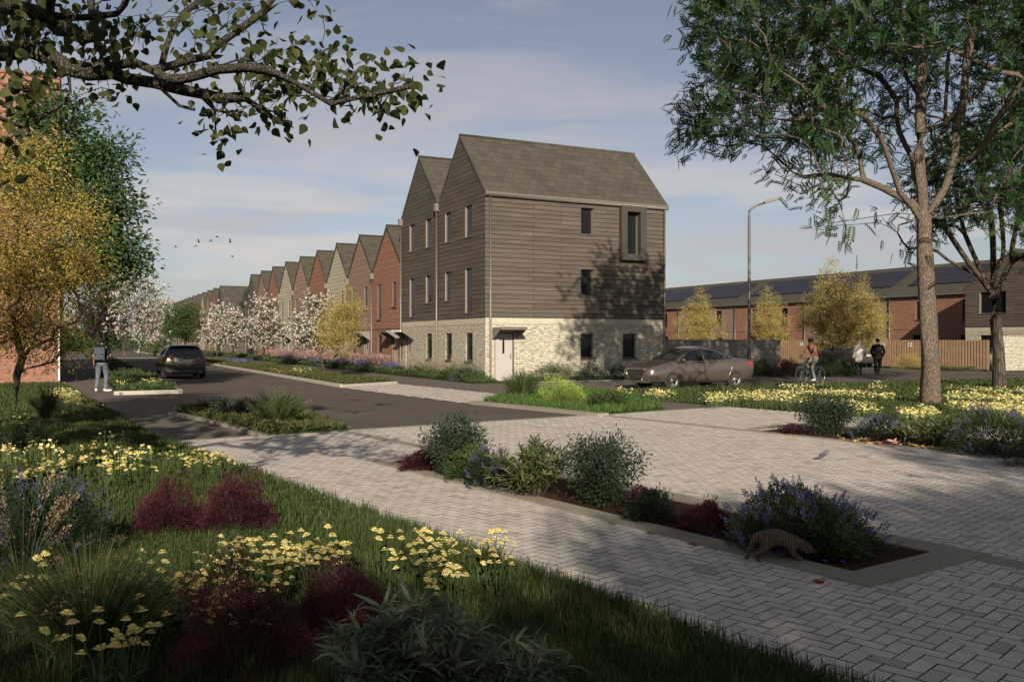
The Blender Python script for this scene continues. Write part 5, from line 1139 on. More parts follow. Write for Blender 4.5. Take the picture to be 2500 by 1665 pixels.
cover('ground_cover', 'brown and green low cover of the roadside planting', [ISL_L], 'cover', 9000, .09, .16, 216, .05)
cover('ground_cover', 'low green cover along the side wall of the corner house', [BED_S], 'sh_mid', 5000, .09, .2, 217, .05)
cover('ground_cover', 'low green cover below the garden wall and hedge', [HEDGEB, HEDGEC], 'sh_mid', 9000, .12, .2, 218, .06)
mb = MB(); np.random.seed(5); blades(mb, sample_poly(ISL_R, 6000), .05, .16, .018, 220); tag(mb.build('grass', MT['grassbright']), 'bright grass of the right island', 'grass', kind='stuff')
mb = MB(); blades(mb, sample_poly([UV(33.6, -.2), UV(60, -.2), UV(60, -1.2), UV(33.6, -1.2)], 20), .0, .1, .02, 221)
# purple, blue and straw drifts in the strip before the terrace and on the verge
mb = MB(); rs = np.random.RandomState(9)
for u, v, r_, k in [(48.5, 14.6, .9, 500), (53, 14.6, 1.6, 800), (58, 14.6, 1.6, 700), (66, 14.6, 2.5, 700), (52, 10.8, 2.2, 0), (64, 10.5, 3., 420), (43.5, 14.6, 1., 400)]:
    q = np.stack([u+rs.randn(k)*r_*.6, v+rs.randn(k)*.25], 1); pz = .35+.25*rs.rand(k)-(v < 14)*.15; pw_ = q[:, :1]*D1+q[:, 1:]*D2
    mb.scatter(*LEAF, np.c_[pw_, pz], frames(rdir(k), rdir(k)), .06+.06*rs.rand(k), 0, rs.rand(k))
tag(mb.build('flower_drift', MT['violet']), 'blue-violet flowers drifting along the terrace fronts', 'flowers', kind='stuff')
mb = MB()
for u, v, r_, k in [(46, 14.6, 1.2, 700), (50.5, 14.6, 1.2, 800), (56, 14.6, 1.5, 800), (61, 14.6, 2., 800), (70, 14.6, 4., 900)]:
    q = np.stack([u+rs.randn(k)*r_*.6, v+rs.randn(k)*.25], 1); pz = .45+.4*rs.rand(k); pw_ = q[:, :1]*D1+q[:, 1:]*D2
    x = norm(rs.randn(k, 3)*.5+[0, 0, 1]); mb.scatter(*LANCE, np.c_[pw_, pz], frames(x, rdir(k)), .16+.1*rs.rand(k), 0, rs.rand(k))
tag(mb.build('straw_grass_drift', MT['pinkplume']), 'straw and pink grasses along the terrace fronts', 'grasses', kind='stuff')
# pale yellow flowers
def flower_meshes(seed, heads):
    rs = np.random.RandomState(seed); st = MB(); hds = []
    for i in range(heads):
        hd = MB()
        top = np.array([rs.uniform(-.09, .09), rs.uniform(-.09, .09), .22+.11*rs.rand()]) if heads > 1 else np.array([0, 0, .28]); st.tube([(top[0]*.2, top[1]*.2, 0), top*[.5, .5, .55], top], [.0028, .0022, .0018], 4, cap=False)
        tilt = norm(np.array([rs.randn()*.22, -.25+rs.randn()*.2, 1.])); m = 13; a = np.arange(m)/m*6.283+rs.rand(); x = np.stack([np.cos(a), np.sin(a), -.12+0*a], 1)
        R0 = frames(np.array([[1., 0, 0]]), tilt[None])[0]; x = x@R0.T; hd.scatter(LEAF[0]*[1, .8, 1], LEAF[1], np.repeat(top[None], m, 0), frames(x, np.repeat(tilt[None], m, 0)), .027*(.85+.3*rs.rand(m)), 0, .35+.65*rs.rand(m))
        x2 = x*[.9, .9, 1]; hd.scatter(LEAF[0]*[1, .8, 1], LEAF[1], np.repeat((top+tilt*.006)[None], m, 0), frames(x2+tilt*.25, np.repeat(tilt[None], m, 0)), .018, 0, .3*rs.rand(m)); hd.ball(top+tilt*.008, (.008, .008, .006), 6); hds.append(hd.mesh('flower_head', MT['yellowfl']))
    for i in range(5):
        a = rs.rand()*6.28; st.scatter(*LANCE, np.array([[0, 0, .03+.1*rs.rand()]]), frames(np.array([[math.cos(a), math.sin(a), .7]]), np.array([[0, 0, 1.]])), np.array([.09]), 0)
    return [st.mesh('stalk', MT['stalk'])]+hds
FM = [flower_meshes(300+i, 3) for i in range(6)]
def ell(cx, cy, rx, ry, n, seed):
    rs = np.random.RandomState(seed); a = rs.rand(n)*6.28; r = np.sqrt(rs.rand(n)); return [(cx+rx*r[i]*math.cos(a[i]), cy+ry*r[i]*math.sin(a[i])) for i in range(n)]
NEAR = ell(600, 1380, 120, 60, 40, 1)+ell(560, 1470, 85, 55, 26, 2)+ell(770, 1350, 110, 32, 34, 3)+ell(1020, 1350, 100, 45, 30, 4)+ell(1205, 1345, 38, 38, 14, 5)+ell(1070, 1425, 50, 25, 10, 6)+ell(410, 1430, 80, 50, 18, 7)+ell(120, 1440, 110, 40, 22, 8)+ell(240, 1530, 130, 70, 22, 9)+ell(610, 1500, 50, 25, 6, 10)
MID = ell(200, 1140, 180, 16, 34, 11)+ell(485, 1122, 82, 16, 30, 12)+ell(225, 1096, 30, 8, 8, 13)+ell(90, 1160, 90, 14, 12, 14)
rs = np.random.RandomState(77)
for px, py in [p for i, p in enumerate(NEAR) if i % 5]+MID:
    if px < 0: continue
    near = py > 1250; g = G(px, py, .27); m = FM[rs.randint(6)]
    r = thing('yellow_flower', 'pale yellow daisy-like flowers on thin stalks in the near left lawn' if near else 'pale yellow flowers on thin stalks in the shaded middle of the left lawn', 'flower', (g[0], g[1], .01), rs.rand()*6.28, 'yellow flowers of the near left lawn' if near else 'yellow flowers of the shaded left lawn')
    s_ = .85+.35*rs.rand(); r.scale = (s_*1.05, s_*1.05, s_)
    for me in m: o = bpy.data.objects.new(me.name.split('.')[0], me); C.objects.link(o); o.parent = r
def flower_stuff(name, label, pts, hz, seed, sz=.03):
    rs = np.random.RandomState(seed); pts = [p for p in pts]; g = np.array([G(px, py, hz) for px, py in pts]); n = len(g); g[:, 2] = hz*(.75+.5*rs.rand(n)); mb = MB()
    T0 = np.array([(math.cos(i*math.pi/4)*(1 if i % 2 else .8), math.sin(i*math.pi/4)*(1 if i % 2 else .8), (.12 if i % 2 else -.1)) for i in range(8)]); mb.scatter(T0, np.array([[0, 1, 2, 3], [4, 5, 6, 7], [0, 3, 4, 7]]), g, frames(rdir(n)*[1, 1, .2], norm(rs.randn(n, 3)*.35+[0, -.25, 1.])), sz*(.7+.6*rs.rand(n)), 0, .2+.8*rs.rand(n))
    k = n; T1 = np.array([(-.5, 0, -1), (.5, 0, -1), (.3, 0, 0), (-.3, 0, 0)]); S_ = np.stack([np.full(k, .006), np.ones(k), g[:, 2]-.02], 1); mb.scatter(T1, np.array([[0, 1, 2, 3]]), g, frames(np.tile([1., .1, 0], (k, 1)), np.tile([0, 0, 1.], (k, 1))), S_, 1, rs.rand(k))
    return tag(mb.build(name, [MT['yellowfl'], MT['stalk']]), label, 'flowers', kind='stuff')
def dens(P_, k):
    rs = np.random.RandomState(3); o = [(x+rs.randn()*5, y+rs.randn()*1.6) for x, y in P_ for _ in range(k)]; g = np.array([G(x, y, .2) for x, y in o]); k_ = wav(g, 2.2, 5) > -.12+.5*rs.rand(len(g))-.25; return [p for p, q in zip(o, k_) if q]
def zell(ox, oy, s, x0, x1, y0, y1, n, seed): return ell(ox+(x0+x1)/2/s, oy+(y0+y1)/2/s, (x1-x0)/2/s, (y1-y0)/2/s, n, seed)
A = zell(1500, 900, 2.355, 780, 1620, 95, 205, 1100, 1)+zell(1500, 900, 2.355, 900, 1400, 85, 150, 300, 12)+zell(1500, 900, 2.355, 510, 860, 130, 200, 230, 2)+zell(1500, 900, 2.355, 180, 350, 115, 150, 60, 3)+zell(1500, 900, 2.355, 1880, 2500, 110, 230, 1000, 4)+zell(1500, 900, 2.355, 2150, 2500, 180, 280, 300, 14)+zell(1500, 900, 2.355, 1630, 1860, 215, 270, 110, 5)+zell(1500, 900, 2.355, 1460, 1590, 70, 110, 50, 6)+zell(1500, 900, 2.355, 1320, 1520, 205, 250, 60, 7)+zell(1500, 900, 2.355, 0, 130, 112, 128, 22, 8)+zell(1500, 900, 2.355, 1880, 2080, 75, 110, 60, 9)+zell(1500, 900, 2.355, 1740, 1780, 110, 170, 20, 10)
flower_stuff('flower_drift', 'broad drifts of pale yellow flowers on the right-hand lawn', dens(A, 3), .24, 31, .025)
B = zell(0, 950, 2.193, 250, 440, 0, 60, 200, 1)+zell(0, 950, 2.193, 260, 550, 50, 105, 150, 2)+zell(0, 950, 2.193, 30, 220, 145, 180, 30, 3)+zell(0, 950, 2.193, 400, 690, 208, 250, 34, 4)+zell(0, 950, 2.193, 540, 820, 300, 360, 34, 5)+zell(0, 950, 2.193, 0, 360, 280, 360, 30, 6)
flower_stuff('flower_drift', 'pale yellow flowers along the far edge of the left-hand lawn', dens(B, 3), .25, 32, .024)
Cc = zell(200, 860, 3.364, 480, 660, 160, 260, 45, 1)+zell(200, 860, 3.364, 290, 350, 240, 270, 8, 2)+zell(200, 860, 3.364, 1690, 1910, 125, 160, 40, 3)+zell(200, 860, 3.364, 1560, 1620, 130, 150, 8, 4)+zell(200, 860, 3.364, 1000, 1200, 90, 106, 10, 5)
flower_stuff('flower_drift', 'scattered pale flowers on the two street verges', dens(Cc, 3), .3, 33, .028)
# ------------------------------------------------------------------ vehicles
def paintm(name, col, rough=.28, metal=.55):
    m, t, b, o = new_mat(name); b.inputs['Metallic'].default_value = metal; b.inputs['Roughness'].default_value = rough
    b.inputs['Coat Weight'].default_value = .6; b.inputs['Coat Roughness'].default_value = .06
    v = coords(t); c = ramp(t, noise(t, v, 3., 4), [(.3, tuple(x*.85 for x in col)), (.7, col)]); t.links.new(c, b.inputs['Base Color']); return m
MT['paint_brown'] = paintm('bronze_paint', (.165, .135, .112), .22, .6); MT['paint_dark'] = paintm('dark_olive_paint', (.075, .068, .050)); MT['paint_grey'] = paintm('dark_grey_paint', (.10, .092, .086))
MT['rubber'] = plain('tyre_rubber', (.018, .018, .018), .8); MT['chrome'] = plain('bright_trim', (.55, .53, .5), .2, metal=.9); MT['blackpl'] = plain('black_plastic', (.02, .02, .02), .5)
MT['rim'] = plain('alloy_rim', (.38, .35, .32), .35, metal=.7); MT['redlamp'] = plain('red_lamp_lens', (.35, .02, .02), .15); MT['headlamp'] = glassm('headlamp_lens', (.05, .055, .06), .08, .7); MT['plate'] = plain('number_plate', (.42, .36, .30), .5)
MT['carglass'] = glassm('car_glass', (.012, .014, .018), .03, .7); MT['roofpaint'] = MT['blackpl']
def apply_mods(o):
    dg = bpy.context.evaluated_depsgraph_get(); me = bpy.data.meshes.new_from_object(o.evaluated_get(dg)); old = o.data; o.modifiers.clear(); o.data = me; return o
def car(name, label, loc, head, L_, Wd, H_, style, paint):
    rz = math.atan2(head[1], head[0]); t = thing(name, label, 'car', (loc[0], loc[1], .0), rz); a = L_/2; w = Wd/2
    if style == 'sedan':
        st = [(-a, .50, .62, .86, .42, .84), (-a+.06, .36, .95, .95, .60, .86), (-a+.45, .24, 1.0, 1.03, .93, .80), (-a+.95, .22, 1.0, 1.05, 1.10, .74), (-a+1.5, .22, 1.0, 1.0, 1.37, .63), (-a+2.1, .22, 1.0, .98, H_, .60), (-.02, .22, 1.0, .97, H_, .60), (.35, .22, 1.0, .96, H_-.04, .61), (.85, .22, 1.0, .95, 1.20, .68), (1.22, .22, 1.0, .94, .98, .80), (1.6, .24, .99, .86, .90, .82), (a-.30, .25, .97, .78, .82, .82), (a-.10, .25, .91, .73, .77, .80), (a, .29, .80, .67, .71, .76)]
    else:
        st = [(-a, .45, .84, .96, .97, .80), (-a+.05, .33, .93, .98, 1.02, .86), (-a+.18, .28, .98, 1.0, 1.25, .78), (-a+.42, .26, 1.0, 1.02, H_-.06, .66), (-a+.9, .24, 1.0, 1.02, H_, .64), (-.3, .24, 1.0, 1.01, H_, .64), (.3, .24, 1.0, 1.0, H_-.02, .64), (.75, .24, 1.0, .99, 1.32, .70), (1.15, .24, 1.0, .98, 1.04, .82), (1.6, .26, .99, .92, .98, .82), (a-.25, .28, .93, .84, .88, .78), (a-.06, .30, .80, .70, .74, .68), (a, .36, .62, .58, .62, .56)]
    # stations: x, underside z, width factor, shoulder z, top z, top width factor
    st = np.array(st); xs = np.concatenate([np.linspace(st[i, 0], st[i+1, 0], 4)[:-1] for i in range(len(st)-1)]+[[st[-1, 0]]])
    def sm(c):
        v = np.interp(xs, st[:, 0], st[:, c]); k = v.copy()
        for _ in range(2): k[1:-1] = .25*k[:-2]+.5*k[1:-1]+.25*k[2:]
        return k
    zb, wf, zs, zr, wr = (sm(i) for i in range(1, 6)); ring = []
    def prof(i):
        W_ = w*wf[i]; b, s_, r, tw = zb[i], zs[i], max(zr[i], zs[i]+.02), w*wr[i]*wf[i]**.5
        tw = min(tw, W_*.92)
        return [(0, b), (W_*.8, b), (W_*.95, b+.06), (W_*.99, b+.2), (W_, b+(s_-b)*.55), (W_*.985, s_-.14), (W_*.955, s_-.03), (W_*.93, s_), (W_*.93*.62+tw*.38, s_+(r-s_)*.42), (W_*.93*.2+tw*.8, s_+(r-s_)*.82), (tw*.93, s_+(r-s_)*.95), (tw*.7, r-.008), (0, r)]
    PR = [prof(i) for i in range(len(xs))]
    V = []; n = len(PR[0])
    for i, x in enumerate(xs):
        half = PR[i]; V += [(x, y, z) for y, z in half]+[(x, -y, z) for y, z in half[-2:0:-1]]
    m = 2*n-2; F = [[i*m+j, i*m+(j+1) % m, (i+1)*m+(j+1) % m, (i+1)*m+j] for i in range(len(xs)-1) for j in range(m)]
    F += [list(range(m))[::-1], [(len(xs)-1)*m+j for j in range(m)]]
    mb = MB(); mb.add(V, F, 0, None, None, True); body = mb.build('body', MT[paint], t)
    ax = (-a+.95 if style == 'sedan' else -a+.85, a-.93 if style == 'sedan' else a-.9); wrad = .325 if style == 'sedan' else .35
    cutter = MB()
    for x in ax: cutter.lathe([(0, -w-.2), (wrad+.055, -w-.2), (wrad+.055, w+.2), (0, w+.2)], (x, 0, wrad+.01), 28, axis='y', smooth=False)
    co = cutter.build('cut', MT[paint]); md = body.modifiers.new('b', 'BOOLEAN'); md.operation = 'DIFFERENCE'; md.object = co; md.solver = 'EXACT'; 
    co.parent = t; bpy.context.view_layer.update(); apply_mods(body); bpy.data.objects.remove(co)
    for p in body.data.polygons: p.use_smooth = True
    ub = MB(); ub.box((-a+.3, -w*.72, .2), (a-.3, w*.72, .5)); ub.build('underbody', MT['blackpl'], t)
    def sy(x, z):   # half width of the body surface at side position (x, z)
        i = int(np.clip(np.searchsorted(xs, x)-1, 0, len(xs)-2)); f = (x-xs[i])/(xs[i+1]-xs[i]); r = []
        for k in (i, i+1):
            p = PR[k]; zz_ = [q[1] for q in p[2:]]; yy = [q[0] for q in p[2:]]; r.append(np.interp(z, zz_, yy))
        return r[0]*(1-f)+r[1]*f
    def ztop(x): return float(np.interp(x, xs, np.maximum(zr, zs+.02)))
    def side_poly(poly, off, part, mat, parent=t, nsub=5):
        for sg in (1, -1):
            q = MB(); pts = []
            P2 = np.array(poly)
            for i in range(len(P2)):
                A, B = P2[i], P2[(i+1) % len(P2)]
                for k in range(nsub): pts.append(A+(B-A)*k/nsub)
            c = np.array(pts).mean(0); inner = [(1-.5)*p+.5*c for p in pts]; rows = [pts, inner]; Vq = [(x, sg*(sy(x, z)+off), z) for x, z in pts]+[(x, sg*(sy(x, z)+off), z) for x, z in inner]+[(c[0], sg*(sy(*c)+off), c[1])]
            k = len(pts); Fq = [[i, (i+1) % k, k+(i+1) % k, k+i] for i in range(k)]+[[k+i, k+(i+1) % k, 2*k] for i in range(k)]
            if sg < 0: Fq = [f[::-1] for f in Fq]
            q.add(Vq, Fq, 0, None, None, True); q.build(part, MT[mat], parent)
    def top_patch(x0, x1, wf0, wf1, off, part, mat):
        q = MB(); K = 8; J = 8; Vq = []
        for i in range(K+1):
            x = x0+(x1-x0)*i/K; zt = ztop(x); ii = int(np.clip(np.searchsorted(xs, x), 1, len(xs)-1)); ff = (x-xs[ii-1])/(xs[ii]-xs[ii-1])
            hw = (PR[ii-1][10][0]*(1-ff)+PR[ii][10][0]*ff)*(wf0+(wf1-wf0)*i/K); zsd = zs[ii-1]*(1-ff)+zs[ii]*ff; ypr = [PR[ii-1][q_][0]*(1-ff)+PR[ii][q_][0]*ff for q_ in (12, 11, 10, 9)]; zpr = [PR[ii-1][q_][1]*(1-ff)+PR[ii][q_][1]*ff for q_ in (12, 11, 10, 9)]
            for j in range(J+1):
                y = -hw+2*hw*j/J; Vq.append((x, y, np.interp(abs(y), ypr, zpr)+off))
        Fq = [[i*(J+1)+j, (i+1)*(J+1)+j, (i+1)*(J+1)+j+1, i*(J+1)+j+1] for i in range(K) for j in range(J)]
        q.add(Vq, Fq, 0, None, None, True); return q.build(part, MT[mat], t)
    S_ = 1 if style == 'sedan' else 1.04
    if style == 'sedan':
        side_poly([(.02, 1.0), (1.02, 1.0), (.62, 1.22), (.36, 1.34), (.02, 1.37)], .015, 'window', 'carglass'); side_poly([(-.05, 1.01), (-.05, 1.37), (-.5, 1.35), (-.88, 1.25), (-.92, 1.02)], .015, 'window', 'carglass'); side_poly([(-.97, 1.04), (-.95, 1.22), (-1.25, 1.11), (-1.42, 1.05)], .015, 'window', 'carglass')
        side_poly([(1.06, .975), (1.06, .995), (-1.45, 1.035), (-1.45, 1.015)], .008, 'chrome_strip', 'chrome')
        top_patch(.42, 1.2, 1.02, 1.12, .008, 'windscreen', 'carglass'); top_patch(-a+.85, -.55, 1.1, .98, .008, 'rear_window', 'carglass')
        doors = (1.12, -.02, -1.02)
    else:
        side_poly([(.02, 1.05), (.98, 1.05), (.62, 1.28), (.3, 1.38), (.02, 1.40)], .015, 'window', 'carglass'); side_poly([(-.05, 1.06), (-.05, 1.40), (-.8, 1.38), (-.95, 1.08)], .015, 'window', 'carglass'); side_poly([(-1.0, 1.1), (-.88, 1.37), (-1.4, 1.33), (-1.6, 1.12)], .015, 'window', 'carglass')
        top_patch(.36, 1.12, 1.02, 1.1, .008, 'windscreen', 'carglass'); doors = (1.05, -.02, -1.0)
    for x in doors:
        for sg in (1, -1):
            pts = [(x-.10*(z > .95)*(z-.95)*3, sg*(sy(x, z)+.0015), z) for z in np.linspace(.33, .98, 7)]; ln_ = MB(); ln_.tube(pts, .005, 4, cap=False); ln_.build('door_gap', MT['blackpl'], body)
    for x in (doors[1]+.12, doors[2]+.14):
        for sg in (1, -1):
            h = MB(); y = sg*(sy(x, .86)+.018); h.box((x, y-.012, .85), (x+.17, y+.012, .875)); h.build('door_handle', MT['chrome'], t)
    for sg in (1, -1):
        h = MB(); h.ball((doors[0]-.12, sg*(w+.08), 1.02), (.07, .10, .062), 10); h.tube([(doors[0]-.1, sg*(w*.93), .98), (doors[0]-.12, sg*(w+.03), 1.0)], .018, 6); h.build('wing_mirror', MT[paint], t)
    for x in ax:
        for sg in (1, -1):
            y0 = sg*(w-.105); r = wrad; ty = MB(); ty.lathe([(r*.66, -.10), (r*.93, -.105), (r, -.08), (r, .08), (r*.93, .105), (r*.66, .10), (r*.66, -.10)], (x, y0, r), 30, axis='y'); wo_ = ty.build('wheel', MT['rubber'], t)
            ri = MB(); ys = sg*.07; ri.lathe([(r*.60, ys), (r*.67, ys+sg*.02), (r*.67, ys-sg*.03), (r*.60, ys)], (x, y0, r), 30, axis='y'); ri.lathe([(0, ys+sg*.01), (.055, ys+sg*.01), (.06, ys-sg*.02)], (x, y0, r), 12, axis='y')
            for k in range(10):
                an = k*math.pi/5+(.12 if k % 2 else -.12); ri.tube([(x+math.cos(an)*.03, y0+ys, r+math.sin(an)*.03), (x+math.cos(an)*r*.64, y0+ys+sg*.005, r+math.sin(an)*r*.64)], .011, 4)
            ri.build('rim', MT['rim'], wo_); dk = MB(); dk.lathe([(0, y0+sg*.02), (r*.64, y0+sg*.02)], (x, 0, r), 24, axis='y'); dk.build('brake_disc', MT['blackpl'], wo_)
    def nose_y(x): return sy(x, .6)
    if style == 'sedan':
        gr = MB(); ch = MB()
        for k in range(7):
            z = .40+.040*k; hw = .40+.022*k; gr.box((a+.012, -hw, z), (a+.024, hw, z+.012))
        g0 = MB(); g0.prism([(a+.0, -.38), (a+.008, -.38), (a+.008, .38), (a+.0, .38)], .36, .40); g0.add([(a+.008, -.40, .37), (a+.008, .40, .37), (a+.008, .56, .69), (a+.008, -.56, .69)], [[0, 1, 2, 3]]); G0 = g0.build('grille', MT['blackpl'], t); gr.build('grille_bars', MT['chrome'], G0)
        ch.tube([(a+.015, -.57, .70), (a+.015, .57, .70)], .013, 6)
        for sg in (1, -1): ch.tube([(a+.015, sg*.57, .70), (a+.015, sg*.50, .50), (a+.015, sg*.41, .36)], .013, 6)
        ch.build('chrome_surround', MT['chrome'], G0)
        lw = MB(); pts = [(a+.02-.10*(abs(y)/w)**3, y, .275) for y in np.linspace(-w*.84, w*.84, 15)]; lw.tube(pts, .028, 6); lw.build('front_splitter', MT['chrome'], t)
        side_poly([(a-.03, .56), (a-.03, .665), (a-.30, .735), (a-.60, .79), (a-.48, .70)], .009, 'headlight', 'headlamp', t, 4)
        side_poly([(-a+.10, .80), (-a+.10, .90), (-a+.42, .95), (-a+.40, .87)], .008, 'tail_light', 'redlamp', t, 4)
        side_poly([(a-.05, .50), (a-.30, .50), (a-.40, .36), (a-.05, .36)], .009, 'fog_lamp_recess', 'blackpl', t, 4)
        for sg in (1, -1):
            cs = MB(); pts = [(x, sg*(sy(x, z)+.004), z) for x, z in ((-1.0, .34), (-1.08, .5), (-1.2, .72), (-1.28, .95))]; cs.tube(pts, .006, 4); cs.build('chrome_strip', MT['chrome'], t)
    else:
        rw = MB(); hw0, hw1 = .60, .68; Vr = [(-a+.095, -hw1, 1.04), (-a+.095, hw1, 1.04), (-a+.36, hw0, H_-.10), (-a+.36, -hw0, H_-.10)]; Vr = [(x-.035, y, z) for x, y, z in Vr]; rw.add(Vr, [[0, 3, 2, 1]]); rw.build('rear_window', MT['carglass'], t)
        sp = MB(); sp.box((-a+.22, -.62, H_-.06), (-a+.5, .62, H_-.03)); sp.build('roof_spoiler', MT[paint], t)
        for sg in (1, -1):
            rr_ = MB(); rr_.tube([(-a+.55, sg*.56, H_-.02), (-a+.7, sg*.57, H_+.035), (.2, sg*.57, H_+.03), (.4, sg*.56, H_-.03)], .016, 6); rr_.build('roof_rail', MT['chrome'], t)
            tl = MB(); Vt = [(-a-.012, sg*.48, .98), (-a-.012, sg*.52, .86), (-a+.02, sg*.84, .87), (-a+.02, sg*.85, .96), (-a+.30, sg*.925, .99), (-a+.30, sg*.93, .90)]; tl.add(Vt, [[0, 1, 2, 3], [3, 2, 5, 4]]); tl.build('tail_light', MT['redlamp'], t)
            ex = MB(); ex.tube([(-a-.01, sg*.62, .31), (-a+.2, sg*.62, .31)], .035, 10); ex.build('exhaust', MT['chrome'], t)
        pl = MB(); pl.box((-a-.022, -.30, .70), (-a-.010, .30, .815)); pl.build('number_plate', MT['plate'], t)
        bp = MB(); bp.box((-a-.03, -.78, .30), (-a+.1, .78, .42)); bp.build('rear_bumper', MT['blackpl'], t)
        st_ = MB(); st_.box((-a-.02, -.44, .835), (-a-.008, .44, .85)); st_.build('boot_trim', MT['chrome'], t); lg = MB(); lg.lathe([(0, 0), (.05, 0), (.05, .01)], (-a-.016, 0, .92), 14, axis='x'); lg.build('badge', MT['blackpl'], t); wp = MB(); wp.tube([(-a+.05, .05, 1.06), (-a+.06, -.45, 1.10)], .01, 4); wp.build('wiper', MT['blackpl'], t)
    return t
car('sedan_car', 'bronze four-door saloon driving left in front of the corner house', (6.35, 32.1), -D2, 4.6, 1.80, 1.49, 'sedan', 'paint_brown')
g = G(447, 924); car('estate_car', 'dark estate car with red tail lights driving away down the street', (g[0]-.4418*1.35, g[1]+.8971*1.35), D1, 4.3, 1.84, 1.52, 'estate', 'paint_dark')
g = UV(42.6, 44.9); car('parked_car', 'dark grey car parked by the fence, half hidden behind the couple', (g[0], g[1]), D1, 4.3, 1.76, 1.42, 'estate', 'paint_grey')

# ------------------------------------------------------------------ street lamp
b0 = G(1829, 922); Yl = b0[1]; t = thing('street_lamp', 'tall slim steel street lamp with one angled head behind the bronze car', 'street lamp', b0)
zt = P(0, 517, Yl)[2]; m = MB(); m.lathe([(.11, 0), (.11, .9), (.075, 1.0), (.06, zt-.5), (.052, zt-.15)], (0, 0, 0), 12); m.tube([(0, 0, zt-.2), (0, 0, zt-.03), (.06, -.0, zt+.1), (.35, -.02, zt+.28), (.72, -.03, zt+.40)], [.05, .05, .045, .04, .036], 10); m.build('pole', MT['lamp'], t)
m = MB(); M = Matrix.Translation((1.08, -.05, zt+.50))@Matrix.Rotation(RAD(-16), 4, 'Y'); m.box((-.42, -.13, -.035), (.40, .13, .06), 0, M); m.box((-.30, -.10, .06), (.30, .10, .10), 0, M); hd = m.build('lamp_head', MT['lamp'], t)
m = MB(); m.box((-.25, -.10, -.05), (.36, .10, -.036), 0, M); m.build('lens', MT['headlamp'], hd)

# ------------------------------------------------------------------ people
MT['skin_dark'] = plain('skin', (.20, .105, .065), .55, var=.05); MT['skin_light'] = plain('skin_light', (.42, .26, .19), .55, var=.05)
MT['hairblack'] = plain('black_hair', (.012, .010, .009), .8, bumpd=.02, nscale=30); MT['hairgrey'] = plain('grey_hair', (.40, .33, .28), .8, bumpd=.01)
def fabric(n_, col, var=.25, sc=9.): MT[n_] = plain(n_, col, .9, var=var, nscale=sc, bumpd=.004, spec=.1)
fabric('black_cloth', (.014, .013, .013)); fabric('jeans', (.10, .11, .125), .4, 6.); fabric('grey_jeans', (.13, .125, .115), .3); fabric('rust_shirt', (.19, .085, .055)); fabric('cream_coat', (.66, .60, .51), .12, 6.); fabric('dark_trousers', (.03, .035, .03)); fabric('pack_blue', (.055, .065, .085), .2); fabric('shoe_white', (.55, .53, .50), .1); fabric('shoe_dark', (.04, .035, .03), .1)
def skinned(name, nodes, edges, mat, parent, sub=2, extra=None):
    me = bpy.data.meshes.new(name); keys = list(nodes); me.from_pydata([nodes[k][0] for k in keys], [(keys.index(a), keys.index(b)) for a, b in edges], []); me.materials.append(MT[mat])
    o = bpy.data.objects.new(name, me); C.objects.link(o)
    md = o.modifiers.new('s', 'SKIN'); sv = me.skin_vertices[0].data
    for i, k in enumerate(keys): r = nodes[k][1]; sv[i].radius = (r, r) if np.isscalar(r) else r
    sv[0].use_root = True; md.use_smooth_shade = True; s2 = o.modifiers.new('u', 'SUBSURF'); s2.levels = sub; s2.render_levels = sub
    bpy.context.view_layer.update(); apply_mods(o); o.parent = parent
    if extra is not None and extra.n:
        bm = bmesh.new(); bm.from_mesh(o.data); bm.from_mesh(extra.mesh('x', MT[mat])); bm.to_mesh(o.data); bm.free()
    for p in o.data.polygons: p.use_smooth = True
    return o
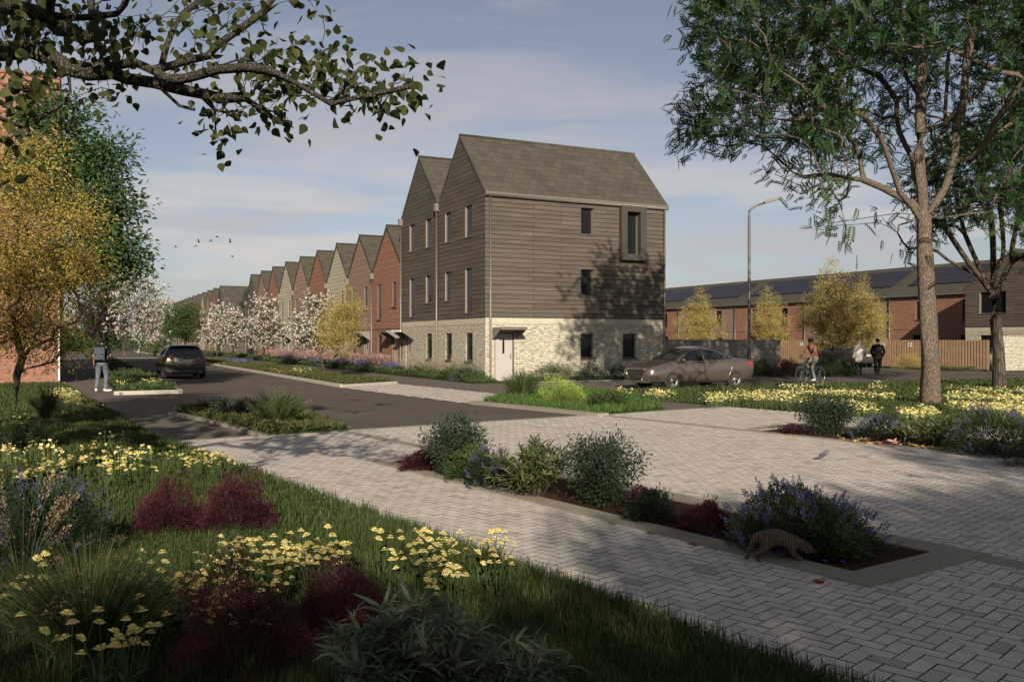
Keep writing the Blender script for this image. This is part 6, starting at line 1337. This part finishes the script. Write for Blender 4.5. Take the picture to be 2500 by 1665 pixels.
def person(label, loc, rz, J, hair='hairblack', skin='skin_dark', top=('black_cloth', 'short'), legs='jeans', shoes='shoe_white', coat=None, hat=None, sc=1., grip=()):
    """x right, y forward, z up; J overrides joint positions of a 1.75 m figure"""
    b = dict(pelvis=(0, 0, .95), waist=(0, .005, 1.08), chest=(0, .0, 1.28), nb=(0, -.01, 1.44), neck=(0, .005, 1.50), jaw=(0, .025, 1.565), skull=(0, .015, 1.63), crown=(0, .01, 1.68))
    for s, x in (('L', -1), ('R', 1)): b.update({'sh'+s: (.165*x, -.01, 1.40), 'el'+s: (.215*x, -.02, 1.13), 'wr'+s: (.225*x, .04, .89), 'ha'+s: (.225*x, .06, .82), 'hip'+s: (.09*x, 0, .90), 'kn'+s: (.10*x, .02, .50), 'an'+s: (.10*x, -.02, .09), 'to'+s: (.115*x, .14, .035)})
    b.update(J); b = {k: np.array(v, float) for k, v in b.items()}
    R = dict(pelvis=.125, waist=.115, chest=.135, nb=.075, neck=.052, jaw=.062, skull=.088, crown=.07)
    for s in 'LR': R.update({'sh'+s: .058, 'el'+s: .042, 'wr'+s: .028, 'ha'+s: (.036, .018), 'hip'+s: .085, 'kn'+s: .058, 'an'+s: .038, 'to'+s: .03})
    E = [('pelvis', 'waist'), ('waist', 'chest'), ('chest', 'nb'), ('nb', 'neck'), ('neck', 'jaw'), ('jaw', 'skull'), ('skull', 'crown')]
    for s in 'LR': E += [('chest', 'sh'+s), ('sh'+s, 'el'+s), ('el'+s, 'wr'+s), ('wr'+s, 'ha'+s), ('pelvis', 'hip'+s), ('hip'+s, 'kn'+s), ('kn'+s, 'an'+s), ('an'+s, 'to'+s)]
    t = thing('person', label, 'person', loc, rz); t.scale = (sc,)*3
    ex = MB()
    for s, sg in (('L', -1), ('R', 1)):     # five unequal, bent fingers
        h = b['ha'+s]; d = norm(h-b['wr'+s]); side = norm(np.cross(d, [sg, 0, .01])); curl = np.array([-sg*.6, .2, 0]) if s not in grip else np.array([0, 0, -1.])
        for k, ln in enumerate((.062, .072, .068, .052)):
            o_ = h+side*(k-1.5)*.017+d*.02; p1 = o_+d*ln*.5; p2 = p1+norm(d+curl*(.9 if s not in grip else 2.2))*ln*.32; p3 = p2+norm(d+curl*(1.8 if s not in grip else 5))*ln*.25; ex.tube([o_, p1, p2, p3], [.009, .0085, .0075, .006], 6)
        o_ = b['wr'+s]*.35+h*.65+side*.028*-1; ex.tube([o_, o_-side*.02+d*.022, o_-side*.028+d*.05], [.010, .009, .007], 6)
    hc = b['skull']; fw = norm(b['jaw']*0+np.array([0, 1, 0])) if 'look' not in J else norm(np.array(J['look']))
    rt = norm(np.cross(fw, [0, 0, 1])); ex.ball(hc+fw*.092-[0, 0, .022], (.011, .016, .018), 6); 
    for sg in (-1, 1): ex.ball(hc+rt*sg*.086-[0, 0, .01], (.012, .02, .03), 6)
    skinned('body', {k: (tuple(v), R[k]) for k, v in b.items() if k in R}, E, skin, t, 2, ex)
    def loft(q, rows, n=18):       # elliptical rings: (centre, rx, ry)
        an = np.linspace(0, 2*np.pi, n, endpoint=False); V = np.concatenate([np.array(c)+np.stack([np.cos(an)*rx, np.sin(an)*ry, 0*an], 1) for c, rx, ry in rows])
        k = len(rows); F = [[i_*n+j_, i_*n+(j_+1) % n, (i_+1)*n+(j_+1) % n, (i_+1)*n+j_] for i_ in range(k-1) for j_ in range(n)]+[list(range(n))[::-1], [(k-1)*n+j_ for j_ in range(n)]]; q.add(V, F, 0, None, None, True)
    q = MB(); p_, wa, cs, nb, nk = b['pelvis'], b['waist'], b['chest'], b['nb'], b['neck']; g_ = .022 if coat else 0.; rows = []
    if coat: rows += [(p_-[0, 0, coat+.06], .17+g_, .135+g_), (p_-[0, 0, coat*.5], .178+g_, .14+g_)]
    rows += [(p_-[0, 0, .03], .168+g_, .122+g_), (p_*.5+wa*.5, .16+g_, .115+g_), (wa, .152+g_, .108+g_), (wa*.5+cs*.5, .165+g_, .118+g_), (cs, .178+g_, .125+g_), (cs*.5+nb*.5, .175+g_, .115+g_), (nb*.8+cs*.2, .15+g_, .095+g_), (nb+[0, 0, .015], .10+g_, .075+g_), (nk-[0, 0, .01], .066+g_*.5, .062+g_*.5)]
    loft(q, rows)
    for s in 'LR':
        S3, El, Wr = b['sh'+s]*[.97, 1, 1]-[0, 0, .022], b['el'+s], b['wr'+s]; u3 = g_*.7; q.ball(S3, (.062+u3, .062+u3, .058+u3), 14)
        if top[1] == 'short': q.tube([S3, S3*.6+El*.4, S3*.25+El*.75], [.064, .060, .062], 12)
        else: q.tube([S3, S3*.5+El*.5, El, El*.5+Wr*.5, Wr], [.064+u3, .058+u3, .052+u3, .047+u3, .042+u3], 12); q.ball(El, (.052+u3,)*3, 10)
    smo = q
    q.build('coat' if coat else 'shirt', MT[top[0]], t)
    q = MB(); hips = (b['hipL']+b['hipR'])/2; loft(q, [(hips-[0, 0, .09], .13, .10), (hips-[0, 0, .03], .165, .118), (hips*.4+p_*.6, .165, .115), (p_+[0, 0, .06], .150, .105)])
    for s in 'LR':
        Hh, Kn, An = b['hip'+s], b['kn'+s], b['an'+s]; q.tube([Hh, Hh*.5+Kn*.5, Kn, Kn*.5+An*.5, An+[0, 0, .01]], [.100, .086, .070, .064, .056], 14); q.ball(Kn, (.07,)*3, 12)
    q.build('trousers', MT[legs], t)
    for s in 'LR':
        sh = MB(); an, to = b['an'+s], b['to'+s]; f = norm((to-an)*[1, 1, 0]); sd_ = np.array([f[1], -f[0], 0]); cz = min(an[2]-.06, to[2]-.02); M3 = np.stack([sd_, f, [0, 0, 1]], 1)
        sh.ball(an*[1, 1, 0]*.55+to*[1, 1, 0]*.45+[0, 0, cz+.035], (.048, .135, .04), 12, 0, M3); sh.ball(an*[1, 1, 0]+f*-.01+[0, 0, cz+.065], (.046, .06, .055), 10, 0, M3); sh.build('shoe', MT[shoes], t)
    hm = MB(); c = b['skull']; back = -fw
    if hat == 'afro': hm.ball(c+[0, 0, .05]+back*.02, (.165, .155, .145), 16); hm.ball(c+back*.06-[0, 0, .02], (.11, .08, .08), 12)
    elif hat == 'helmet': hm.ball(c+[0, 0, .022]-fw*.01, (.102, .122, .10), 14)
    else: hm.ball(c+[0, 0, .03]+back*.012, (.094, .103, .088), 14); hm.ball(c+back*.05-[0, 0, .02], (.08, .05, .06), 10)
    o = hm.build('helmet' if hat == 'helmet' else ('hat' if hat == 'hat' else 'hair'), MT[hair], t)
    return t, b
# person with a backpack, seen from behind
g = G(249, 957.5); rz = math.atan2(.35, -1)*0+RAD(8)
A_, jb = person('person seen from behind on the left path, dark curly hair, black t-shirt, pale jeans', (g[0], g[1], .005), rz,
  dict(anL=(-.15, -.05, .09), toL=(-.16, .09, .035), knL=(-.125, .02, .50), anR=(.10, .02, .09), toR=(.25, .05, .035), knR=(.12, .03, .50), elR=(.25, .02, 1.13), wrR=(.21, .2, 1.02), haR=(.18, .27, 1.03), elL=(-.24, -.03, 1.13), wrL=(-.25, .02, .90), haL=(-.25, .04, .83)), hat='afro', sc=1.05)
bp = thing('backpack', 'grey-blue backpack worn by the person with dark curly hair on the left', 'backpack', (g[0], g[1], .005), rz); bp.scale = (1.05,)*3
m = MB(); m.box((-.15, -.27, 1.0), (.15, -.135, 1.40)); o = m.build('bag', MT['pack_blue'], bp)
md = o.modifiers.new('b', 'BEVEL'); md.width = .055; md.segments = 4; bpy.context.view_layer.update(); apply_mods(o)
m = MB(); m.box((-.11, -.315, 1.02), (.11, -.262, 1.20)); o = m.build('front_pocket', MT['pack_blue'], bp); md = o.modifiers.new('b', 'BEVEL'); md.width = .025; md.segments = 3; bpy.context.view_layer.update(); apply_mods(o)
for sg in (1, -1): m = MB(); m.tube([(sg*.10, -.15, 1.38), (sg*.11, -.10, 1.47), (sg*.115, .07, 1.47), (sg*.12, .165, 1.33), (sg*.13, .09, 1.12), (sg*.13, -.14, 1.05)], .014, 6); m.build('strap', MT['black_cloth'], bp)
m = MB(); m.tube([(-.04, -.2, 1.40), (-.02, -.2, 1.44), (.02, -.2, 1.44), (.04, -.2, 1.40)], .008, 6); m.build('handle', MT['black_cloth'], bp)
# elderly woman with a stick, man in black
g = G(2097, 917); B_, jb = person('elderly woman in a cream padded coat walking away, using a stick', (g[0], g[1], .0), RAD(-20),
  dict(anL=(-.09, -.10, .12), toL=(-.10, .03, .06), knL=(-.09, .03, .50), anR=(.10, .10, .09), toR=(.11, .25, .035), knR=(.10, .09, .50), elR=(.26, .0, 1.14), wrR=(.29, .18, .98), haR=(.30, .24, .93), chest=(0, .03, 1.27), nb=(0, .03, 1.43), neck=(0, .045, 1.49), jaw=(0, .07, 1.55), skull=(0, .065, 1.62), crown=(0, .06, 1.67)), hair='hairgrey', skin='skin_light', top=('cream_coat', 'long'), coat=.26, legs='dark_trousers', shoes='shoe_dark', hat='hat', sc=1.0, grip=('R',))
m = MB(); m.tube([(-.172, 0, 1.07), (0, -.165, 1.06), (.172, 0, 1.07), (0, .18, 1.07), (-.172, 0, 1.07)], .018, 6); m.build('belt', MT['cream_coat'], B_)
cane = thing('walking_stick', 'pale walking stick held by the woman in the cream coat', 'walking stick', (g[0], g[1], 0), RAD(-20)); m = MB(); m.tube([(.36, .33, .005), (.305, .27, .90)], .011, 8); m.build('shaft', MT['white'], cane)
m = MB(); m.tube([(.305, .27, .90), (.30, .26, .94), (.295, .22, .955), (.29, .17, .94)], .013, 8); m.build('grip', MT['hairgrey'], cane)
g = G(2143, 919); person('man in a black coat and cap walking beside the woman in cream', (g[0], g[1], .0), RAD(-18),
  dict(anL=(-.07, .03, .09), toL=(-.08, .17, .035), anR=(.03, -.06, .11), toR=(.04, .08, .05), knR=(.07, .03, .50), haL=(-.19, .10, .88), wrL=(-.21, .06, .93), haR=(.19, .10, .88), wrR=(.21, .06, .93), shL=(-.19, -.01, 1.40), shR=(.19, -.01, 1.40), elL=(-.27, -.03, 1.14), elR=(.27, -.03, 1.14)), skin='skin_light', top=('black_cloth', 'long'), coat=.13, legs='black_cloth', shoes='shoe_dark', hat='hat', sc=1.03)

# ------------------------------------------------------------------ bicycle and rider
hd = norm(np.array([-.84, -.54])); rzb = math.atan2(hd[1], hd[0]); gb = P(1979, 940, 34.3)
MT['bikeblue'] = plain('blue_bike_paint', (.03, .05, .10), .35)
t = thing('bicycle', 'dark blue bicycle ridden leftwards by the person in the rust shirt', 'bicycle', (gb[0], gb[1], 0), rzb)
r = .335; xr, xf = -.52, .53
for x in (xr, xf):
    an = np.linspace(0, 2*np.pi, 33); m = MB(); m.tube(np.stack([x+r*np.cos(an), 0*an, r+.015+r*np.sin(an)], 1), .019, 7, cap=False); wl = m.build('wheel', MT['rubber'], t)
    m = MB(); m.tube(np.stack([x+(r-.022)*np.cos(an), 0*an, r+.015+(r-.022)*np.sin(an)], 1), .009, 5, cap=False); m.lathe([(.02, -.04), (.02, .04)], (x, 0, r+.015), 8, axis='y')
    for k in range(16): q = k*math.pi/8; m.tube([(x, .02*(-1)**k, r+.015), (x+(r-.02)*math.cos(q), 0, r+.015+(r-.02)*math.sin(q))], .0016, 3, cap=False)
    m.build('rim', MT['rim'], wl)
bb, stt, ht, hb = (-.08, 0, .29), (-.24, 0, .86), (.36, 0, .86), (.40, 0, .70); wz = r+.015
m = MB()
for a_, c_, rr_ in ((bb, stt, .016), (bb, hb, .018), (stt, ht, .015), (ht, hb, .019), ((xr, .05, wz), (-.08, .02, .29), .009), ((xr, -.05, wz), (-.08, -.02, .29), .009), ((xr, .05, wz), (-.22, .01, .80), .008), ((xr, -.05, wz), (-.22, -.01, .80), .008), (hb, (.44, .05, .60), .012), ((.44, .05, .60), (xf, .05, wz), .010), (hb, (.44, -.05, .60), .012), ((.44, -.05, .60), (xf, -.05, wz), .010)): m.tube([a_, c_], rr_, 8)
m.build('frame', MT['bikeblue'], t)
m = MB(); m.tube([(.36, 0, .86), (.35, 0, 1.0)], .013, 8); m.tube([(.22, -.29, 1.03), (.34, -.24, 1.03), (.38, -.08, 1.02), (.38, .08, 1.02), (.34, .24, 1.03), (.22, .29, 1.03)], .012, 8); m.build('handlebar', MT['blackpl'], t)
m = MB(); m.tube([stt, (-.27, 0, .96)], .012, 8); m.ball((-.28, 0, .975), (.13, .07, .03), 12); m.ball((-.36, 0, .98), (.06, .09, .03), 10); m.build('saddle', MT['blackpl'], t)
m = MB(); m.lathe([(.09, -.035), (.09, -.03), (.0, -.03)], bb, 18, axis='y'); m.tube([(-.08, .06, .29), (-.03, .07, .13)], .01, 6); m.tube([(-.08, -.06, .29), (-.13, -.07, .45)], .01, 6); m.box((-.08, .07, .11), (.02, .16, .13)); m.box((-.18, -.16, .44), (-.08, -.07, .46)); m.build('crank', MT['blackpl'], t)
for x, y0_, y1_ in ((xr, -.2, 2.4), (xf, .6, 2.6)): an = np.linspace(y0_, y1_, 12); m = MB(); m.tube(np.stack([x+(r+.04)*np.cos(an), 0*an, r+.015+(r+.04)*np.sin(an)], 1), .014, 5); m.build('mudguard', MT['bikeblue'], t)
# rider: local y forward is the bike's x; left hand side of the bike is -x of the figure
Cc_, jb = person('person in a rust-brown top and grey jeans riding the blue bicycle, wearing a dark helmet', (gb[0], gb[1], 0), rzb-math.pi/2,
  dict(pelvis=(0, -.24, 1.08), waist=(0, -.19, 1.19), chest=(0, -.10, 1.36), nb=(0, -.04, 1.50), neck=(0, -.02, 1.55), jaw=(0, .02, 1.61), skull=(0, .01, 1.68), crown=(0, 0, 1.73), shL=(-.165, -.06, 1.46), shR=(.165, -.06, 1.46), elL=(-.23, .06, 1.24), elR=(.23, .06, 1.24), wrL=(-.25, .24, 1.10), wrR=(.25, .24, 1.10), haL=(-.26, .30, 1.06), haR=(.26, .30, 1.06),
       hipL=(-.09, -.22, 1.02), hipR=(.09, -.22, 1.02), knL=(-.12, .06, .66), knR=(.12, .16, .84), anL=(-.12, -.06, .24), toL=(-.12, .07, .17), anR=(.12, -.16, .55), toR=(.12, -.03, .50)), hair='hairblack', skin='skin_dark', top=('rust_shirt', 'long'), legs='grey_jeans', shoes='shoe_white', hat='helmet', sc=1.0, grip=('L', 'R'))
t = thing('shoulder_bag', 'small black bag slung behind the cyclist in the rust top', 'bag', (gb[0], gb[1], 0), rzb-math.pi/2); m = MB(); m.box((-.13, -.43, 1.0), (.13, -.355, 1.2)); o = m.build('bag', MT['black_cloth'], t)
m = MB(); m.tube([(-.12, -.36, 1.18), (-.18, -.25, 1.25), (-.12, -.05, 1.33), (.05, .06, 1.42), (.11, -.0, 1.52), (.10, -.13, 1.50), (.0, -.27, 1.38), (-.12, -.36, 1.2)], .014, 6); m.build('strap', MT['black_cloth'], t)

# ------------------------------------------------------------------ cat, birds
def catm():
    m, t, b, o = new_mat('tabby_fur'); v = coords(t, 'Object'); wv = nd(t, 'ShaderNodeTexWave', Scale=17.0, Distortion=6.5, Detail=3.0); wv.bands_direction = 'X'; wv.inputs['Detail Scale'].default_value = 2.2; t.links.new(v, wv.inputs['Vector'])
    c = ramp(t, wv.outputs['Fac'], [(.15, (.030, .022, .016)), (.40, (.105, .076, .050)), (.8, (.15, .11, .072))]); c = mixc(t, 1., c, ramp(t, noise(t, coords(t, 'Object', (30, 30, 160)), 3., 4), [(.3, (.6, .6, .6)), (.7, (1.3, 1.3, 1.3))]), 'MULTIPLY')
    t.links.new(c, b.inputs['Base Color']); b.inputs['Roughness'].default_value = .9; b.inputs['Specular IOR Level'].default_value = .1; b.inputs['Sheen Weight'].default_value = .05; bump(t, b, noise(t, coords(t, 'Object', (60, 60, 220)), 4., 3), .004); return m
MT['cat'] = catm(); MT['catpale'] = plain('pale_muzzle', (.36, .29, .22), .9)
g = G(1893, 1376); t = thing('cat', 'brown tabby cat sniffing the edge of the central bed, tail hanging down', 'cat', (g[0], g[1]+.02, .0), RAD(-5)); t.scale = (1.0,)*3
nodes = dict(hip=((-.09, 0, .208), (.062, .064)), bel=((.0, 0, .206), (.064, .068)), mid=((.07, 0, .194), (.060, .064)), ch=((.135, 0, .178), .055), nk=((.195, 0, .150), .040), hd=((.240, 0, .120), (.055, .052)), mz=((.280, 0, .088), (.028, .026)), rump=((-.135, 0, .19), .045), t1=((-.165, -.0, .165), .020), t2=((-.185, -.01, .11), .019), t3=((-.20, -.015, .06), .018), t4=((-.222, -.02, .028), .016))
E = [('hip', 'bel'), ('bel', 'mid'), ('mid', 'ch'), ('ch', 'nk'), ('nk', 'hd'), ('hd', 'mz'), ('hip', 'rump'), ('rump', 't1'), ('t1', 't2'), ('t2', 't3'), ('t3', 't4')]
for s, y, dx in (('n', -.035, 0.), ('f', .035, .035)):
    nodes.update({'k'+s: ((-.075+dx, y*1.1, .125), .034), 'h'+s: ((-.145+dx, y*1.1, .075), .016), 'q'+s: ((-.13+dx, y*1.1, .018), .012), 'p'+s: ((-.10+dx, y*1.1, .010), .013), 's'+s: ((.13, y*.9, .125), .034), 'e'+s: ((.115+dx*.6, y, .095), .022), 'w'+s: ((.165+dx*.5, y, .055), .014), 'u'+s: ((.185+dx*.5, y, .042), .014), 'v'+s: ((.205+dx*.5, y, .041), .013)})
    E += [('hip', 'k'+s), ('k'+s, 'h'+s), ('h'+s, 'q'+s), ('q'+s, 'p'+s), ('ch', 's'+s), ('s'+s, 'e'+s), ('e'+s, 'w'+s), ('w'+s, 'u'+s), ('u'+s, 'v'+s)]
ex = MB()
for sg in (-1, 1):
    b_ = np.array([.228, sg*.028, .160]); ex.add([b_+[-.010, -.017, -.010], b_+[-.010, .017, -.010], b_+[.014, 0, -.012], b_+[-.004, sg*.008, .036]], [[0, 1, 3], [1, 2, 3], [2, 0, 3], [0, 2, 1]])
skinned('body', nodes, E, 'cat', t, 2, ex)
for sg in (-1, 1): m = MB(); m.ball((.272, sg*.031, .124), (.007, .006, .007), 8); m.build('eye', MT['blackpl'], t)
m = MB(); m.ball((.276, 0, .095), (.013, .017, .012), 8); m.build('muzzle', MT['catpale'], t)
# robin on the paving
g = G(2011, 1126); t = thing('robin', 'small bird with an orange breast standing on the paving', 'bird', (g[0], g[1], .014), RAD(8)); t.scale = (1.25,)*3
MT['b_back'] = plain('bird_back', (.09, .085, .085), .8); MT['b_breast'] = plain('orange_breast', (.34, .13, .06), .8); MT['b_belly'] = plain('pale_belly', (.42, .36, .30), .8)
nodes = dict(a=((0, 0, .062), .028), b=((.028, 0, .082), .026), c=((.042, 0, .105), .018), d=((.045, 0, .115), .012), e=((-.03, 0, .048), .018), f=((-.06, 0, .040), .008), g=((-.095, 0, .036), (.010, .003)))
skinned('body', nodes, [('a', 'b'), ('b', 'c'), ('c', 'd'), ('a', 'e'), ('e', 'f'), ('f', 'g')], 'b_back', t)
m = MB(); m.ball((.026, 0, .070), (.022, .024, .028), 12); m.build('breast', MT['b_breast'], t); m = MB(); m.ball((-.004, 0, .048), (.028, .020, .018), 12); m.build('belly', MT['b_belly'], t)
m = MB(); m.tube([(.056, 0, .107), (.074, 0, .105)], [.004, .001], 6); m.build('beak', MT['blackpl'], t)
for sg in (-1, 1):
    m = MB(); m.ball((-.015, sg*.022, .062), (.042, .007, .017), 10, 0, np.array(Matrix.Rotation(RAD(-20), 3, 'Y'))); m.build('wing', MT['pack_blue'], t)
    m = MB(); m.tube([(.0, sg*.010, .045), (.006, sg*.011, .02), (.0, sg*.012, .002)], .0018, 4); m.tube([(-.01, sg*.012, .001), (.016, sg*.012, .001)], .0016, 4); m.build('leg', MT['blackpl'], t)
# birds in flight
MT['b_dark'] = plain('dark_feather', (.02, .02, .022), .8); MT['b_light'] = plain('light_feather', (.5, .48, .46), .8)
for px, py, a_, fl, lb in ((430, 604, .5, 1, 'flying bird lowest left, leftmost of the flock'), (478, 600, -.3, 0, 'flying bird, lower one of the close pair in the flock'), (485, 592, 1.0, 0, 'flying bird, upper one of the close pair with raised wings'), (515, 587, -.4, 0, 'flying bird just left of the highest one'),
                       (530, 579, .25, 1, 'highest flying bird of the flock, with pale wing'), (562, 592, 1.1, 0, 'flying bird right of the highest one, wings raised'), (567, 626, -.3, 0, 'lone flying bird below the rest of the flock')):
    p = P(px, py, 62); t = thing('flying_bird', lb, 'bird', p, random.random()*.6, 'small flock of birds over the terrace'); m = MB(); m.ball((0, 0, 0), (.09, .035, .035), 8); m.ball((.09, 0, .01), (.03, .025, .025), 6); m.add([(-.08, -.02, 0), (-.17, -.04, 0), (-.17, .04, 0), (-.08, .02, 0), (-.12, 0, .008)], [[0, 1, 4], [1, 2, 4], [2, 3, 4], [0, 4, 3]]); m.build('body', MT['b_dark'], t)
    for sg in (-1, 1):
        z1 = .16*a_; m = MB(); m.add([(.05, sg*.02, .01), (-.05, sg*.02, .01), (-.04, sg*.13, z1), (.03, sg*.14, z1+.01), (-.09, sg*.27, z1*1.3), (-.05, sg*.28, z1*1.3)], [[0, 1, 2, 3], [3, 2, 4, 5]]); m.build('wing', MT['b_light' if fl else 'b_dark'], t)

# ------------------------------------------------------------------ fallen leaves and blossoms
def curled_leaf(name, mat, s, seed):
    rs = np.random.RandomState(seed); T = np.array([(0, 0, .2), (.2, .28, .25), (.55, .38, .3), (.85, .2, .22), (1.15, 0, .45), (.85, -.2, .15), (.55, -.38, .28), (.2, -.28, .2), (.5, 0, .0)]); T[:, 2] *= .7+.6*rs.rand(); m = MB(); m.add(T*s, [[0, 8, 2, 1], [8, 4, 3, 2], [0, 7, 6, 8], [8, 6, 5, 4]]); m.tube(np.array([(0, 0, .2), (-.25, .03, .3)])*s, .012*s, 4); return m.mesh(name, MT[mat])
fabric('leaf_red', (.24, .065, .04), .3, 40.); fabric('leaf_peach', (.50, .27, .18), .3, 40.); fabric('leaf_yellow', (.50, .36, .09), .3, 40.); fabric('leaf_brown', (.22, .15, .08), .3, 40.)
LM = {k: [curled_leaf('fallen_leaf', 'leaf_'+k, 1., i) for i in range(2)] for k in ('red', 'peach', 'yellow', 'brown')}
rs = np.random.RandomState(12); spots = [(1264, 403, 'brown'), (1290, 408, 'peach'), (1312, 415, 'yellow'), (1330, 422, 'brown'), (1385, 425, 'yellow'), (1400, 418, 'yellow'), (1420, 425, 'peach'), (1452, 413, 'yellow'), (1470, 425, 'brown'), (1498, 440, 'peach'), (1520, 448, 'peach'), (1545, 437, 'peach'), (1570, 436, 'peach'), (1585, 447, 'brown'), (1600, 440, 'red'), (1618, 446, 'peach'), (1640, 436, 'peach'), (1625, 452, 'brown'), (1695, 448, 'yellow'), (1712, 458, 'yellow'), (1757, 462, 'brown'), (1835, 456, 'yellow'), (1815, 468, 'brown'), (1925, 465, 'yellow'), (1858, 474, 'brown')]
cl = {'red': 'red', 'peach': 'peach-coloured', 'yellow': 'yellow', 'brown': 'brown'}
for i, (x, y, k) in enumerate(spots):
    g = G(1500+x/2.355, 900+y/2.355); o = bpy.data.objects.new('fallen_leaf', LM[k][i % 2]); C.objects.link(o); o.location = (g[0], g[1], .02); o.rotation_euler = (rs.rand()*.3, rs.rand()*.3, rs.rand()*6); o.scale = ((.10+.07*rs.rand())*(1.2 if k in ('peach', 'yellow') else .9),)*3
    tag(o, f'{cl[k]} fallen leaf on the paving along the right-hand bed', 'leaf', f'{cl[k]} leaves fallen by the right-hand bed')
g = G(1997, 1430); o = bpy.data.objects.new('fallen_leaf', LM['red'][0]); C.objects.link(o); o.location = (g[0]-.04, g[1], .018); o.scale = (.085,)*3; o.rotation_euler = (0, .1, .1); tag(o, 'single curled red leaf on the paving in front of the cat', 'leaf')
BM = MB()
for k in range(9):
    a_ = k*.7; BM.scatter(LEAF[0]*[1, 1.6, 1], LEAF[1], np.array([[0, 0, .25]]), frames(np.array([[math.cos(a_), math.sin(a_), .2+.5*(k % 3)]]), np.array([[0, 0, 1.]])), np.array([.8]), 0)
bme = BM.mesh('fallen_blossom', MT['vivid'])
for px, py, lb in ((1744, 1312, 'vivid violet blossom by the round red shrub in the bed'), (1969, 1366, 'vivid violet blossom right under the nose of the cat'), (2012, 1374, 'vivid violet blossom at the near corner of the central bed'), (2056, 1376, 'small violet blossom right of the one in the bed corner'), (2094, 1342, 'violet blossom at the right foot of the blue-flowered dome'), (2121, 1354, 'brightest violet blossom near the end edging of the bed'), (2164, 1334, 'violet blossom lying alone on mulch at the right end'), (1898, 1352, 'violet blossom behind the belly of the cat')):
    g = G(px, py, .02); o = bpy.data.objects.new('fallen_blossom', bme); C.objects.link(o); o.location = (g[0], g[1], .02); o.scale = (.034,)*3; o.rotation_euler = (.3, 0, px); tag(o, lb, 'blossom', 'violet blossoms fallen in the central bed')
